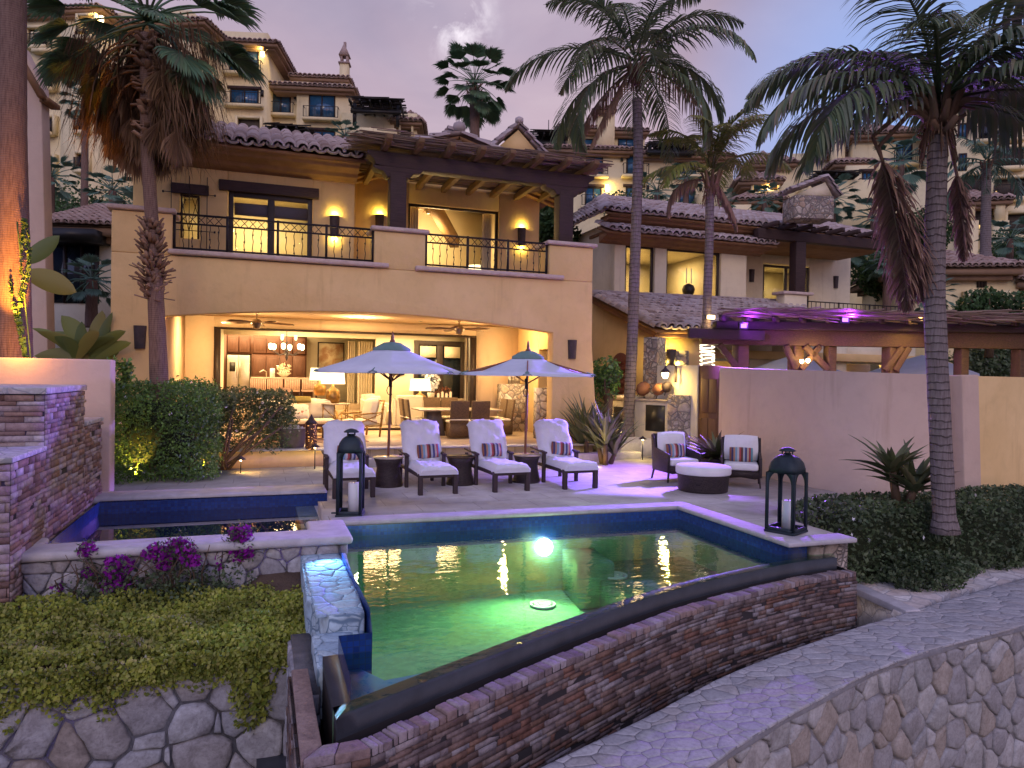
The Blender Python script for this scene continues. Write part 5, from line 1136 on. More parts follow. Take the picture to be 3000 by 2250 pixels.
def fan(loc, label, blades, L, w, m='fanblade', rot=0, sz=1, drop=.3):
    t_ = thing('ceiling_fan', label, 'ceiling fan', loc, rot, 'ceiling fans', sz)
    MB().lathe([(.03, drop), (.05, drop-.02), (.02, drop-.08), (.02, .1), (.08, .09), (.14, .03), (.15, -.06), (.09, -.1), (.10, -.14), (.02, -.17)], (0, 0, 0), 14).build('motor', P['nickel'], t_, world=False, smooth=True)
    for k in range(blades):
        a = 2*PI*k/blades; b = MB(); c, s_ = math.cos(a), math.sin(a)
        def q(r, t, z): return (r*c-t*s_, r*s_+t*c, z)
        b.add([q(.12, -.03, .0), q(.3, -w*.35, -.01), q(L*.6, -w/2, -.02), q(L, -w*.42, -.03), q(L+.03, 0, -.02), q(L, w*.42, .01), q(L*.6, w/2, .03), q(.3, w*.35, .02), q(.12, .03, .01)], [tuple(range(9))])
        o = b.build('blade', P[m], t_, world=False); o.modifiers.new('s', 'SOLIDIFY').thickness = .012
q = GY(752, 945, 19.6); fan((q.x, 19.6, q.z), 'nickel ceiling fan with long wooden blades at the left of the patio', 5, .92, .16, rot=.15, drop=3.66-q.z)
q = GY(1345, 963, 19.6); fan((q.x, 19.6, q.z), 'nickel ceiling fan with long wooden blades at the right of the patio', 5, .92, .16, rot=.5, drop=3.66-q.z)
q = GY(1255, 612, 23.0); fan((q.x, 23.0, q.z), 'brown ceiling fan inside the upper bedroom', 5, .62, .15, rot=.3, drop=.5)
# ---------------------------------------------------------------- terrace furniture
def pillow(mb, w, h, d, c, rx=0, n=8):
    """soft cushion shape standing in x,z, leaning back by rx"""
    ca, sa = math.cos(rx), math.sin(rx)
    for sg in (-1, 1):
        Pn = []
        for i in range(n+1):
            r = []
            for j in range(n+1):
                u, v = -1+2*i/n, -1+2*j/n; k = (1-u**4)*(1-v**4); k = max(k, 0)**.45; pu = u*(1-.05*(1-v*v)*0); x = pu*w/2*(1-.05*(v*v)); z = v*h/2*(1-.06*(u*u)); y = sg*d/2*k
                r.append((c[0]+x, c[1]+y*ca+z*sa, c[2]+z*ca-y*sa))
            Pn.append(r)
        mb.grid(Pn if sg < 0 else [r[::-1] for r in Pn])
    return mb
def make_lounger(label, ph=0):
    t_ = thing('sun_lounger', label, 'sun lounger', (0, 0, 0), 0, 'sun loungers facing the pool'); W2 = .345
    m = MB(); m.box(-W2, W2, .0, .07, .30, .37); m.box(-W2, -W2+.055, .07, 1.15, .30, .37); m.box(W2-.055, W2, .07, 1.15, .30, .37); m.box(-W2, W2, 1.1, 1.15, .30, .36)
    for k in range(7): m.box(-W2+.05, W2-.05, .14+k*.135, .2+k*.135, .345, .365)
    m.build('seat_frame', P['lwood'], t_, world=False, bevel=.006)
    for sx in (-1, 1):
        x = sx*(W2-.03)
        MB().box(x-.038, x+.038, -.01, .085, 0, .37).build('leg', P['lwood'], t_, world=False, bevel=.006)
        MB().box(x-.032+sx*.04, x+.032+sx*.04, .92, .99, 0, .60).build('leg', P['lwood'], t_, world=False, bevel=.006)
        MB().box(x-.03, x+.03, 1.62, 1.69, 0, .55).build('leg', P['lwood'], t_, world=False, bevel=.006)
        a = MB(); a.beam((x+sx*.04, .86, .595), (x+sx*.04, 1.62, .635), .065, .035); a.beam((x, 1.15, .33), (x, 1.66, .33), .05, .06); a.build('armrest', P['lwood'], t_, world=False, bevel=.006)
    bm_ = MB(); bm_.beam((-W2+.04, 1.02, .36), (-W2+.04, 1.42, 1.06), .05, .04); bm_.beam((W2-.04, 1.02, .36), (W2-.04, 1.42, 1.06), .05, .04); bm_.beam((-W2, 1.42, 1.04), (W2, 1.42, 1.04), .04, .06)
    bm_.build('back_frame', P['lwood'], t_, world=False)
    # terry covered mattress: seat and reclined back in one folded pad
    path = [(-.05, .40), (.02, .405), (.5, .395), (.98, .40), (1.08, .46), (1.22, .72), (1.37, .98), (1.43, 1.10), (1.47, 1.12)]
    path = [(p.x, p.y) for p in smooth_path([(a, b, 0) for a, b in path], 3)]
    th = .105; pts = []
    for i, (y, z) in enumerate(path):
        a = path[max(0, i-1)]; b = path[min(len(path)-1, i+1)]; dy, dz = b[0]-a[0], b[1]-a[1]; L = math.hypot(dy, dz); pts.append((y, z, -dz/L, dy/L))
    k = len(pts); ring = 14; Pn = []
    for i, (y, z, ny, nz_) in enumerate(pts):
        f = i/(k-1); wd = .335*(1+.03*math.sin(f*14)); tk = th*(.45 if i in (0, k-1) else 1); hem = -.06 if f < .42 else -.0
        if f > .45: wd *= 1+.13*min(1, (f-.45)*5)
        r = []
        for j in range(ring+1):
            u = -1+2*j/ring; x = wd*u; h = tk*max(0, 1-abs(u)**5)**.5+.012*math.sin(7*u+i*1.3+ph*2.1)+.008*math.sin(17*u-i*.8+ph*5)+.007*math.sin(5*u+i*2.3+ph*3.7)
            r.append((x, y+ny*h, z+nz_*h))
        lo_ = [(wd*1.01, y-ny*.02, z-nz_*.02+hem*.5), (-wd*1.01, y-ny*.02, z-nz_*.02+hem*.5)]
        Pn.append([(-wd*1.01, y-ny*.02, z-nz_*.02+hem*.5)]+r+[lo_[0]])
    mt = MB(); mt.grid(Pn); mt.add(Pn[0], [tuple(range(ring+3))[::-1]]); mt.add(Pn[-1], [tuple(range(ring+3))])
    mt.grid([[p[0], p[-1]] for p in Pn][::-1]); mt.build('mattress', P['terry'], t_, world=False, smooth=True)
    return t_
def striped(parent, x, y, z, rx, w=.43, h=.27, label=None):
    t_ = thing('throw_pillow', label, 'pillow', (x, y, z), 0, 'striped pillows'); 
    pillow(MB(), w, h, .13, (0, 0, 0), rx).build('cover', P['stripe'], t_, world=False, smooth=True); return t_
lab = ['sun lounger at the left end of the row, behind the tall black lantern', 'sun lounger second from the left, between the first two wicker side tables', 'sun lounger third from the left, directly under the right umbrella rim', 'sun lounger at the right end of the row, next to the spiky plants']
plab = ['striped pillow on the leftmost lounger, seen through the lantern', 'striped pillow on the second lounger from the left', 'striped pillow on the third lounger from the left', 'striped pillow on the rightmost lounger of the row']
lx = [1.50, 2.95, 4.31, 5.68]; rots = [.03, -.0, -.03, .02]
first = None
for i, x in enumerate(lx):
    y = 12.22; rz = [.02, .03, .05, .02][i]
    o = make_lounger(lab[i], i)
    first = first or o; o.location = (x, y, 0); o.rotation_euler = (0, 0, rz); o['label'] = lab[i]
    px_, py_ = 0.02, 1.02; p = striped(None, x+px_*math.cos(rz)-py_*math.sin(rz), y+py_, .66, .32, label=plab[i]); p.rotation_euler = (0, [.06, -.05, .02, .09][i], rz+[.10, -.07, .05, -.12][i]); p.location.x += [.02, .05, -.03, .03][i]
tl = ['hourglass wicker side table under the left umbrella', 'hourglass wicker side table between the second and third loungers', 'hourglass wicker side table under the right umbrella']
for i, (x, y) in enumerate(((2.27, 13.42), (3.64, 13.32), (5.0, 13.32))):
    t_ = thing('side_table', tl[i], 'side table', (x, y, 0), 0, 'wicker side tables between the loungers')
    MB().lathe([(.27, 0), (.27, .02), (.255, .12), (.225, .26), (.215, .34), (.235, .44), (.27, .52), (.0, .521)], (0, 0, 0), 24).build('base', P['wick'], t_, world=False, smooth=False)
    MB().lathe([(.275, .525), (.285, .53), (.285, .55), (.0, .552)], (0, 0, 0), 24).build('table_top', P['counter'] if i != 1 else P['wick_tan'], t_, world=False)
def umbrella(x, y, label, ztop, rim, Rr, lean=0, rot=0):
    t_ = thing('market_umbrella', label, 'umbrella', (x, y, 0), 0, 'market umbrellas over the loungers')
    MB().tube([(0, 0, .02), (lean, 0, ztop+.03)], .024, 10).build('pole', P['pole'], t_, world=False)
    MB().lathe([(.30, 0), (.30, .04), (.05, .09), (.04, .3)], (0, 0, 0), 20).build('base', P['black'], t_, world=False)
    cx = lean; N_ = 6; m = MB(); rings = [(.0, ztop), (.22, ztop-.07), (.6, ztop-.22), (1.0, ztop-.37), (Rr, rim)]
    P_ = []; sub = 4
    for k in range(N_*sub+1):
        a = 2*PI*k/(N_*sub)+rot; u = (k % sub)/sub; sc = math.cos(PI/N_)/math.cos((u-.5)*2*PI/N_); sag = 1-4*(u-.5)**2
        P_.append([(cx+r*sc*math.cos(a), r*sc*math.sin(a), z-(.012*sag*(r/Rr)**1.2 if r else 0)) for r, z in rings[1:]]+[(cx+Rr*sc*math.cos(a)*1.0, Rr*sc*math.sin(a), rim-.045-.012*sag)])
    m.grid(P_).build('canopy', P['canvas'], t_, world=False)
    cp_ = MB(); P2 = []
    for k in range(N_*sub+1):
        a = 2*PI*k/(N_*sub)+rot; u = (k % sub)/sub; sc = math.cos(PI/N_)/math.cos((u-.5)*2*PI/N_)
        P2.append([(cx+r*sc*math.cos(a), r*sc*math.sin(a), z) for r, z in ((.02, ztop+.045), (.16, ztop+.03), (.36, ztop-.075), (.37, ztop-.12))])
    cp_.grid(P2).build('canopy_cap', P['canvas_green'], t_, world=False)
    cm = MB()
    for k in range(N_):
        a = 2*PI*k/N_+rot; c, s_ = math.cos(a), math.sin(a); q = [Vector((cx+r*c, r*s_, z)) for r, z in ((Rr-.17, rim+.055), (Rr+.02, rim-.0))]; sd = Vector((-s_, c, 0))
        cm.add([q[0], q[1]-sd*.1-Vector((0, 0, .05)), q[1]+sd*.0, q[1]+sd*.1-Vector((0, 0, .05))], [(0, 1, 2), (0, 2, 3)])
    cm.build('corner_patch', P['canvas_green'], t_, world=False)
    for k in range(N_):
        a = 2*PI*k/N_+rot; c, s_ = math.cos(a), math.sin(a)
        r_ = MB(); r_.beam((cx, 0, ztop-.06), (cx+(Rr-.02)*c, (Rr-.02)*s_, rim-.02), .022, .03); r_.beam((cx, 0, rim-.2), (cx+.62*c, .62*s_, ztop-.27), .018, .022); r_.build('rib', P['pole'], t_, world=False)
    MB().lathe([(.045, 0), (.055, .03), (.03, .06), (.03, .1), (.012, .2), (.0, .22)], (cx, 0, ztop+.03), 10).build('finial', P['pole'], t_, world=False)
    rp = MB(); rp.tube([(cx-.05+.05*math.sin(k*.8), -.04, rim-.25-.05*math.cos(k*.8)-.02*k) for k in range(12)], .008, 5); rp.box(cx-.06, cx-.02, -.05, .0, rim-.3, rim-.1); rp.build('pulley', P['black'], t_, world=False)
    return t_
umbrella(2.27, 13.52, 'left market umbrella with pale canvas canopy over the loungers', 2.66, 2.16, 1.42, .06, .12)
umbrella(4.99, 13.40, 'right market umbrella with pale canvas canopy, lit violet', 2.56, 2.15, 1.45, .03, .16)
# big arched lanterns
def lantern(loc, rz, s, label, w=.40, h=1.28, cw=.085):
    t_ = thing('garden_lantern', label, 'lantern', loc, rz, 'tall arched metal lanterns', s)
    b = MB(); b.box(-w/2-.01, w/2+.01, -w/2-.01, w/2+.01, 0, .035); b.box(-w/2, w/2, -w/2, -w/2+.03, .035, .08); b.box(-w/2, w/2, w/2-.03, w/2, .035, .08); b.box(-w/2, -w/2+.03, -w/2+.03, w/2-.03, .035, .08); b.box(w/2-.03, w/2, -w/2+.03, w/2-.03, .035, .08)
    b.box(-w/2-.07, -w/2-.0, -w/2+.02, -w/2+.06, .05, .07); b.build('base', P['patina'], t_, world=False, bevel=.006)
    pw_ = .045
    zs = h*.70; ir = w/2-pw_
    for sg, ax in ((-1, 0), (1, 0), (-1, 1), (1, 1)):
        f = MB(); top = h*.80
        arch_ = [(ir*math.cos(a), zs-ir+ (ir*1.15)*math.sin(a)) for a in [PI*k/12 for k in range(13)]]
        poly = [(-w/2, .04), (-w/2+pw_, .04)]+arch_[::-1]+[(w/2-pw_, .04), (w/2, .04), (w/2, zs), (-w/2, zs)]
        y0 = sg*w/2-(.016 if sg > 0 else 0); f.wallp(poly, 0, .016)
        v = [(x, y0+y, z) if ax == 0 else (y0+y, x*.998, z) for x, y, z in f.v]; g = MB(); g.add(v, f.f if ax == 0 else [q[::-1] for q in f.f]); g.build('side_frame', P['patina'], t_, world=False)
    d = MB(); d.lathe([(w/2+.004, zs-.005), (w/2*1.0, zs+.06), (w/2*.9, zs+.135), (w/2*.68, zs+.20), (w/2*.4, zs+.235), (w/2*.22, zs+.245)], (0, 0, 0), 24, square=.72); d.build('dome', P['patina'], t_, world=False, smooth=True)
    zt = zs+.245; c_ = MB(); c_.lathe([(.05, 0), (.05, .02), (.02, .025)], (0, 0, zt), 12)
    for k in range(4): a = PI/4+PI/2*k; c_.beam((.07*math.cos(a), .07*math.sin(a), zt), (.07*math.cos(a), .07*math.sin(a), zt+.05), .012, .012)
    c_.lathe([(.11, .045), (.112, .055), (.07, .085), (.02, .10)], (0, 0, zt), 16); c_.build('cap', P['patina'], t_, world=False)
    c = thing('pillar_candle', 'pale pillar candle standing inside the '+('left' if loc[0] < 4 else 'right')+' tall lantern', 'candle', (loc[0]+.06*s*math.cos(rz), loc[1]+.06*s*math.sin(rz), loc[2]+.036*s), 0, None, s)
    MB().lathe([(cw, 0), (cw, .42*h/1.28), (cw*.9, .425*h/1.28), (cw*.2, .41*h/1.28)], (0, 0, 0), 20).build('wax', P['wax'], c, world=False, smooth=False); MB().tube([(0, 0, .40*h/1.28), (0, 0, .44*h/1.28)], .005, 5).build('wick', P['black'], c, world=False)
lantern((1.27, 10.78, 0.0), R(-14), 1, 'tall dark metal lantern between the spa and the pool, before the first lounger', .37, 1.34, .095)
lantern((6.83, 8.02, 0.02), R(24), 1, 'tall arched dark metal lantern on the pool corner at the right', .41, 1.17)
# armchairs, ottoman, potted agave
def armchair(loc, rz, label, pl):
    t_ = thing('wicker_armchair', label, 'armchair', loc, rz, 'wicker armchairs round the ottoman'); w = .36
    m = MB(); m.wallp([(-w, .2), (-w+.1, .17), (0, .2), (w-.1, .17), (w, .2), (w, .33), (-w, .33)], -.32, -.28); m.box(-w, w, -.28, .3, .26, .33); m.build('seat_frame', P['wick'], t_, world=False)
    for sx in (-1, 1):
        a = MB(); a.wallx([(-.32, .2), (.3, .2), (.38, .92), (.33, .93), (.2, .66), (-.34, .58), (-.36, .54)], sx*w-.025, sx*w+.025); a.build('armrest', P['wick'], t_, world=False, bevel=.01)
        for yy, y2 in ((-.3, -.31), (.3, .36)): MB().beam((sx*(w-.02), yy, .22), (sx*(w-.0), y2, 0), .035, .035, w2=.026, h2=.026).build('leg', P['wick'], t_, world=False)
    b = MB(); b.beam((0, .28, .33), (0, .37, .94), 2*w-.04, .04, up=(0, 1, 0)); b.build('backrest', P['wick'], t_, world=False)
    s_ = MB(); s_.box(-w+.04, w-.04, -.36, .26, .335, .47); s_.build('seat_cushion', P['cushion'], t_, world=False, bevel=.035)
    s_ = pillow(MB(), .66, .52, .17, (0, .20, .73), .14); s_.build('back_cushion', P['cushion'], t_, world=False, smooth=True)
    c, s = math.cos(rz), math.sin(rz); p = striped(None, loc[0]-s*.03, loc[1]+c*.03, .61, .18, .46, .29, pl); p.rotation_euler = (0, 0, rz)
a1 = G(1972, 1412, 0); a2 = G(2168, 1425, 0)
armchair((a1.x+.2, a1.y+.22, 0), R(-2), 'wicker armchair at the left of the round ottoman, beside the steps', 'striped pillow on the left wicker armchair')
armchair((a2.x+.1, a2.y+.12, 0), R(-36), 'wicker armchair at the right of the round ottoman, near the plaster wall', 'striped pillow on the right wicker armchair')
o_ = G(2082, 1448, 0); ot_ = thing('ottoman', 'round dark wicker ottoman with pale cushion top', 'ottoman', (o_.x+.12, o_.y+.42, 0), 0, None, 1.12)
MB().lathe([(.40, 0), (.405, .02), (.425, .27), (.43, .29)], (0, 0, 0), 40).build('wicker_base', P['wick'], ot_, world=False); MB().lathe([(.445, .29), (.455, .31), (.455, .40), (.43, .425), (.2, .435), (.0, .436)], (0, 0, 0), 40).build('cushion', P['cushion'], ot_, world=False, smooth=True)
def spiky(name, loc, n, L, label, spread=1.0, seed=0, w=.05, group='spiky agave like plants', stems=1, m='agave', up=.5):
    t_ = thing(name, label, 'plant', loc, 0, group); mb = MB(); V = []; F = []; random.seed(seed); st = MB()
    for s_ in range(stems):
        a0 = 2*PI*s_/max(1, stems); ox, oy, oz = (0, 0, 0) if stems == 1 else (.22*math.cos(a0), .2*math.sin(a0), .18+.14*(s_ % 3))
        st.tube([(ox*.5, oy*.5, 0), (ox, oy, oz+.05)], [.07, .05], 7)
        for k in range(n//stems):
            az = random.uniform(0, 2*PI); el = random.uniform(.15, 1.45)*spread*.62+up*.5; el = min(el, 1.5); l = L*random.uniform(.65, 1.05); p = np.array([ox, oy, oz]); e = el; k0 = len(V); m_ = 6
            sd = np.array([-math.sin(az), math.cos(az), 0])
            for j in range(m_+1):
                f = j/m_; ww = w*(.5+.5*math.sin(PI*min(1, f*.75+.2)))*(1-f**3)+.002; up_ = np.array([-math.cos(az)*math.sin(e), -math.sin(az)*math.sin(e), math.cos(e)])
                V += [p-sd*ww+up_*ww*.5, p, p+sd*ww+up_*ww*.5]; e -= .09*random.uniform(.3, 1.4); p = p+l/m_*np.array([math.cos(az)*math.cos(e), math.sin(az)*math.cos(e), math.sin(e)])
            for j in range(m_): b = k0+3*j; F += [(b, b+1, b+4, b+3), (b+1, b+2, b+5, b+4)]
    mb.block(V, F).build('leaves', P[m], t_, world=False); st.build('stem', P['twig'], t_, world=False); return t_
pg_ = G(2100, 1352, 0); pp = thing('plant_pot', 'low dark round pot between the two wicker armchairs', 'pot', (9.35, 13.2, 0)); MB().lathe([(.2, 0), (.3, .1), (.36, .34), (.39, .4), (.34, .4), (.33, .34), (.0, .34)], (0, 0, 0), 24).build('bowl', P['wick'], pp, world=False)
spiky('potted_agave', (9.35, 13.2, .36), 90, .95, 'large spiky plant growing from the pot between the armchairs', seed=3, up=.3, w=.045)
for k, (px, py, n, L, l) in enumerate(((1715, 1345, 96, 1.35, 'spiky plant left of the pair beside the villa pier, with upright blades'), (1770, 1360, 80, 1.2, 'spiky plant right of the pair beside the villa pier, bending over the paving'))):
    q = G(px, py, 0); spiky('spiky_plant', (q.x+.05, q.y, 0), n, L, l, seed=11+k, up=1.35, w=.055, stems=3)
lamp('POINT', G(1742, 1352, .12), 9, (1, .66, .15), size=.03, name='plant_uplight')
# path lights
def pathlight(loc, label, h=.5, e=9, col=(1, .72, .22)):
    t_ = thing('path_light', label, 'path light', loc, 0, 'low path lights'); MB().tube([(0, 0, 0), (0, 0, h)], .012, 6).build('stem', P['black'], t_, world=False)
    MB().lathe([(.11, h-.02), (.012, h+.055), (.004, h+.07)], (0, 0, 0), 16).build('hood', P['leather'], t_, world=False); MB().lathe([(.01, h-.06), (.022, h-.045), (.02, h-.005)], (0, 0, 0), 8).build('bulb', P['bulb'], t_, world=False)
    lamp('POINT', (loc[0], loc[1], loc[2]+h-.08), e, col, size=.03)
q = G(922, 1374, 0); pathlight((q.x, q.y, 0), 'path light with conical hood in front of the patio riser', .5, 9)
q = G(1882, 1347, 0); pathlight((q.x, q.y, 0), 'path light with conical hood beside the barbecue steps', .55, 16)
q = G(660, 1385, 0); pathlight((q.x+.3, q.y-.1, 0), 'path light hidden under the second hedge', .3, 10, (1, .55, .12))
lamp('SPOT', (G(590, 1395, 0).x, 16.1, .15), 55, (1, .55, .10), (-1.2, 17.0, 1.2), size=.05, spot=110, name='hedge_uplight')
lamp('SPOT', (-2.15, 14.9, .12), 110, (1, .58, .10), (-2.6, 15.6, 2.0), size=.04, spot=90, name='garden_uplight')

# ---------------------------------------------------------------- patio furniture
PF = .37
def bamboo(m, p, q, r=.02): 
    p, q = Vector(p), Vector(q); m.tube([p, q], r, 8); L = (q-p).length
    for k in range(1, max(2, int(L/.22))): c = p.lerp(q, k/max(2, int(L/.22))); d = (q-p).normalized()*.015; m.tube([c-d, c+d], r*1.35, 8)
q0, q1 = GY(760, 1240, 20.6), GY(982, 1240, 20.6); so = thing('patio_sofa', 'cream cushioned sofa on a bamboo shaped metal frame', 'sofa', ((q0.x+q1.x)/2, 20.6, PF)); hw = (q1.x-q0.x)/2
m = MB()
for sx in (-1, 1):
    for yy in (-.45, .4): bamboo(m, (sx*hw, yy, 0), (sx*hw, yy, .68 if yy < 0 else .95), .03)
    bamboo(m, (sx*hw, -.45, .66), (sx*hw, .4, .66)); bamboo(m, (sx*hw, -.45, .12), (sx*hw, .4, .12)); bamboo(m, (sx*hw, -.45, .3), (sx*hw, .4, .6), .014); bamboo(m, (sx*hw, -.45, .6), (sx*hw, .4, .3), .014)
bamboo(m, (-hw, -.45, .12), (hw, -.45, .12)); bamboo(m, (-hw, -.45, .27), (hw, -.45, .27)); bamboo(m, (-hw, .4, .9), (hw, .4, .9)); m.build('frame', P['brass'], so, world=False)
for sx in (-.5, .5):
    MB().box(sx*hw*1.0-hw*.48, sx*hw+hw*.48, -.47, .3, .28, .46).build('seat_cushion', P['cream_fab'], so, world=False, bevel=.05)
    pillow(MB(), hw*.98, .56, .24, (sx*hw, .27, .72), .18).build('back_cushion', P['cream_fab'], so, world=False, smooth=True)
def pil(loc, rz, w, h, m, label, rx=.35):
    t_ = thing('throw_pillow', label, 'pillow', loc, rz); pillow(MB(), w, h, .15, (0, 0, 0), rx).build('cover', P[m], t_, world=False, smooth=True); return t_
sx_, sy_ = so.location.x, 20.6
pil((GY(882, 1175, 20.55).x, sy_+.05, PF+.98), 0, .55, .2, 'gold_fab', 'narrow olive gold pillow on top of the sofa back')
P['koi'] = mat('patterned_pillow', (.74, .66, .56), (.40, .10, .06), 5, lo=.55, hi=.62, bump=.1)
pil((GY(880, 1200, 20.3).x, sy_-.12, PF+.66), .2, .5, .42, 'koi', 'pillow with red and blue swirls leaning on the sofa')
tb = thing('coffee_table', 'low reddish wooden coffee table in front of the sofa', 'table', (GY(880, 1250, 19.2).x, 19.2, PF))
MB().box(-.75, .75, -.4, .4, .36, .44).build('table_top', P['cab'], tb, world=False, bevel=.01)
for sx in (-.64, .64):
    for yy in (-.32, .32): MB().box(sx-.07, sx+.07, yy-.07, yy+.07, 0, .36).build('leg', P['cab'], tb, world=False, bevel=.01)
tag(MB().box(-.9, 2.6, 18.3, 20.1, PF+.002, PF+.016).build('patio_rug', P['rug']), 'striped reddish rug under the coffee table', 'rug')
q = G(858, 1316, PF); pt_ = thing('patio_planter', 'grey tapered planter with white pebbles at the patio edge', 'planter', (q.x, q.y+.25, PF))
MB().lathe([(.24, 0), (.27, .1), (.33, .42), (.35, .46), (.31, .46), (.3, .40), (.0, .40)], (0, 0, 0), 24).build('pot', P['greypot'], pt_, world=False)
pm = MB(); leaves(pm, blob_points(100, (0, 0, .42), (.24, .24, .09)), .1, asp=.9); pm.build('pebbles', P['wax'], pt_, world=False)
q = G(912, 1319, PF); ln = thing('pierced_lantern', 'dark pierced metal lantern with pointed top at the patio edge', 'lantern', (q.x, q.y+.1, PF))
t = NT('pierced_metal'); vo = t.n('ShaderNodeTexVoronoi', feature='F1'); t.l(t.wallco(), vo.inputs['Vector']); vo.inputs['Scale'].default_value = 26; k_ = t.mth('LESS_THAN', vo.outputs['Distance'], .26)
bb_ = t.bsdf(t.mix((.07, .025, .018), (1, .5, .15), k_), .5, .2); t.l(t.mix((0, 0, 0), (1, .45, .12), k_), bb_.inputs['Emission Color']); bb_.inputs['Emission Strength'].default_value = .8; P['pierced'] = t.done(bb_)
def plant_lan(t_, r, h): MB().lathe([(r*.9, 0), (r, .04), (r, h*.72), (r*.95, h*.74)], (0, 0, 0), 6).build('body', P['pierced'], t_, world=False); MB().lathe([(r*1.1, h*.74), (r*.7, h*.83), (r*.25, h*.93), (.01, h)], (0, 0, 0), 6).build('lid', P['leather'], t_, world=False)
plant_lan(ln, .14, .80)
q = GY(1597, 1230, 17.9); ln = thing('pierced_lantern', 'dark pointed lantern standing at the right arch pier behind the last lounger', 'lantern', (q.x, 17.05, PF)); plant_lan(ln, .15, .62)
# iron armchair with cream cushion, side table
q = G(1075, 1283, PF); ic = thing('iron_armchair', 'bamboo shaped metal armchair with rumpled cream cushions, side on', 'armchair', (q.x-.1, q.y+.5, PF), R(-68))
m = MB()
for sx in (-.36, .36):
    bamboo(m, (sx, -.4, 0), (sx, -.4, .62), .025); bamboo(m, (sx, .38, 0), (sx, .5, 1.0), .03); bamboo(m, (sx, -.4, .62), (sx, .42, .66)); bamboo(m, (sx, -.4, .3), (sx, .4, .3)); bamboo(m, (sx, -.4, .34), (sx, .4, .62), .014); bamboo(m, (sx, -.4, .62), (sx, .4, .34), .014)
bamboo(m, (-.36, .5, .98), (.36, .5, .98)); bamboo(m, (-.36, -.4, .3), (.36, -.4, .3)); m.build('frame', P['brass'], ic, world=False)
MB().box(-.33, .33, -.38, .34, .32, .48).build('seat_cushion', P['cream_fab'], ic, world=False, bevel=.05); pillow(MB(), .62, .62, .26, (0, .3, .76), .25).build('back_cushion', P['cream_fab'], ic, world=False, smooth=True)
lt = bpy.data.objects['table_lamp']; stb = thing('iron_side_table', 'iron side table with crossed legs carrying the gold based lamp', 'side table', (lt.location.x+.05, 21.0, PF)); hz = lt.location.z-PF
MB().box(-.38, .38, -.3, .3, hz-.04, hz-.002).build('table_top', P['counter'], stb, world=False)
for sx in (-.34, .34):
    for yy in (-.26, .26): g = MB(); bamboo(g, (sx, yy, 0), (sx, yy, hz-.04), .018); g.build('leg', P['brass'], stb, world=False)
g = MB(); bamboo(g, (-.34, -.26, .1), (.34, -.26, hz-.1), .014); bamboo(g, (.34, -.26, .1), (-.34, -.26, hz-.1), .014); g.build('cross_brace', P['brass'], stb, world=False)
# slipcovered armchairs
def slip(px, py, y, rz, label, w=.42, h=.95):
    q = G(px, py, PF) ; t_ = thing('slipcovered_armchair', label, 'armchair', (GY(px, py, y).x, y, LF), rz, 'cream slipcovered armchairs'); b = MB()
    b.wallx([(-.42, 0), (.40, 0), (.46, h), (.30, h+.02), (.24, .45), (-.40, .44)], -w, w); b.build('body', P['cream_fab'], t_, world=False, bevel=.04)
    for sx in (-1, 1): MB().wallx([(-.44, .0), (.42, .0), (.44, h-.1), (.2, .72), (-.44, .62)], sx*(w+.06)-.06, sx*(w+.06)+.06).build('armrest', P['cream_fab'], t_, world=False, bevel=.035)
    return t_
slip(1110, 1236, 23.4, R(60), 'cream slipcovered armchair left of the pair, behind the left umbrella pole'); slip(1197, 1245, 22.9, R(172), 'cream slipcovered armchair right of the pair, seen from behind')
pil((GY(1100, 1160, 23.3).x, 23.2, LF+.78), R(40), .5, .3, 'koi', 'red patterned pillow on the left slipcovered armchair')
# wicker dining set
dq = GY(1338, 1187, 19.9); dx = dq.x; dz = GY(1338, 1190, 19.6).z
td = thing('patio_dining_table', 'pale topped patio dining table ringed by wicker chairs', 'table', (dx, 20.1, PF)); TH = .76
MB().box(-1.15, 1.25, -.62, .62, TH-.045, TH).build('table_top', P['counter'], td, world=False, bevel=.008)
for sx in (-.65, .75): MB().wallp([(sx-.3, 0), (sx+.3, 0), (sx+.16, TH-.045), (sx-.16, TH-.045)], -.3, .3).build('pedestal', P['greypot'], td, world=False)
def wchair(x, y, rz, label, lit=False):
    t_ = thing('wicker_dining_chair', label, 'chair', (x, y, PF), rz, 'wicker chairs round the patio dining table'); mm = P['wick_tan']
    MB().box(-.25, .25, -.24, .26, .04, .42).build('skirt', mm, t_, world=False); MB().box(-.26, .26, -.29, .2, .42, .49).build('seat_cushion', P['cream_fab'], t_, world=False, bevel=.03)
    MB().wallx([(.2, .42), (.26, .42), (.34, 1.03), (.28, 1.04)], -.26, .26).build('backrest', mm, t_, world=False, bevel=.01); g = MB(); g.beam((-.27, .285, .52), (.27, .285, .52), .03, .03); g.build('piping', P['cream_fab'], t_, world=False)
    return t_
near = 19.15
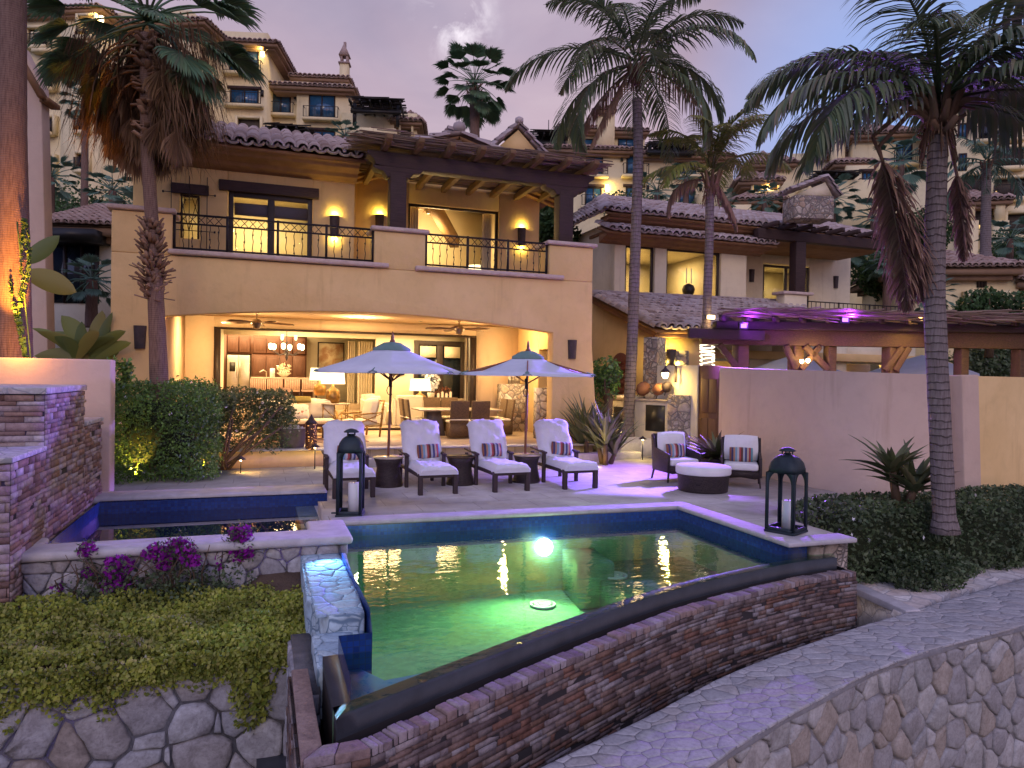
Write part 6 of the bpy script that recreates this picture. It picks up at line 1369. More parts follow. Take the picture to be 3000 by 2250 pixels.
for x, y, rz, l in ((GY(1342, 1200, 18.9).x, 19.0, PI, 'wicker dining chair with its back to the pool, left of the near pair'), (GY(1403, 1200, 18.9).x, 19.0, PI, 'wicker dining chair with its back to the pool, right of the near pair'),
    (GY(1222, 1200, 19.8).x, 19.8, R(90), 'wicker dining chair at the left end of the patio table, nearer the camera'), (GY(1205, 1200, 20.5).x, 20.5, R(90), 'wicker dining chair at the left end of the patio table, farther from the camera'),
    (GY(1470, 1200, 19.8).x, 19.8, R(-90), 'wicker dining chair at the right end of the patio table, nearer the camera'), (GY(1450, 1200, 20.5).x, 20.5, R(-90), 'wicker dining chair at the right end of the patio table, farther from the camera'),
    (GY(1272, 1180, 21.1).x, 21.1, 0, 'wicker dining chair on the far side of the patio table, left one'), (GY(1324, 1180, 21.1).x, 21.1, 0, 'wicker dining chair on the far side of the patio table, right one')): wchair(x, y, rz, l)
# stone pillars at the right of the patio, pierced white lantern
a, b = GY(1466, 1125, 21.3), GY(1549, 1253, 21.3); o = MB().box(a.x, b.x, 21.0, 21.6, PF, a.z).build('stone_pillar', P['midstone']); tag(o, 'rubble stone pillar in the right rear corner of the patio', 'pillar', None)
z_ = a.z; c0, c1 = GY(1494, 1100, 21.3), GY(1518, 1100, 21.3); wl = thing('white_lantern', 'square white fretwork lantern on top of the stone pillar', 'lantern', ((c0.x+c1.x)/2, 21.3, z_+.002))
w_ = (c1.x-c0.x)/2; m = MB(); 
for k in range(5):
    for g_ in (-1, 1): m.box(-w_+2*w_*k/4-.012, -w_+2*w_*k/4+.012, g_*w_-.012, g_*w_+.012, 0, .36); m.box(g_*w_-.011, g_*w_+.011, -w_+2*w_*k/4-.012, -w_+2*w_*k/4+.012, .001, .361)
for z in (0, .12, .24, .34): m.box(-w_-.01, w_+.01, -w_-.01, w_+.01, z+.002, z+.02)
m.build('fretwork', P['stonewhite'], wl, world=False)
a, b = GY(1567, 1136, 18.7), GY(1587, 1285, 18.7); o = MB().box(a.x, 7.9, 18.5, 18.78, PF, a.z).build('stone_pillar', P['midstone']); tag(o, 'narrow rubble stone jamb beside the right arch pier', 'pillar', None)
# ---------------------------------------------------------------- boundary wall, door, barbecue, right hand villa
def V2(px, D, py=1100): q = GD(px, py, D); return (q.x, q.y)
def wallseg(mb, pts, z0, zt, th, mi=0):
    o = offs(pts, -th); n = len(pts); zt = zt if isinstance(zt, list) else [zt]*n
    I = [(x, y, z0) for x, y in pts], [(x, y, z) for (x, y), z in zip(pts, zt)], [(x, y, z) for (x, y), z in zip(o, zt)], [(x, y, z0) for x, y in o]
    mb.grid([list(r) for r in I]); mb.add([I[0][0], I[1][0], I[2][0], I[3][0]], [(0, 1, 2, 3)]); mb.add([I[0][-1], I[1][-1], I[2][-1], I[3][-1]], [(3, 2, 1, 0)]); return mb
A_, B_, C_ = V2(1925, 20.4), V2(2044, 18.5), V2(2108, 17.75)
cur = smooth_path([(C_[0], C_[1], 2.40), (10.35, 12.8, 2.33), (10.25, 11.3, 2.30), (10.75, 10.35, 2.27), (12.2, 9.75, 2.24)], 7)
bw = MB(); wallseg(bw, [(p.x, p.y) for p in cur], -1, [p.z for p in cur], .28)
bwo = bw.build('boundary_wall', P['wall_pink']); tag(bwo, 'long smooth plaster wall closing the terrace on the right', 'wall')
MB().beam((12.28, 9.62, -1), (12.2, 9.72, 2.25), .42, .3).build('buttress', P['wall_pink'], bwo, bevel=.02)
b2 = MB(); wallseg(b2, [(12.45, 9.95), (16, 10.6)], -1, [2.24, 2.24], .3); tag(b2.build('boundary_wall', P['stucco']), 'shaded plaster wall right of the buttress, behind the right hedge', 'wall')
b3 = MB(); wallseg(b3, [A_, B_], .0, [2.46, 2.45], -.0+.25); b3o = b3.build('barbecue_wall', P['cream']); tag(b3o, 'lamp lit cream wall beside the plank door', 'wall')
dv = Vector((C_[0]-B_[0], C_[1]-B_[1], 0)); dl = dv.length; dn = dv.normalized(); ang = math.atan2(dn.y, dn.x)
pd = thing('plank_door', 'tall narrow plank door with arched head in the terrace wall', 'door', (B_[0], B_[1], 0), ang)
m = MB(); nk = 6; top = [(dl*i/10, 2.36+.09*math.sin(PI*(i/10*.5+.32))) for i in range(11)]
m.wallp([(0.02, 0), (dl-.02, 0)]+top[::-1], .03, .09); m.build('door_leaf', P['doorwood'], pd, world=False)
for x0, x1 in ((.14, dl/2-.02), (dl/2+.02, dl-.12)):
    for z0, z1 in ((.2, 1.1), (1.25, 2.1)): 
        if x1 > x0: MB().box(x0, x1, .012, .03, z0, z1).build('panel', P['doorwood'], pd, world=False, bevel=.006)
MB().lathe([(.02, 0), (.035, .03), (.01, .05)], (dl*.16, .0, 1.05), 8).build('handle', P['brass'], pd, world=False)
# barbecue counter
def loc_frame(name, label, cat, px, D, z): q = GD(px, 1100, D); return thing(name, label, cat, (q.x, q.y, z), 0)
c0, c1 = V2(1858, 20.3), V2(1958, 19.3); cd = Vector((c1[0]-c0[0], c1[1]-c0[1], 0)); ca = math.atan2(cd.y, cd.x); cl = cd.length
bq = thing('barbecue_counter', 'cream outdoor kitchen counter with black grille panel', 'counter', (c0[0], c0[1], .44), ca)
MB().box(0, cl, 0, .7, 0, 1.02).build('base', P['cream'], bq, world=False, bevel=.01); MB().box(-.03, cl+.0, -.05, .75, 1.02, 1.08).build('counter_top', P['counter'], bq, world=False, bevel=.01); MB().box(.38*cl, .93*cl, -.02, -.002, .2, .92).build('grille_panel', P['black'], bq, world=False)
g0 = V2(1795, 21.3); bg_ = thing('barbecue_grill', 'steel barbecue grill in its counter left of the palm trunk', 'grill', (g0[0], g0[1], .44), ca)
MB().box(0, .75, 0, .6, 0, .98).build('base', P['cream'], bg_, world=False); MB().box(.02, .73, -.04, .6, .981, 1.16).build('hood', P['steel'], bg_, world=False, bevel=.03); MB().box(.08, .68, -.02, -.002, .15, .8).build('door', P['black'], bg_, world=False)
s0, s1 = V2(1958, 19.0), V2(2024, 18.75); m = MB(); wallseg(m, [s0, s1], .2, [1.66, 1.66], .5); tag(m.build('stone_pillar', P['midstone']), 'rubble stone pier at the right end of the barbecue counter', 'pillar')
def jar(px, py, D, r, label, m='terracotta', tilt=.9, squash=.8):
    q = GD(px, py, D); t_ = thing('clay_jar', label, 'jar', q, R(70), 'clay jars on the barbecue counter'); t_.rotation_euler = (tilt, 0, R(50))
    MB().lathe([(r*.2, -r*1.1), (r*.7, -r*.8), (r, -r*.1), (r*.85, r*.5), (r*.5, r*.8), (r*.55, r*.95)], (0, 0, 0), 18).build('body', P[m], t_, world=False, smooth=True)
    s_ = MB(); 
    for k in range(4): a = PI/2*k; s_.tube([(r*.5*math.cos(a), r*.5*math.sin(a), -r*.6), (r*1.0*math.cos(a), r*1.0*math.sin(a), -r*1.25)], .012, 5)
    s_.build('stand', P['iron'], t_, world=False)
jar(1930, 1140, 19.6, .17, 'clay jar lying on an iron stand on the barbecue counter, left of the stone pier'); jar(1953, 1134, 19.5, .15, 'small dark round jar on top of the stone pier', 'leather')
jar(1885, 1138, 20.3, .2, 'large clay jar with a cut rim just right of the central palm trunk', 'terracotta', .6)
# wall lantern and lit sconce of the barbecue corner
q = GD(1949, 1098, 19.3); wl = thing('wall_lantern', 'lit coach lantern on the cream wall above the barbecue counter', 'wall lantern', q, ca)
MB().lathe([(.05, -.1), (.09, -.04), (.1, .05), (.06, .08)], (0, 0, 0), 8).build('glass', P['bulb'], wl, world=False); MB().lathe([(.14, .06), (.1, .12), (.04, .17), (.01, .24)], (0, 0, 0), 12).build('hood', P['leather'], wl, world=False)
m = MB(); m.tube([(0, 0, .2), (.06, .05, .27), (.2, .14, .25), (.22, .16, .05)], .012, 6); m.box(.19, .25, .15, .18, -.2, .25); m.build('bracket', P['leather'], wl, world=False)
lamp('POINT', q-Vector((.05, .12, .05)), 45, (1, .68, .2), size=.08)
# neighbouring villa
nv = thing('neighbour_villa', 'cream villa with stepped tiled roofs and tall lit windows to the right', 'house', (15, 24, .4))
NY = 24; X_ = lambda px, py=800, y=NY: GY(px, py, y).x
xl, xw1, xw2, xp, xw3, xw4, xr = X_(1800), X_(1832), X_(1918), X_(1935), X_(1953), X_(2112), X_(2187)
zt = 7.6; wb = 5.2; wt_ = 7.1
m = MB(); m.holes(xl, xr, 3.5, zt, NY, NY+.3, [(xw1, xw2, wb, wt_), (xw3, xw4, wb, wt_)]); m.box(xl, xl+.3, NY+.3, 30, 3, zt+.4); m.box(xr-.3, xr, NY+.3, 26.2, 3.5, zt)
x2a, x2b, x2c = X_(2236, 800, 26.2), X_(2372, 800, 26.2), X_(2492, 800, 26.2)
m.holes(xr, x2c, 3.5, zt+.3, 26.2, 26.4, [(x2a, x2b, 4.9, 7.25)]); m.box(x2c-.2, x2c, 26.4, 32, 3, zt+.3); m.build('upper_wall', P['cream'], nv, bevel=.02)
m = MB(); m.wallx([(19.3, .2), (27, .2), (27, 4.95), (24, 4.95), (19.3, 3.45)], 11.6, 11.85)
m.box(11.85, 13.5, 19.3, 19.5, 2.0, 3.45); m.build('side_wall', P['stucco'], nv)
for a, b, l in ((xw1, xw2, 'w'), (xw3, xw4, 'w')):
    f = door(a+.01, b-.01, wb, wt_, NY+.12, 0, .09, 'tall_window', nv, 'glass', 'frame', .08)
    MB().box(a-.12, b+.14, NY-.08, NY+.05, wt_-.02, wt_+.28).build('lintel', P['darkwood'], f, bevel=.01)
MB().box(xl-.05, xr-.4, NY-.16, NY+.1, wb-.12, wb-.01).build('window_sill', P['granite'], nv, bevel=.01)
door(x2a, x2b, 4.9, 7.2, 26.25, 1, .1, 'balcony_door', nv)
m = MB(); m.box(xl+.3, xr-.3, 29.8, 30, 4, 7.6); m.box(xl+.3, xr-.3, NY+.3, 29.8, 7.4, 7.5); m.box(xl+.3, xr-.3, NY+.3, 29.8, wb-.4, wb-.35); m.box(x2a-.5, x2c-.3, 29.8, 30, 4.5, 7.6); m.box(x2a-.5, x2c-.3, 26.45, 29.8, 7.5, 7.55); m.box(xr-.35, xr-.3, 26.2, 29.8, 4.5, 7.5)
m.build('room_shell', P['white_in'], nv)
lamp('AREA', ((xw3+xw4)/2, 27.5, 7.3), 130, (1, .66, .26), ((xw3+xw4)/2, 27.5, 4), size=3, size_y=2, name='neighbour_room_light'); lamp('AREA', ((x2a+x2b)/2, 28.2, 7.4), 200, (1, .7, .28), ((x2a+x2b)/2, 28.2, 4), size=3, size_y=1.5, name='neighbour_room_light')
lamp('AREA', (xw1+.4, 27.0, 7.3), 60, (1, .7, .28), (xw1+.2, 27.5, 4), size=1, size_y=1.5, name='neighbour_room_light')
q = GY(2060, 800, 27); tlamp(2060, 796, 27, 'small lit lamp shade inside the neighbour window', .16, .42, .5, e=8); 
q = GY(2004, 872, 24.9); ca_ = thing('candelabra', 'dark round candelabra with two thin candles on the neighbour window ledge', 'candelabra', (q.x, 24.6, wb-.02)); m = MB(); m.lathe([(.12, 0), (.03, .1), (.22, .3), (.26, .45), (.2, .62), (.03, .7)], (0, 0, 0), 14); m.build('body', P['black'], ca_, world=False, smooth=True)
m = MB(); m.tube([(-.1, 0, .7), (-.1, 0, 1.3)], .02, 6); m.tube([(.12, 0, .7), (.12, 0, 1.3)], .02, 6); m.build('candles', P['wax'], ca_, world=False)
# tiled roofs of the neighbour
ez = 8.05; roof(nv, (X_(1752)-.1, 23.2, ez), (X_(2570), 23.2, ez), (X_(2570), 29, ez+2.0), (X_(1752)+2.6, 29, ez+2.0))
ev = eave(X_(1752)+.1, X_(2560), 23.25, 24.1, ez-.03, .42); ev.box(X_(1752)+.6, X_(2560), 24.1, 26.1, ez-.45, ez-.33)
ev.build('eave_moulding', P['fascia'], nv, bevel=.02)
rl = MB(); tile_roof(rl, (X_(1752)-.1, 29, ez), (X_(1752)-.1, 23.2, ez), (X_(1752)+2.6, 29, ez+2.0), (X_(1752)+2.5, 29, ez+1.95)); ridge_tiles(rl, (X_(1752)-.1, 23.2, ez+.06), (X_(1752)+2.6, 29, ez+2.05)); rl.build('roof', P['tile'], nv)
roof(nv, (X_(1748), 23.15, 7.36), (X_(2235), 23.15, 7.36), (X_(2235), 24.0, 7.68), (X_(1748), 24.0, 7.68))
ev = eave(X_(1752), X_(2225), 23.2, NY-.01, 7.34, .3); ev.build('eave_moulding', P['fascia'], nv, bevel=.02)
roof(nv, (11.2, 18.9, 3.55), (19.0, 18.9, 3.62), (20.3, 24.0, 5.10), (11.35, 24.0, 5.12))
rk = MB(); ridge_tiles(rk, (11.25, 18.9, 3.62), (11.38, 24.0, 5.2), .15); rk.build('roof_ridge', P['tile'], nv)
ev = MB(); ev.beam((11.36, 19.05, 3.42), (11.5, 24, 4.96), .22, .2); ev.box(11.3, 13.0, 18.98, 19.3, 3.34, 3.50); ev.build('eave_moulding', P['fascia'], nv, bevel=.02)
m = MB(); yc = 21.9; n = 12
pts = [(yc-.75, .5)]+[(yc-.75*math.cos(PI*k/n), 2.2+.75*math.sin(PI*k/n)) for k in range(n+1)]+[(yc+.75, .5)]
m.wallx(pts, 11.56, 11.62); f = m.build('brick_screen', P['brickscreen'], nv); m = MB()
for r in range(9):
    for c_ in range(7):
        y = yc-.6+.2*c_+(.1 if r % 2 else 0); z = .7+.24*r
        if abs(y-yc) < .66 and z < 2.2+math.sqrt(max(0, .5-(y-yc)**2)): m.beam((11.55, y, z-.07), (11.50, y+.02, z+.09), .03, .1)
m.build('brick_teeth', P['brickscreen'], f)
for px0, px1, D, za, zb, l in ((1884, 1924, 21.2, .3, 3.3, 'tall rough stone pier beside the red brick screen'), (1934, 2010, 22.0, .3, 2.95, 'sconce lit rubble stone pier above the cream barbecue wall')):
    m = MB(); wallseg(m, [V2(px0, D), V2(px1, D-.3)], za, [zb, zb], .5); tag(m.build('stone_pillar', P['midstone']), l, 'pillar')
q = GD(1966, 1052, 21.75); s_ = thing('wall_sconce', 'brightly lit tapered sconce on the stone pier over the barbecue', 'sconce', q, ca, 'iron wall sconces')
MB().lathe([(.1, -.32), (.15, .3), (.14, .3), (.09, -.3)], (0, 0, 0), 10).build('shade', P['leather'], s_, world=False); lamp('POINT', q+Vector((.0, .02, .4)), 40, (1, .72, .15), size=.05); lamp('POINT', q+Vector((-.15, .02, -.1)), 18, (1, .72, .15), size=.05); lamp('POINT', q+Vector((.2, -.05, -.1)), 18, (1, .72, .15), size=.05)
for px, py, l in ((2202, 808, 'dark unlit sconce left of the neighbour balcony door'), (2448, 827, 'dark unlit sconce right of the neighbour balcony door')): q = GY(px, py, 26.2); sconce((q.x, 26.2, q.z), l, .28, .55, False)
m = MB(); m.wallp([(xr-.3, 3.6), (xr-.3, 4.75), (X_(2290, 800, 23.0), 5.05), (X_(2290, 800, 23.0), 5.45), (X_(2356, 800, 23.0), 5.45), (X_(2356, 800, 23.0), 3.6)], 22.8, 23.3); m.build('balcony_wall', P['cream'], nv, bevel=.03); MB().box(X_(2282, 800, 23), X_(2370, 800, 23), 22.7, 23.4, 5.45, 5.56).build('pier_cap', P['ledge'], nv, bevel=.02)
rail_run(.05, X_(2368, 800, 23), X_(2640, 800, 23), 23.05, 4.45, 5.25, 3, 6, False).build('balcony_railing', P['iron'], nv); MB().box(X_(2357, 800, 23), X_(2640, 800, 23), 22.9, 26.2, 4.2, 4.4).build('balcony_floor', P['cream'], nv)
np_ = thing('neighbour_pergola', 'dark timber pergola over the neighbour balcony', 'pergola', (X_(2335, 800, 23.1), 23.1, 5.5))
x = X_(2336, 800, 23.1); MB().box(x-.24, x+.24, 22.9, 23.3, 5.57, 7.55).build('post', P['darkwood'], np_, bevel=.02); MB().box(x-2.0, x+4.2, 22.95, 23.27, 7.56, 7.95).build('beam', P['darkwood'], np_, bevel=.02)
for k in range(8): MB().box(x-1.7+k*.78, x-1.56+k*.78, 22.3, 26.2, 7.96, 8.12).build('joist', P['darkwood'], np_)
# stone chimney with tiled cap on the neighbour roof
c0, c1 = GD(2308, 600, 27), GD(2426, 600, 27); ct = GD(2360, 582, 27).z; sc = thing('stone_chimney', 'broad rubble stone chimney with tiled gable cap on the right hand roof', 'chimney', ((c0.x+c1.x)/2, (c0.y+c1.y)/2, 8.5), R(-14))
hw = (c1-c0).length/2; MB().box(-hw, hw, -.5, .5, -.4, ct-8.5).build('stack', P['midstone'], sc, world=False, bevel=.03)
m = MB(); zc = ct-8.5; ap = GD(2400, 535, 27).z-8.5; tile_roof(m, (-hw-.1, -.62, zc+.1), (-hw-.1, .62, zc+.1), (hw*.55, .62, ap), (hw*.55, -.62, ap), .22, .3); tile_roof(m, (hw+.12, -.62, zc), (hw+.12, .62, zc), (hw*.55, .62, ap), (hw*.55, -.62, ap), .22, .3); m.build('cap_roof', P['tile'], sc, world=False)
m = MB(); m.wallp([(-hw+.05, zc+.02), (hw-.05, zc+.02), (hw*.55, ap-.1)], -.45, .45); m.build('cap_gable', P['cream'], sc, world=False)
# ---------------------------------------------------------------- big carved pergola beyond the wall
gp = thing('garden_pergola', 'massive carved timber pergola with reed roof beyond the plaster wall', 'pergola', GD(2400, 1100, 19.5))
def D_(px, D, z): q = GD(px, 1100, D); return Vector((q.x, q.y, z))
pa, pb = D_(2012, 19.3, 3.2), D_(3140, 19.3, 3.2)
def gbeam(p, q, w, h, name='beam', m='carved', bev=.02): return MB().beam(p, q, w, h).build(name, P[m], gp, bevel=bev)
gbeam(D_(2050, 19.3, 3.24), D_(3140, 19.2, 3.24), .32, .42)
gbeam(D_(2014, 18.95, 3.30), D_(2235, 18.9, 3.26), .22, .26, 'corbel', 'darkwood')
gbeam(D_(2090, 19.2, 3.54), D_(3140, 19.1, 3.56), .4, .22, 'beam', 'darkwood')
for px, w in ((2168, .34), (2330, .32), (2430, .26), (2608, .34), (2735, .2), (2815, .28), (2985, .3)):
    gbeam(D_(px, 19.3, .4), D_(px, 19.3, 3.03), w, w*.9, 'post', 'carved')
for a, b in ((2105, 2160), (2400, 2345), (2355, 2425), (2660, 2620), (2640, 2590), (2300, 2330)):
    gbeam(D_(a, 19.15, 3.03), D_(b, 19.15, 2.40), .16, .16, 'brace', 'carved')
for k in range(14):
    px = 2110+k*78; a, b = D_(px, 18.5, 3.70), D_(px+70, 24.5, 3.80); gbeam(a, b, .12, .16, 'rafter', 'darkwood', 0)
rd = MB()
for k in range(760):
    D = 18.2+random.random()**1.6*5.5; px = 2110+random.uniform(-20, 830)+(D-18.3)*8; L = random.uniform(.7, 2.2); a = D_(px, D, 3.80+(D-18.2)*.05+random.uniform(-.09, .10)); rd.tube([a, a+Vector((L*.92, -L*.34+random.uniform(-.25, .25), random.uniform(-.16, .12)))], random.uniform(.01, .02), 4)
rd.build('reed_cover', P['reed'], gp)
for px, py, l, tx in ((2178, 955, 'violet floodlight on the pergola edge, left one', (7.2, 10.8, .0)), (2475, 937, 'violet floodlight on the pergola edge, right one', (8.3, 9.0, .0))):
    q = GD(px, py, 18.25); fl = thing('flood_light', l, 'floodlight', q, R(-20), 'violet floodlights on the pergola')
    MB().box(-.12, .12, -.02, .08, -.09, .09).build('housing', P['black'], fl, world=False, bevel=.01); MB().box(-.07, .07, -.035, -.021, -.05, .05).build('lens', P['led'], fl, world=False); MB().tube([(0, .05, .08), (0, .12, .2)], .012, 5).build('bracket', P['black'], fl, world=False)
    fv = (Vector(tx)-q).normalized(); lamp('SPOT', q+fv*.15, 2600, (.34, .12, 1), tx, size=.12, spot=115, blend=.9)
    lamp('POINT', q+Vector((.05, -.22, .10)), 70, (.28, .04, 1), size=.05)
lamp('SPOT', GD(2178, 955, 18.0), 4200, (.24, .20, 1), (3.2, 12.4, .6), size=.1, spot=62, blend=1)
q = GD(2698, 922, 18.3); s_ = thing('spot_lamp', 'small round warm downlight hanging from the pergola left of the big palm', 'spotlight', q); MB().lathe([(.14, 0), (.12, .05), (.04, .12)], (0, 0, 0), 12).build('housing', P['leather'], s_, world=False); MB().lathe([(.11, -.012), (.11, -.004)], (0, 0, 0), 12).build('lens', P['bulb'], s_, world=False); lamp('SPOT', q-Vector((0, 0, .05)), 120, (1, .7, .2), q-Vector((.4, -1.2, 3)), size=.1, spot=140, blend=1)
q = GD(1808+100, 968, 18.6); q = GD(2083, 929, 20.4); s_ = thing('spot_lamp', 'small bright warm lamp under the slim palm trunk, above the lower tiled roof', 'spotlight', q); MB().box(-.1, .1, -.04, .04, -.05, .05).build('lens', P['bulb'], s_, world=False); MB().box(-.11, .11, .041, .1, -.06, .06).build('housing', P['black'], s_, world=False); lamp('POINT', q+Vector((0, -.2, -.1)), 10, WARM, size=.05)
q = GD(2358, 1060, 19.0); s_ = thing('spot_lamp', 'pair of bright bulbs low on the pergola post above the wall', 'spotlight', q); MB().lathe([(.02, -.05), (.06, 0), (.05, .06)], (-.1, 0, 0), 8).build('bulb', P['bulb'], s_, world=False); MB().lathe([(.02, -.05), (.06, 0), (.05, .06)], (.1, 0, .02), 8).build('bulb', P['bulb'], s_, world=False); lamp('POINT', q+Vector((0, -.25, .1)), 22, (1, .7, .2), size=.05)
for k, px in enumerate((2540, 2640, 2860, 2960)): lamp('POINT', D_(px, 18.6, 2.6), 5, (1, .72, .2), size=.1, name='pergola_lamp_light')
# long low building with lit recess behind the pergola
pb_ = thing('pool_house', 'long low cream building with a lit recess behind the pergola', 'house', GD(2300, 1100, 27)); u0, u1 = GD(1985, 1100, 25), GD(2680, 1100, 29)
dd = (u1-u0); dd.z = 0; L = dd.length; pb_.location = (u0.x, u0.y, 0); pb_.rotation_euler = (0, 0, math.atan2(dd.y, dd.x))
m = MB(); m.holes(0, L, 0, 3.5, 0, .3, [(.6, L*.24, .4, 2.75), (L*.36, L*.62, .4, 2.75), (L*.68, L*.86, .4, 2.78)]); m.build('front_wall', P['cream'], pb_, world=False); MB().box(-.1, L+.1, -.25, .0, 2.85, 3.15).build('cornice', P['stucco'], pb_, world=False, bevel=.02)
m = MB(); m.box(0, L, 2.2, 2.3, 0, 3.4); m.box(0, L, .3, 2.2, 3.3, 3.4); m.build('recess_wall', P['stucco_in'], pb_, world=False)
for x in (1.0, 2.4, 3.8): MB().box(x, x+1.0, 2.1, 2.19, .4, 2.5).build('door', P['doorwood'], pb_, world=False)
m = MB(); m.box(L*.72, L*.83, 1.6, 2.19, 1.5, 2.0); m.box(L*.735, L*.755, 1.7, 2.1, .9, 1.5); m.box(L*.79, L*.81, 1.7, 2.1, .9, 1.5); m.build('stone_mantel', P['stucco_in'], pb_, world=False)
Mx = world_of(pb_)
for fx, e in ((.1, 14), (.3, 8), (.5, 12), (.77, 90)): lamp('POINT', Mx @ Vector((L*fx, 1.2, 2.9)), e, (1, .74, .26), size=.2, name='pool_house_light')
for px, D, h, l in ((2325, 22.5, 2.75, 'white patio umbrella behind the wall, seen between the pergola posts'), (2700, 22.0, 2.8, 'white patio umbrella behind the wall, beside the big palm trunk')):
    q = GD(px, 1100, D); um_ = thing('patio_umbrella', l, 'umbrella', (q.x, q.y, .4), 0, 'white umbrellas beyond the wall'); hz = GD(px, 1040, D).z-.4
    MB().tube([(0, 0, 0), (0, 0, hz)], .03, 8).build('pole', P['pole'], um_, world=False); P_ = []
    for k in range(25): a = 2*PI*k/24; sc_ = math.cos(PI/8)/math.cos(((k/3) % 1-.5)*PI/4); P_.append([(r*sc_*math.cos(a), r*sc_*math.sin(a), z) for r, z in ((.02, hz), (.7, hz-.22), (1.5, hz-.55), (1.52, hz-.7))])
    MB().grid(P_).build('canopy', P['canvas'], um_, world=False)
lamp('POINT', D_(2350, 21, 1.2), 22, (.8, .85, 1), size=.3, name='courtyard_light')
# underwater lamp
pl = thing('pool_lamp', 'bright underwater lamp in the far wall of the pool', 'pool light', (4.1, 10.1, -.50)); MB().wallp([(.13*math.cos(PI*k/8), .13*math.sin(PI*k/8)) for k in range(16)], -.03, .03).build('lens', P['poollight'], pl, world=False)
lamp('SPOT', (3.95, 9.95, -.48), 330, (.62, 1, .40), (3.0, 8.0, -.9), size=.1, spot=150, blend=1, name='pool_lamp_light')
lamp('POINT', (3.98, 9.8, -.48), 5, (.8, 1, .55), size=.1, name='pool_lamp_light')
dr = thing('floor_drain', 'round pale drain cover on the pool floor, nearer one', 'drain', (*G(1590, 1775, -1.2).xy, -1.195), 0, 'drain covers'); 
for r0, r1 in ((.0, .06), (.09, .12), (.16, .19)): MB().lathe([(r1, 0), (r1, .03), (max(r0, .001), .035), (max(r0, .001), .0)], (0, 0, 0), 20).build('ring', P['wax'], dr, world=False)
dr2 = copy_tree(dr, loc=(*G(1800, 1690, -.78).xy, -.775), label='round bluish drain cover on the pool floor, close to the curved lip')
lamp('SPOT', (.75, 8.85, .05), 60, (.2, .55, 1), (.85, 6.6, -.3), size=.05, spot=120, blend=1, name='unseen_path_light')  # unseen blue lamp added to light the path stones
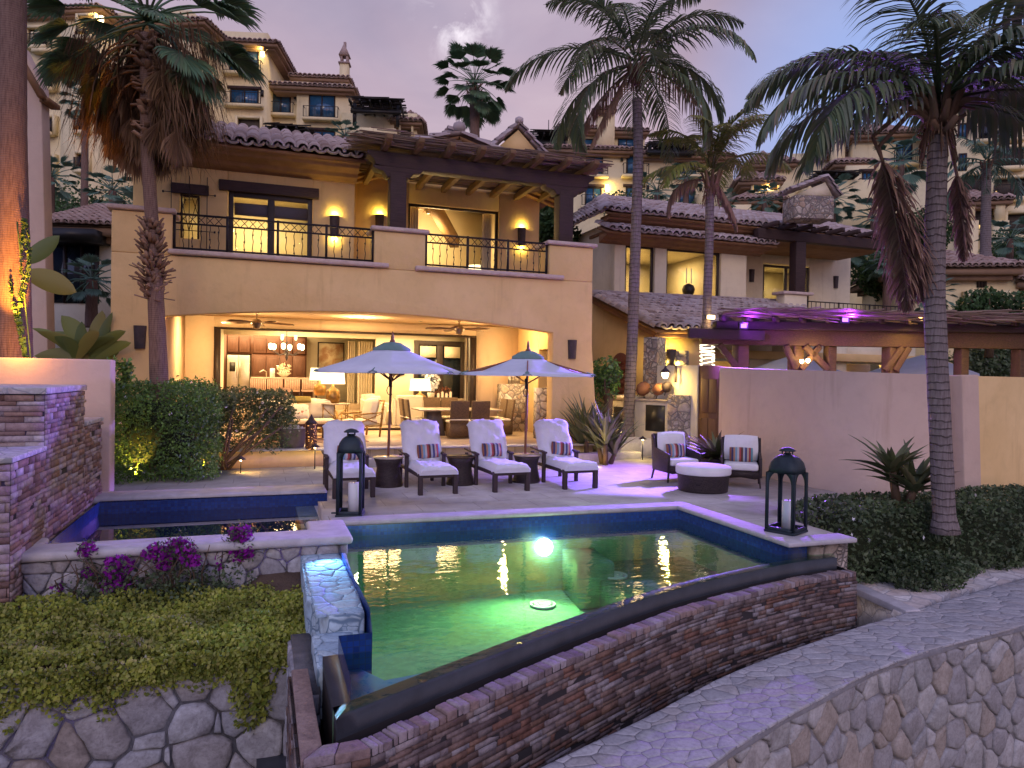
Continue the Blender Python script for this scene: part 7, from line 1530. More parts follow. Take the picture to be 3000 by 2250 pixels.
# ---------------------------------------------------------------- hillside apartment blocks
class Block:
    """a block whose front stands on a vertical plane; sightings are turned into (u, z) on that plane"""
    def __init__(s, name, label, px, D, ang, z0=None, cat='apartment building', group='hillside apartment blocks'):
        s.o = GD(px, 1100, D); s.a = YAW+R(ang); s.d = Vector((math.cos(s.a), math.sin(s.a), 0)); s.n = Vector((-s.d.y, s.d.x, 0))
        s.z0 = 0 if z0 is None else z0; s.o.z = s.z0; s.t = thing(name, label, cat, s.o, s.a, group)
    def hit(s, px, py, w=0):
        r = ray(px, py); o = s.o+s.n*w; t = (o-CP).dot(s.n)/r.dot(s.n); p = CP+r*t; return (p-s.o).dot(s.d), p.z-s.z0
    def mass(s, px0, py0, px1, py1=None, w=0, depth=8, m='condo', zb=None, name='wall'):
        u0, z1 = s.hit(px0, py0, w); u1, zz = s.hit(px1, py1 if py1 else py0, w); zb = zz if (py1 and zb is None) else (zb or 0); 
        MB().box(u0, u1, w, w+depth, zb, z1).build(name, P[m], s.t, world=False); return u0, u1, z1
    def roofbox(s, px0, px1, py, w=0, depth=8, rise=1.6, over=.8, hip=True, under=True, tiles=.45):
        u0, z = s.hit(px0, py, w-over); u1, _ = s.hit(px1, py, w-over); mb = MB(); y0, y1 = w-over, w+depth+over; ym = (y0+y1)/2; h = min((u1-u0)/2, depth*.5) if hip else 0
        tile_roof(mb, (u0, y0, z), (u1, y0, z), (u1-h, ym, z+rise), (u0+h, ym, z+rise), tiles, tiles*1.4, seg=4)
        if hip:
            tile_roof(mb, (u0, y1, z), (u0, y0, z), (u0+h, ym, z+rise), (u0+h, ym+.01, z+rise), tiles, tiles*1.4, seg=4); tile_roof(mb, (u1, y0, z), (u1, y1, z), (u1-h, ym+.01, z+rise), (u1-h, ym, z+rise), tiles, tiles*1.4, seg=4)
        r = mb.build('roof', P['tile_far'], s.t, world=False)
        e = MB(); e.box(u0+.1, u1-.1, y0+.1, y1-.1, z-.32, z-.04); e.box(u0+.4, u1-.4, y0+.4, y1-.4, z-.55, z-.321); e.build('eave', P['fascia_far'], r, world=False)
        c = MB(); c.add([(u0, y0, z-.03), (u1, y0, z-.03), (u1-h, ym, z+rise-.05), (u0+h, ym, z+rise-.05), (u0, y1, z-.03), (u1, y1, z-.03)], [(0, 1, 2, 3), (4, 0, 3), (1, 5, 2), (5, 4, 3, 2)]); c.build('roof_deck', P['fascia_far'], r, world=False)
    def win(s, px0, py0, px1, py1, w=0, glass='blueglass', lint=True, balc=True, mull=1, sc=None):
        u0, z1 = s.hit(px0, py0, w); u1, z0 = s.hit(px1, py1, w); z0 = min(z0, z1-.8); f = MB(); t = .12
        f.box(u0, u0+t, w-.06, w+.05, z0, z1); f.box(u1-t, u1, w-.06, w+.05, z0, z1); f.box(u0+t, u1-t, w-.06, w+.05, z1-t, z1)
        for k in range(mull): c = u0+(u1-u0)*(k+1)/(mull+1); f.box(c-.06, c+.06, w-.055, w+.04, z0, z1-t)
        fr = f.build('window', P['frame'], s.t, world=False); MB().box(u0+t, u1-t, w-.03, w+.02, z0, z1-t).build('pane', P[glass], fr, world=False)
        if lint: MB().box(u0-.25, u1+.25, w-.14, w, z1+.002, z1+.26).build('lintel', P['darkwood'], fr, world=False)
        if balc:
            MB().box(u0-.45, u1+.45, w-.75, w, z0-.28, z0-.02).build('balcony_slab', P['condo'], fr, world=False)
            rr = rail_run(.06, u0-.35, u1+.35, w-.68, z0, z0+1.0, 2, 5, False); rr.beam((u0-.35, w-.68, z0+1), (u0-.35, w, z0+1), .05, .04); rr.beam((u1+.35, w-.68, z0+1), (u1+.35, w, z0+1), .05, .04); rr.build('railing', P['iron'], fr, world=False)
        return fr
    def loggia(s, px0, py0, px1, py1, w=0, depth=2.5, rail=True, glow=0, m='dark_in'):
        """recessed balcony whose shade is a flat dark panel, set proud as a framed opening with real reveals"""
        u0, z1 = s.hit(px0, py0, w); u1, z0 = s.hit(px1, py1, w); f = MB(); f.box(u0, u1, w-.02, w-.01, z0, z1); o = f.build('loggia', P[m] if not glow else P['candleglow'], s.t, world=False)  # flat panel, dark colour standing in for the shaded recess
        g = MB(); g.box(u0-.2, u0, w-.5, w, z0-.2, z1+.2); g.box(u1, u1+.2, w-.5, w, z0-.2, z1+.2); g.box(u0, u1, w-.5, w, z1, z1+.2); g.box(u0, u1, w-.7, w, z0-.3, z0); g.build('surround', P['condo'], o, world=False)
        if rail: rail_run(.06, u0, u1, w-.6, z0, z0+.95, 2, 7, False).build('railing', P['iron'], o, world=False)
    def chimney(s, px0, px1, pyt, pyb, w=1, cap=True):
        u0, z1 = s.hit(px0, pyt, w); u1, z0 = s.hit(px1, pyb, w); c = MB().box(u0, u1, w, w+(u1-u0), z0-1, z1).build('chimney', P['condo'], s.t, world=False)
        m = (u0+u1)/2; h = (u1-u0); k = MB(); k.box(u0-.12, u1+.12, w-.12, w+h+.12, z1, z1+.15)
        if cap: k.box(u0+.05, u0+.25, w+.05, w+h-.05, z1+.15, z1+.8); k.box(u1-.25, u1-.05, w+.05, w+h-.05, z1+.15, z1+.8); k.wallp([(u0-.1, z1+.8), (u1+.1, z1+.8), (m, z1+1.9)], w-.1, w+h+.1); k.box(m-.12, m+.12, w+h/2-.12, w+h/2+.12, z1+1.6, z1+2.2)
        k.build('chimney_cap', P['tile_far'], c, world=False)
    def pergola(s, px0, px1, pyt, pyb, w=-2, depth=3, drop=.8):
        u0, z1 = s.hit(px0, pyt, w); u1, z0 = s.hit(px1, pyb, w); o = MB(); o.beam((u0, w-.3, z1-1.6), (u1, w-.3, z1-1.6), .3, .4); o.beam((u0+.3, w, z1-.9), (u0+.3, w, z0), .3, .3); o.beam((u1-.3, w, z1-.9), (u1-.3, w, z0), .3, .3)
        n = int((u1-u0)/.8)
        for k in range(n+1): x = u0+(u1-u0)*k/n; o.beam((x, w-1.3, z1-1.0), (x, w+depth, z1-.9), .14, .25)
        p = o.build('pergola', P['black'], s.t, world=False); r = MB()
        for k in range(150): y = random.uniform(-1.4, depth); a = u0+random.uniform(-.4, (u1-u0)*.6); z = z1-.8+random.uniform(0, .12); r.beam((a, w+y, z), (min(a+random.uniform(1, 3.5), u1+.4), w+y+random.uniform(-.2, .2), z+random.uniform(-.08, .08)), .06, .06)
        r.build('reed_cover', P['reed_black'], p, world=False)
    def sconce(s, px, py, w=0, lit=False):
        u, z = s.hit(px, py, w); MB().box(u-.12, u+.12, w-.2, w-.0, z-.25, z+.3).build('sconce', P['bulb'] if lit else P['black'], s.t, world=False)
        if lit: lamp('POINT', world_of(s.t) @ Vector((u, w-.5, z+.3)), 60, (1, .7, .2), size=.1, name='hillside_lamp_light')
# left block
b = Block('apartment_block', 'tall ochre apartment block behind the left fan palm, with blue windows and a slim chimney', 800, 66, 4)
b.mass(540, 85, 785, w=0, depth=10); b.mass(785, 235, 905, w=2, depth=9); b.mass(870, 240, 1030, w=1.2, depth=9); b.mass(1000, 330, 1155, w=1.0, depth=8); b.mass(1150, 330, 1222, w=1.6, depth=8)
b.roofbox(530, 815, 112, 0, 10, 1.4); b.roofbox(785, 1040, 246, 1.2, 8, 1.2); b.roofbox(845, 1025, 222, 3.5, 5, 1.0); b.roofbox(1140, 1240, 352, 1.6, 8, 2.4)
b.win(672, 138, 758, 218); b.win(675, 260, 758, 312); b.win(795, 270, 852, 338, 2); b.win(905, 275, 982, 352, 1.2); b.win(905, 382, 982, 440, 1.2, balc=False)
b.loggia(700, 350, 765, 395, 0, rail=False); b.loggia(1175, 362, 1205, 405, 1.6, rail=False)
b.pergola(1030, 1175, 275, 372, -1.5, 3); b.mass(1032, 372, 1160, 398, -2.2, 3, name='balcony_wall')
b.pergola(790, 905, 352, 408, -1.5, 3); b.chimney(995, 1020, 185, 250, 3); b.sconce(770, 158, 0, True); b.sconce(866, 283, 2); b.sconce(769, 275)
u0, z0 = b.hit(1045, 350, .9); u1, z1 = b.hit(1145, 370, .9); rail_run(.06, u0, u1, -2.1, z0, z0+1, 3, 7, False).build('railing', P['iron'], b.t, world=False)
# far left tower
b = Block('apartment_block', 'ochre apartment tower at the far left behind the two big palm trunks', 300, 60, -6)
b.mass(60, 20, 290, w=0, depth=10); b.mass(180, 80, 300, w=-1.5, depth=9); b.mass(285, 40, 560, w=3, depth=9)
for py in (150, 262, 392, 505): b.loggia(110, py-42, 165, py, 0, glow=0); b.loggia(232, py-50, 262, py-4, -1.5)
b.loggia(90, 90, 150, 140, 0, glow=0); b.win(330, 150, 420, 230, 3); b.win(440, 150, 520, 230, 3); b.win(340, 280, 420, 350, 3); b.roofbox(40, 300, 30, 0, 10); b.roofbox(285, 600, 70, 3, 8)
b.sconce(300, 60, -1.5, True); b.loggia(240, 55, 285, 112, -1.5, glow=1)
# middle block
b = Block('apartment_block', 'long ochre apartment block in the centre, three floors of blue balcony windows', 1750, 68, 2)
b.mass(1600, 440, 2150, w=0, depth=10); b.mass(1640, 372, 1760, w=2, depth=8); b.mass(1790, 372, 1890, w=2, depth=8); b.mass(1560, 400, 1665, w=3, depth=7)
b.roofbox(1590, 1860, 432, 0, 4, 1.0); b.roofbox(1632, 1760, 372, 2, 7, 1.0); b.roofbox(1780, 1905, 380, 2, 7, 1.0); b.roofbox(1860, 2160, 448, 0, 5, 1.1)
b.pergola(1560, 1655, 372, 430, 1, 3); b.pergola(1895, 2030, 398, 460, -1, 3)
for x in (1716, 1835, 1990): b.win(x, 455, x+50, 516); b.win(x-2, 548, x+46, 607); b.sconce(x-14, 465); b.sconce(x+62, 552, 0, x == 1716+0*1)
b.win(1675, 405, 1738, 422, 2, balc=False, lint=False); b.win(1810, 405, 1860, 432, 2, balc=False, lint=False); b.chimney(1752, 1800, 318, 430, 1.0, cap=False); b.roofbox(1744, 1806, 318, 1, 1.3, .5, .5)
for x in (2040, 2090): b.loggia(x, 575, x+35, 625, 0)
m = MB(); u, z = b.hit(1687, 375, 3); m.tube([(u, 3, z), (u, 3, z+2.9)], .04, 5); u, z = b.hit(1607, 390, 3); m.tube([(u, 3, z), (u, 3, z+1.3)], .04, 5); m.build('antenna', P['iron'], b.t, world=False)
b.mass(2060, 560, 2180, 620, -3, 3, name='balcony_wall'); u0, z0 = b.hit(2125, 540, -3); u1, _ = b.hit(2180, 540, -3); rail_run(.06, u0, u1, -2.9, z0-.3, z0+.8, 2, 6, False).build('railing', P['iron'], b.t, world=False)
# right cluster
b = Block('apartment_block', 'ochre apartment block on the slope right of centre, with stepped gable roofs and plain chimney', 2350, 64, -8)
b.mass(2215, 480, 2330, w=0, depth=8); b.mass(2320, 450, 2560, w=3, depth=8); b.mass(2500, 400, 2700, w=1, depth=8); b.mass(2165, 590, 2290, w=-2, depth=6)
b.roofbox(2195, 2340, 478, 0, 8, 2.2); b.roofbox(2370, 2545, 448, 3, 6, 1.6); b.roofbox(2490, 2720, 392, 1, 8, 2.2); b.roofbox(2160, 2300, 530, -2, 5, 1.6); b.roofbox(2150, 2310, 586, -3, 5, 1.4); b.roofbox(2440, 2580, 478, 0, 5, 1.2)
b.loggia(2245, 535, 2275, 563, -2, glow=0, rail=False); b.loggia(2205, 540, 2225, 568, -2, rail=False); b.loggia(2262, 600, 2290, 640, -2, rail=False); b.sconce(2249, 558, -2.1, True)
b.chimney(2440, 2475, 400, 490, 1, cap=False); b.mass(2480, 485, 2560, w=-1, depth=4); b.win(2525, 505, 2552, 562, -1); b.pergola(2378, 2500, 490, 528, -2, 3); b.win(2625, 420, 2672, 480, 1); b.mass(2370, 530, 2660, 700, -2.5, 6)
b.mass(2130, 600, 2200, 650, -4, 3, name='balcony_wall')
b = Block('apartment_block', 'tall ochre apartment block at the right edge with dark corner balconies', 2850, 58, -14)
b.mass(2770, 310, 3080, w=0, depth=10); b.mass(2640, 500, 3080, w=-1.5, depth=9, m='condo'); b.roofbox(2760, 3120, 300, 0, 10, 1.6); b.win(2868, 350, 2978, 408, 0, 'darkglass', mull=2); b.win(2806, 362, 2834, 402, 0, balc=False, lint=False); b.sconce(2857, 355); b.sconce(2990, 355)
b.win(2808, 450, 2832, 500, -1.5, balc=False, lint=False); b.loggia(2900, 440, 2995, 490, -1.5); b.loggia(2812, 518, 2880, 572, -1.5, rail=True); b.loggia(2905, 528, 3000, 580, -1.5, rail=True); b.mass(2790, 560, 2815, 640, -4, 3, name='balcony_wall')
b.win(2822, 556, 2872, 580, -1.6, 'candleglow', False, False); b.win(2902, 556, 2925, 578, -1.6, 'candleglow', False, False)
b.mass(2780, 610, 3080, w=-4.5, depth=6); b.roofbox(2780, 2975, 590, -5, 4, 1.2); b.loggia(2790, 635, 2822, 682, -4.5); b.loggia(2850, 608, 2925, 675, -4.6, rail=True); b.win(2855, 655, 2912, 675, -4.7, 'candleglow', False, False); b.loggia(2945, 630, 3040, 690, -4.5, glow=0)
for px in (2838, 2926): u, z = b.hit(px, 650, -5.2); MB().box(u-.5, u+.5, -5.7, -4.7, 0, z).build('balcony_pier', P['condo'], b.t, world=False); MB().box(u-.3, u+.3, -5.5, -4.9, z, z+1.8).build('column', P['condo'], b.t, world=False)
b.chimney(2905, 2950, 215, 305, 2, cap=False); b.win(2890, 715, 2912, 745, -4.6, 'candleglow', False, False)
# small ochre house with tiled roof near right, and the house at the left
b = Block('garden_house', 'low ochre house with greyish tiled roof behind the big right palm', 2800, 34, -10, cat='house', group=None)
b.mass(2640, 790, 2985, w=0, depth=6); b.roofbox(2620, 3010, 785, 0, 6, 1.4, tiles=.3); b.win(2862, 793, 2890, 820, 0, 'darkglass', False, False, 1); b.loggia(2830, 868, 2930, 890, 0, rail=False); b.win(2708, 795, 2718, 835, 0, 'darkglass', False, False, 0)
b.mass(2985, 800, 3150, w=1, depth=6); b.roofbox(2980, 3160, 822, .5, 6, 1.2, tiles=.3)
b = Block('garden_house', 'dark windowed house with tiled roof at the left, behind the banana leaves', 230, 26, 4, cat='house', group=None)
b.mass(100, 650, 335, w=0, depth=7, m='cream'); b.win(142, 690, 290, 890, 0, 'darkglass', False, False, 2); b.roofbox(100, 345, 655, 0, 7, 1.5, over=.7, hip=False, tiles=.24)
u0, z0 = b.hit(130, 700, -.6); u1, z1 = b.hit(300, 680, -.6); MB().box(u0, u1, -1.2, -.02, z0-.1, z0+.3).build('awning', P['black'], b.t, world=False)
lw = Block('neighbour_house', 'smooth pale stucco house rising at the left edge beside the lit palm trunk', 100, 16.2, 6, cat='house', group=None)
u1, z1 = lw.hit(120, 250, 0); u2, z2 = lw.hit(148, 1000, 0); u3, z3 = lw.hit(60, 130, 0)
MB().wallp([(-9, -1), (u2+.05, -1), (u1, z1), (u3, z3), (-9, z3+2.2)], 0, .35).build('wall', P['wall_pink'], lw.t, world=False, bevel=.02)
m = MB(); m.beam((u1+.12, -.1, z1-.35), (u3-.1, -.1, z3-.1), .35, .09); m.beam((u1+.12, -.1, z1-.35), (u1+.12, .4, z1-.35), .2, .1); m.build('roof_edge', P['fascia'], lw.t, world=False)
# garden wall at the left
q0, q1 = GY(-120, 1052, 13.6), GY(330, 1045, 13.6); tag(MB().box(q0.x-4, GY(325, 1150, 13.6).x, 13.6, 14.0, -.5, GY(150, 1050, 13.6).z).build('garden_wall', P['wall_pink'], bevel=.03), 'smooth garden wall behind the stepped stone at the left edge', 'wall')
# ---------------------------------------------------------------- palms and planting
def up_at(px, py, D): return GD(px, py, D)
def coconut(label, pts, rs, crown, nf, L, seed, leaf=.75, dead=(), group='coconut palms', low=.0, m='frond', els=None, name='coconut_palm', bm='bark_c', n=46, width=.05):
    random.seed(seed); t_ = thing(name, label, 'palm tree', pts[0], 0, group); sp = smooth_path(pts, 5); k = len(sp); rr = [rs[0]+(rs[1]-rs[0])*min(1, (i/(k-1))*1.0) for i in range(k)]; rr[0] *= 1.35
    trunk(sp, rr).build('trunk', P[bm], t_, smooth=False); mb = MB(); c = Vector(crown)
    for i in range(nf):
        el = (els[i % len(els)] if els else 1.25-1.55*(i/nf)+random.uniform(-.12, .12)); az = i*2.39996+random.uniform(-.2, .2); l = L*random.uniform(.85, 1.08)
        b0 = c+Vector((math.cos(az)*.08, math.sin(az)*.08, .25*max(0, el))); frond(mb, b0, az, el, l, 1.5+random.uniform(-.2, .25)+.25*(1-el), leaf*random.uniform(.9, 1.1), n, width)
    mb.build('crown', P[m], t_); st = MB()
    for i in range(10):
        az = i*.7; st.beam(c+Vector((math.cos(az)*rs[1]*.5, math.sin(az)*rs[1]*.5, -.55)), c+Vector((math.cos(az)*.3, math.sin(az)*.3, .15)), .16, .04, w2=.07)
    for i in range(70): az = random.uniform(0, 6.28); st.tube([c+Vector((math.cos(az)*.12, math.sin(az)*.12, random.uniform(-.5, .1))), c+Vector((math.cos(az)*.25, math.sin(az)*.25, random.uniform(-.9, -.3)))], .01, 3)
    st.build('crown_shaft', P['boot'], t_)
    for az, el, l, dr, lf in dead:
        d = MB(); frond(d, c+Vector((math.cos(az)*.1, math.sin(az)*.1, -.1)), az, el, l, dr, lf, 40, .045, hang=1.1, dead=.6); d.build('dead_frond', P['drydark'], t_)
    return t_
def az_of(v): return math.atan2(v.y, v.x)
AR, AL, AF = az_of(RT), az_of(-RT), az_of(-FW)      # towards the right, the left and the viewer
# central coconut palm
D = 20.3; pts = [up_at(1838, 1285, D), up_at(1852, 1000, D), up_at(1862, 700, D), up_at(1870, 450, D), up_at(1866, 290, D)]
coconut('tall coconut palm in the centre, its trunk rising past the right corner of the villa', pts, (.165, .135), up_at(1862, 190, D), 19, 3.9, 5, .95, width=.06, n=50, dead=((AR+.25, .0, 4.0, 1.9, .8), (AL-.5, -.5, 3.0, .9, .6), (AL+.3, -1.0, 2.8, .2, .6)))
# small slim palm right of it
D = 20.6; pts = [up_at(2072, 1090, D), up_at(2070, 950, D), up_at(2078, 700, D), up_at(2080, 520, D)]
o = coconut('young olive green palm with drooping brown fronds between the two tall coconut palms', pts, (.13, .12), up_at(2085, 520, D), 14, 2.5, 9, .7, width=.05, dead=((AL, .2, 1.9, 2.2, .6), (AR, -.9, 1.6, .5, .5)), m='frond_olive', els=[1.45, 1.25, 1.0, .75, .4], name='young_palm', group=None)
rp = MB(); c_ = [(up_at(2072, 1085-k*1.35, D), k) for k in range(0, 62)]
for j in range(9):
    z = up_at(2072, 1080-j*9, D); rp.tube([z+Vector((math.cos(a)*.2, math.sin(a)*.2, .04*math.sin(a+j))) for a in np.linspace(0, 2*PI, 14)], .018, 5)
rp.build('rope_light', P['rope'], o); lamp('POINT', up_at(2072, 1050, D)-FW*.6, 12, (1, .85, .55), size=.3)
# big right coconut palm, close
D = 10.4; pts = [up_at(2770, 1500, D)-Vector((0, 0, .3)), up_at(2752, 1200, D), up_at(2738, 850, D), up_at(2745, 500, D), up_at(2748, 380, D)]
c = up_at(2752, 300, D)
o = coconut('big coconut palm close at the right, grey ringed trunk and hanging brown fronds', pts, (.155, .132), c, 3, 3.5, 21, .9, n=60)
cr = MB(); random.seed(4)
for az, el, L, dr in ((AL+.0, .62, 3.2, 1.9), (AL+.35, .35, 2.9, 1.75), (AL-.3, .95, 3.3, 2.0), (AL-.55, .55, 3.0, 1.9), (AL+.15, .05, 2.6, 1.2), (AR-.05, .35, 2.8, 1.2), (AR+.35, .7, 3.0, 1.6), (AR-.4, .9, 3.0, 1.7), (AF+.5, .9, 2.2, 1.8), (AF-.6, 1.0, 2.3, 1.8), (AF+PI, 1.1, 3.0, 1.2), (AF+PI-.5, .8, 3.0, 1.4), (AF+PI+.6, .9, 3.0, 1.4), (AL+.6, 1.25, 3.0, 1.5), (AR+.1, 1.2, 3.0, 1.4), (AR-.1, .0, 2.4, 1.2)):
    frond(cr, c, az, el, L, dr, .92, 70, .045, hang=.7)
cr.build('crown', P['frond'], o)
for x0, y0, az, el, L, lf in ((2556, 400, AR+.1, -1.12, 2.55, .8), (2575, 430, AR+.3, -1.22, 2.5, .7), (2795, 470, AR, -1.35, 1.5, .4)):
    d = MB(); frond(d, up_at(x0, y0, D), az, el, L, .22, lf, 130, .035, hang=.55, dead=.1, rw=.03, rag=.25); q_ = up_at(x0, y0, D); d.tube([c-Vector((0, 0, .1)), c.lerp(q_, .5)+Vector((0, 0, .16)), q_], [.06, .04, .03], 6); d.build('dead_frond', P['drydark'], o)
bt = MB(); random.seed(8)
for k in range(14):
    az = random.uniform(0, 6.28); b0 = c+Vector((math.cos(az)*.1, math.sin(az)*.1, random.uniform(-.55, -.1))); bt.beam(b0, b0+Vector((math.cos(az)*.28, math.sin(az)*.28, random.uniform(.1, .4))), .13, .05, w2=.06)
for az, l in ((AL+.1, .75), (AR+.1, .6), (AR-.3, .7)): bt.tube([c-Vector((0, 0, .1)), c+Vector((math.cos(az)*l*.5, math.sin(az)*l*.5, -.0)), c+Vector((math.cos(az)*l, math.sin(az)*l, .02-.12*l))], [.075, .055, .035], 7)
bt.build('crown_shaft', P['boot'], o)
def fanpalm(label, pts, rs, nl, rad, stem, seed, name='fan_palm', m='fan', group='fan palms', c=None, nseg=30, el0=1.35, el1=-.5, shaft=.5, boots=True):
    random.seed(seed); t_ = thing(name, label, 'palm tree', pts[0], 0, group); sp = smooth_path(pts, 4); k = len(sp); trunk(sp, [rs[0]+(rs[1]-rs[0])*i/(k-1) for i in range(k)], 12).build('trunk', P['bark_w'], t_)
    c = Vector(c or pts[-1]); mb = MB()
    for i in range(nl):
        el = el0+(el1-el0)*i/max(1, nl-1)+random.uniform(-.1, .1); az = i*2.39996+random.uniform(-.25, .25); fanleaf(mb, c, az, el, stem*random.uniform(.85, 1.1), rad*random.uniform(.85, 1.1), n=nseg, droop=.6, sagp=.5, w=.05)
    mb.build('crown', P[m], t_)
    if boots:
        bb = MB()
        for i in range(40): az = i*2.4; z = -shaft*i/40; b0 = c+Vector((0, 0, z)); r = rs[1]; bb.beam(b0+Vector((math.cos(az)*r, math.sin(az)*r, -.1)), b0+Vector((math.cos(az)*r*1.8, math.sin(az)*r*1.8, .15)), .1, .03, w2=.05)
        bb.build('leaf_boots', P['boot'], t_)
    return t_
# lone fan palm against the sky
D = 42; fanpalm('lone fan palm against the evening sky above the villa ridge', [up_at(1392, 560, D), up_at(1391, 400, D), up_at(1390, 260, D)], (.28, .30), 46, 1.0, 1.6, 2, c=up_at(1390, 245, D), el0=1.45, el1=-.75, shaft=1.2)
# left fan palm with its thatch of dead leaves
D = 14.2; c = up_at(432, 70, D); base = up_at(470, 1180, D)
pts = [base-Vector((0, 0, .4)), up_at(462, 1000, D), up_at(448, 700, D), up_at(432, 420, D), up_at(430, 100, D)]
t_ = thing('fan_palm', 'fan palm with a huge shaggy skirt of dead leaves at the villa front', 'palm tree', base, 0, 'fan palms')
sp = smooth_path(pts, 6); k = len(sp); trunk(sp, [.19-.065*min(1, i/(k*.55)) for i in range(k)], 16).build('trunk', P['bark_w'], t_)
cr = MB(); random.seed(31)
for i in range(28): fanleaf(cr, c+Vector((0, 0, .1)), i*2.39996, 1.2-1.45*i/28, 1.45, .85, n=30, droop=.75, w=.05)
for az, el in ((AL, -.15), (AR, -.1), (AR+.5, .1), (AL-.4, .1), (AL+.4, -.3), (AR-.35, -.45), (AF+.9, -.3), (AR-.2, .35)): fanleaf(cr, c, az, el, 1.6, .85, n=34, droop=.9, w=.045)
cr.build('crown', P['fan'], t_); dd_ = MB()
for k_ in range(18): az = (AR if k_ % 2 else AL)+random.uniform(-.95, .95); fanleaf(dd_, c+Vector((0, 0, -.2)), az, -.15-.03*k_+random.uniform(-.15, .15), 1.35, .72, n=30, droop=1.3, sagp=.8, w=.04)
dd_.build('drooping_leaves', P['fan_olive'], t_); dd_ = MB()
for i in range(84):
    az = i*2.39996
    if math.cos(az-AF) > .62: continue
    z = -.1-.0145*i; fanleaf(dd_, c+Vector((math.cos(az)*.12, math.sin(az)*.12, z)), az, .05-.004*i+random.uniform(-.3, .3), 1.05+random.uniform(-.4, .4), .68*random.uniform(.8, 1.3), n=22, droop=1.9, sagp=1.45, spread=1.5, w=.04)
dd_.build('dead_skirt', P['dry'], t_)
hg = MB(); V = []; F = []
for i in range(4200):
    az = random.uniform(0, 2*PI)
    if math.cos(az-AF) > .7: continue
    r0 = random.uniform(.25, 1.5); z = random.uniform(-1.9, .1)-.25*(r0 < .9)-(.0 if r0 < .6 else .15); p = np.array(c+Vector((math.cos(az)*r0, math.sin(az)*r0, z))); L = random.uniform(.35, .85); w = random.uniform(.008, .018); k0 = len(V); s = np.array([-math.sin(az), math.cos(az), 0]); q = p.copy(); d = np.array([math.cos(az)*.25, math.sin(az)*.25, -1.0])
    for j in range(4): V += [q-s*w*(1-j/3.2), q+s*w*(1-j/3.2)]; q = q+d*L/3; d = d+rng.normal(size=3)*.22
    F += [(k0+2*j, k0+2*j+1, k0+2*j+3, k0+2*j+2) for j in range(3)]
hg.block(V, F).build('hanging_fibres', P['dry'], t_)
bb = MB()   # rough cut leaf bases left on the trunk
for i in range(170):
    f = random.random(); pp = up_at(447, 640+230*f, D); az = i*2.4+random.uniform(-.5, .5); r = (.15+.06*math.sin(PI*f))*random.uniform(.85, 1.1); q = Vector((math.cos(az)*r, math.sin(az)*r, 0)); bb.beam(pp+q*.8-Vector((0, 0, .05)), pp+q*random.uniform(1.15, 1.7)+Vector((random.uniform(-.05, .05), 0, random.uniform(.02, .13))), random.uniform(.06, .12), .025, w2=.04)
for i in range(22): az = i*2.4; pp = up_at(447, 800+random.uniform(0, 80), D); bb.beam(pp, pp+Vector((math.cos(az)*.42, math.sin(az)*.42, random.uniform(-.1, .22))), .07, .02, w2=.03)
bb.build('leaf_boots', P['boot'], t_); bb = MB()
for i in range(90): f = random.random(); pp = up_at(432, 110+310*f, D); az = i*2.4; bb.beam(pp+Vector((0, 0, -.05)), pp+Vector((math.cos(az)*.3, math.sin(az)*.3, random.uniform(-.12, .15))), .13, .03, w2=.09)
bb.build('leaf_boots', P['boot'], t_)
# big trunk at the left edge
D = 12.2; pts = [up_at(45, 1300, D), up_at(40, 900, D), up_at(36, 400, D), up_at(35, -300, D)]; t2 = thing('palm_trunk', 'thick palm trunk at the left edge, glowing orange from an uplight', 'palm tree', pts[0]); trunk(pts, [.30, .26, .215, .21], 18, .012).build('trunk', P['bark_w'], t2, smooth=True)
vn = MB(); L_ = []
for s_ in range(3):
    for k in range(200): f = random.random(); py = 1060-420*f; px = (60+20*f+12*math.sin(f*9+s_)) if s_ else (84-55*abs(math.sin(f*2.4))*(.4 if f > .6 else 1)); p = up_at(px, py, D-.31+.1*random.random()); L_.append(p)
leaves(vn, L_, .075, asp=.7); vn.tube([up_at(90-40*(k/10), 1050-40*k, D-.28) for k in range(11)], .012, 5); tag(vn.build('climbing_vine', P['hedge']), 'small leaved vine climbing the orange lit trunk at the left', 'vine')
q = up_at(20, 1040, D-1.0); lamp('SPOT', q, 1700, (1, .36, .04), up_at(30, 700, D), size=.05, spot=44, blend=.9, name='trunk_uplight'); lamp('POINT', up_at(45, 1000, D-.8), 28, (1, .38, .05), size=.05, name='trunk_uplight')
vn = MB(); L_ = []
for k in range(520): f = random.random(); L_.append(up_at(338+22*math.sin(f*5)+random.gauss(0, 13)*(1.4-f), 1050+160*f, 13.4+random.uniform(-.1, .1)))
for k in range(120): L_.append(up_at(372+random.gauss(0, 10), 1062+random.uniform(0, 50), 13.4))
leaves(vn, L_, .08, asp=.7); vn.tube([up_at(335, 1040+12*k, 13.5) for k in range(14)], .012, 4); tag(vn.build('hanging_vine', P['hedge']), 'vine hanging over the end of the garden wall, next to the first hedge', 'vine')
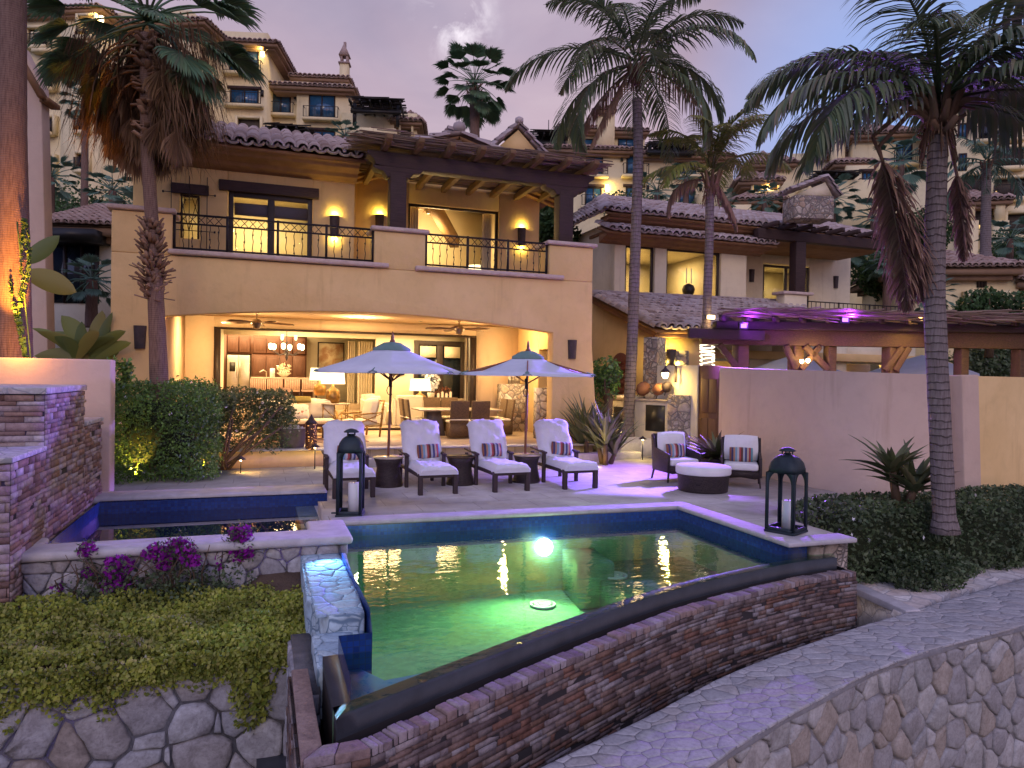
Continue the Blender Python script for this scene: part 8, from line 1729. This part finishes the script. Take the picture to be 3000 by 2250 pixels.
# banana like plant behind the garden wall
D = 15.2; bp = thing('banana_plant', 'broad leaved banana like plant behind the garden wall at the left', 'plant', up_at(230, 1150, D)); mb = MB(); random.seed(5)
def bigleaf(mb, p0, p1, w, sag=.15, n=9):
    p0, p1 = Vector(p0), Vector(p1); d = (p1-p0); L = d.length; s = d.cross(FW).normalized(); up_ = s.cross(d).normalized(); V = []; F = []
    for i in range(n+1):
        f = i/n; ww = w*math.sin(PI*min(1, .06+f*.94))**.7; c = p0+d*f-Vector((0, 0, sag*L*f*f)); V += [c-s*ww+up_*ww*.35, c, c+s*ww+up_*ww*.35]
    for i in range(n): b = 3*i; F += [(b, b+1, b+4, b+3), (b+1, b+2, b+5, b+4)]
    mb.block([tuple(v) for v in V], F)
for x0, y0, x1, y1, w in ((250, 1040, 180, 885, .28), (255, 1050, 140, 935, .26), (260, 1040, 300, 870, .22), (265, 1040, 385, 880, .18), (262, 1050, 350, 905, .2), (240, 1060, 100, 1000, .22), (265, 1060, 385, 960, .16), (262, 1060, 350, 1000, .2), (235, 1060, 120, 1040, .16), (250, 1050, 210, 900, .2), (270, 1070, 310, 950, .18), (240, 1050, 160, 960, .2), (268, 1060, 330, 870, .13)): bigleaf(mb, up_at(x0, y0, D), up_at(x1, y1, D+random.uniform(-.5, .5)), w*.8, .22)
for k in range(9): a = k*.7; bigleaf(mb, up_at(240+random.uniform(-30, 30), 1060, D), up_at(240+150*math.sin(a), 960-70*abs(math.cos(a*1.3)), D+random.uniform(-.8, .6)), random.uniform(.09, .15), .3)
for k in range(7): x = 215+k*13; mb.beam(up_at(x*.3+170, 1130, D), up_at(x, 1030, D), .06, .03)
mb.build('leaves', P['banana'], bp); mb = MB(); bp2 = thing('banana_plant', 'two long banana leaves reaching out beside the lit trunk', 'plant', up_at(80, 900, D-1))
bigleaf(mb, up_at(60, 770, D-1), up_at(175, 690, D-1), .18, .0); bigleaf(mb, up_at(70, 800, D-1), up_at(225, 840, D-1), .22, .1); mb.tube([up_at(50, 1100, D-1), up_at(60, 900, D-1), up_at(64, 770, D-1)], .04, 6); mb.build('leaves', P['banana'], bp2)
# hedges
def hedge(name, label, P_, size, m='hedge', group=None, flowers=0, stems=(), core=None, fl=None):
    base = P_[:, :].mean(0); base[2] = P_[:, 2].min(); t_ = thing(name, label, 'shrub', base, 0, group); mb = MB(); leaves(mb, P_, size, asp=.6); mb.build('foliage', P[m], t_)
    if core is not None:
        c = MB(); (lo, hi) = core; Q = box_points(1, lo, hi); n = 10; c.box(lo[0], hi[0], lo[1], hi[1], lo[2], hi[2]); c.build('dark_core', P['core'], t_, bevel=min(.3, (hi[1]-lo[1])*.3))  # plain box within the leaves, coloured near black as the inner shade
    if len(stems):
        s = MB()
        for a, b in stems: s.tube([a, Vector(a).lerp(Vector(b), .5)+Vector((random.uniform(-.05, .05), random.uniform(-.05, .05), 0)), b], [.035, .028, .015], 6)
        s.build('stems', P['twig'], t_)
    if flowers:
        f = MB(); idx = rng.choice(len(P_), flowers); c = P_.mean(0); v = P_[idx]-c; F_ = P_[idx]+v/np.linalg.norm(v, axis=1)[:, None]*.05; F_[:, 1] -= .03
        for k in range(4): leaves(f, F_+rng.normal(size=F_.shape)*.012, size*.8, asp=.3)
        f.build('blossom', P['flower'], t_)
    return t_
c1_ = up_at(470, 1270, 14.1); B1_ = blob_points(26000, c1_, (1.06, .95, 1.0), 3, 1.5, .10, .4, zmin=.02, boxy=.35)
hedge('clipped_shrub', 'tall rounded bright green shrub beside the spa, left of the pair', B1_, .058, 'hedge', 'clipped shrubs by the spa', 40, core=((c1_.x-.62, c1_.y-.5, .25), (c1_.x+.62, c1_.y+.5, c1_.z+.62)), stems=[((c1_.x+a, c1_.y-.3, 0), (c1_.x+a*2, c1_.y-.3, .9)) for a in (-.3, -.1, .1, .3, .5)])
c2_ = up_at(712, 1252, 16.2); B2_ = blob_points(17000, c2_, (1.08, .8, .84), 6, 1.7, .12, .5, zmin=.3, boxy=.3); k_ = (B2_[:, 2] < .75) & (rng.uniform(size=len(B2_)) < .45); B2_ = B2_[~k_]
b_ = G(648, 1383, 0); hedge('clipped_shrub', 'dark shrub on bare stems at the patio edge, right of the pair', B2_, .066, 'hedge_dk', 'clipped shrubs by the spa', 26, stems=[((b_.x+random.uniform(-.12, .2), b_.y+.3, 0), (b_.x+random.uniform(-.3, 1.3), b_.y+.4, random.uniform(.8, 1.4))) for _ in range(8)])
ha, hb = GD(2505, 1600, 9.9), GD(2505, 1440, 10.2); lo = (7.85, 7.95, -.86); hi = (14.5, 9.2, .30)
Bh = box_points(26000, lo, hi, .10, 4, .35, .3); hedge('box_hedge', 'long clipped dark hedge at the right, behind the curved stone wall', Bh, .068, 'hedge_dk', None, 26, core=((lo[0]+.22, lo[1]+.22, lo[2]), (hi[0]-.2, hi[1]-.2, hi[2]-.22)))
ex = blob_points(3500, (9.2, 7.78, -.64), (.8, .35, .3), 9, 2, .2, .5, zmin=-.87); hedge('low_shrub', 'low straggling shrub spilling from the foot of the right hedge', ex, .06, 'hedge_dk')
q = GD(2660, 1440, 11.0); spiky('spiky_plant', (q.x-.1, q.y, .25), 80, .85, 'spiky plant between the plaster wall and the big right palm', seed=9, up=.75, w=.06, stems=4)
# ground cover in front of the spa
X = rng.uniform(-6.3, .80, 62000); Y = 7.18+rng.beta(1.1, 1.3, 62000)*1.7
hgt = -.50+.10*(Y-7.2)+.09*fnoise(np.stack([X, Y, X*0], 1), 3.3, 2)+.04*fnoise(np.stack([X, Y, X*0], 1), 9, 5)
Z = hgt-.12*rng.uniform(0, 1, len(X))**1.5; k = Y < 7.32; edge = .17+.16*fnoise(np.stack([X[k], X[k]*0, X[k]*0], 1), 2.6, 7)+.10*fnoise(np.stack([X[k], X[k]*0, X[k]*0], 1), 8, 3); Z[k] = -.52-np.abs(edge)*1.6*rng.uniform(0, 1, k.sum()); Y[k] = 7.24-rng.uniform(0, .08, k.sum())
kk = ~((X > .35) & (Y > 8.75)); kk &= ~((X > .62) & (Y < 7.5)); mb = MB(); leaves(mb, np.stack([X, Y, Z], 1)[kk], .042, asp=.75); Xf = rng.uniform(-6.3, .45, 16000); ef = .20+.20*fnoise(np.stack([Xf, Xf*0, Xf*0], 1), 2.6, 7)+.10*fnoise(np.stack([Xf, Xf*0, Xf*0], 1), 8, 3); leaves(mb, np.stack([Xf, 7.22-rng.uniform(0, .1, 16000), -.5-np.clip(ef, .05, .6)*.95*rng.uniform(0, 1, 16000)**.8], 1), .042, asp=.75); gc = mb.build('ground_cover', P['cover']); tag(gc, 'yellow green creeping ground cover filling the planter and hanging over the stone wall', 'ground cover', None, 'stuff')
mb = MB(); Pk = blob_points(1400, (-.05, 7.2, -.85), (.2, .1, .42), 3, 2, .25, .6); leaves(mb, Pk, .055, asp=.75); tag(mb.build('trailing_clump', P['cover']), 'tongue of ground cover hanging lowest down the big stones', 'plant')
# bougainvillea
def boug(px, py, label, clumps, seed, r=.42, h=.45):
    random.seed(seed); q = G(px, py, -.55); t_ = thing('bougainvillea', label, 'shrub', q, 0, 'bougainvillea bushes'); lf = MB(); leaves(lf, blob_points(1500, (q.x, q.y, -.42), (r, .32, h*.6), seed, 2, .3, .9), .045, asp=.7); st = MB(); br = MB()
    for x, y, s in clumps:
        c = GD(x, y, (Vector((q.x, q.y, -.3))-CP).dot(FW)); st.tube([q, q.lerp(c, .5)+Vector((random.uniform(-.08, .08), 0, .06)), c], [.014, .01, .006], 5); leaves(lf, blob_points(130, c, (.13, .1, .13), seed, 2, .3, .9), .04); br = MB(); leaves(br, blob_points(int(120*s), c, (.15*s, .11*s, .13*s), seed+x, 2, .12, .9), .055, asp=.85); br.build('flower_cluster', P['bract'], t_)
    for k in range(7): a = Vector((q.x+random.uniform(-.35, .35), q.y, -.55)); st.tube([a, a+Vector((random.uniform(-.15, .15), -.05, .35)), a+Vector((random.uniform(-.3, .3), -.08, random.uniform(.45, .7)))], [.01, .008, .004], 4)
    lf.build('foliage', P['hedge_dk'], t_); st.build('stems', P['twig'], t_)
boug(300, 1780, 'bougainvillea bush with violet bracts, left one of three', ((175, 1722, .75), (345, 1660, 1.0), (345, 1715, 1.15), (255, 1612, .65), (258, 1680, .45)), 3)
boug(500, 1770, 'bougainvillea bush with violet bracts, middle one of three', ((455, 1620, .9), (500, 1610, .9), (540, 1612, .9), (525, 1590, .6), (560, 1640, .7), (480, 1650, .6)), 14, .5, .5)
boug(640, 1740, 'bougainvillea bush with the tallest violet spray, right one of three', ((640, 1640, 1.0), (700, 1575, .8), (715, 1560, .6), (690, 1560, .55), (700, 1620, .8), (725, 1615, .6)), 27)
# shrubs and trees between the houses
def bush(px, py, D, rad, n, label, m='shrub', size=.16, seed=1, trunk_=True, group=None, name='garden_tree'):
    c = GD(px, py, D); t_ = thing(name, label, 'tree', (c.x, c.y, c.z-rad[2]-1)); 
    if group: t_['group'] = group
    mb = MB(); q = []; random.seed(seed)
    for k in range(7): o = Vector((random.uniform(-.5, .5)*rad[0], random.uniform(-.5, .5)*rad[1], random.uniform(-.45, .5)*rad[2])); q.append(blob_points(n//7, c+o, tuple(r*random.uniform(.4, .62) for r in rad), seed+k, 2, .28, .7))
    leaves(mb, np.vstack(q), size, asp=.6); mb.build('crown', P[m], t_)
    s = MB(); s.tube([(c.x, c.y, c.z-rad[2]-1), (c.x+.1, c.y, c.z-rad[2]*.4), (c.x, c.y, c.z)], [.16, .12, .05], 7)
    for k in range(5): o = Vector((random.uniform(-.6, .6)*rad[0], random.uniform(-.5, .5)*rad[1], random.uniform(0, .5)*rad[2])); s.tube([(c.x, c.y, c.z-rad[2]*.5), c+o], [.06, .02], 5)
    s.build('trunk', P['twig'], t_)
bush(1615, 660, 30, (1.1, 1.2, 1.5), 5200, 'bright leafy tree seen between the balcony wall and the pergola post', 'shrub', .2, 3)
bush(1775, 1130, 19.6, (.5, .5, .8), 1800, 'leafy shrub beside the villa corner below the brick screen', 'hedge', .1, 6)
bush(2900, 900, 27, (1.6, 1.2, .9), 3000, 'leafy green shrub over the pergola at the right edge', 'shrub', .17, 8); bush(2960, 1060, 30, (3, 1.5, 1.4), 3500, 'dark shrub seen under the pergola at the right edge', 'hedge_dk', .2, 12)
bush(2330, 800, 45, (3, 3, 2.5), 3000, 'dark tree behind the neighbour balcony', 'hedge_dk', .4, 2) if False else None
k = 0
FAR = (('fan', 250, 300, 40, 1.1, 'fan palm far left between the tower and the dead leaf skirt', 640), ('fan', 330, 560, 34, 1.0, 'fan palm low at the left, right of the slim trunk', 700), ('fan', 150, 520, 36, 1.1, 'fan palm low at the far left against the tower', 700), ('fan', 1010, 400, 48, 1.0, 'small fan palm in front of the left apartment block', 520),
 ('fan', 1925, 560, 46, 1.3, 'fan palm cluster right of the central coconut trunk', 700), ('fan', 2010, 520, 50, 1.1, 'fan palm behind the young olive palm', 700), ('fan', 2240, 585, 52, 1.1, 'fan palm below the stepped gable roofs', 700), ('fan', 2440, 580, 44, 1.3, 'fan palm beside the stone chimney', 700), ('fan', 2640, 470, 40, 1.5, 'tall fan palm just left of the big right trunk', 900), ('fan', 2600, 760, 34, 1.0, 'low fan palm behind the hanging brown frond', 950),
 ('fan', 2560, 640, 40, 1.3, 'fan palm between the chimney and the hanging brown frond', 800), ('coco', 2890, 480, 36, 1.0, 'slim palm with a long grey trunk in front of the right apartment block', 760), ('fan', 2960, 700, 40, 1.3, 'fan palm at the right edge below the lit balcony', 800), ('fan', 420, 620, 30, 1.0, 'low fan palm behind the pier of the villa', 720), ('fan', 2120, 590, 58, 1.0, 'distant fan palm above the neighbour roof', 700), ('fan', 270, 820, 24, .8, 'low fan palm in front of the dark windows at the left', 960), ('fan', 2480, 720, 36, 1.0, 'fan palm behind the neighbour balcony door', 900), ('fan', 2730, 860, 30, .8, 'small fan palm right behind the big trunk', 950))
for kind, px, py, D, s, l, pyb in FAR:
    k += 1; a, b_ = up_at(px, py, D), up_at(px-3, pyb, D); m_ = a.lerp(b_, .5)
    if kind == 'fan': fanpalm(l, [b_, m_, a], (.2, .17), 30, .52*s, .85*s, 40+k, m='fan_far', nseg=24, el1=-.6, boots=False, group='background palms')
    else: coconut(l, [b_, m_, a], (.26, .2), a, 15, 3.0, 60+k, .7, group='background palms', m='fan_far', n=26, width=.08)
for px, py, D, rad, l, m in ((280, 640, 44, (5, 2, 3.2), 'broad mass of dark planting at the left behind the tiled roof', 'hedge_dk'), (1930, 620, 60, (6, 3, 1.4), 'dark planting at the foot of the central apartment block', 'hedge_dk'), (2690, 720, 42, (2.5, 2, 2.2), 'dark planting on the slope behind the big right palm', 'hedge_dk'), (1100, 445, 56, (5, 2, 1.5), 'dark planting below the left apartment pergola', 'hedge_dk'), (2570, 820, 38, (3, 2, 1.6), 'dark planting behind the neighbour balcony', 'hedge_dk'), (2985, 770, 44, (2, 2, 2), 'dark planting at the right edge below the balconies', 'hedge_dk')): k += 1; bush(px, py, D, rad, 6500, l, 'shrub', .2, k)
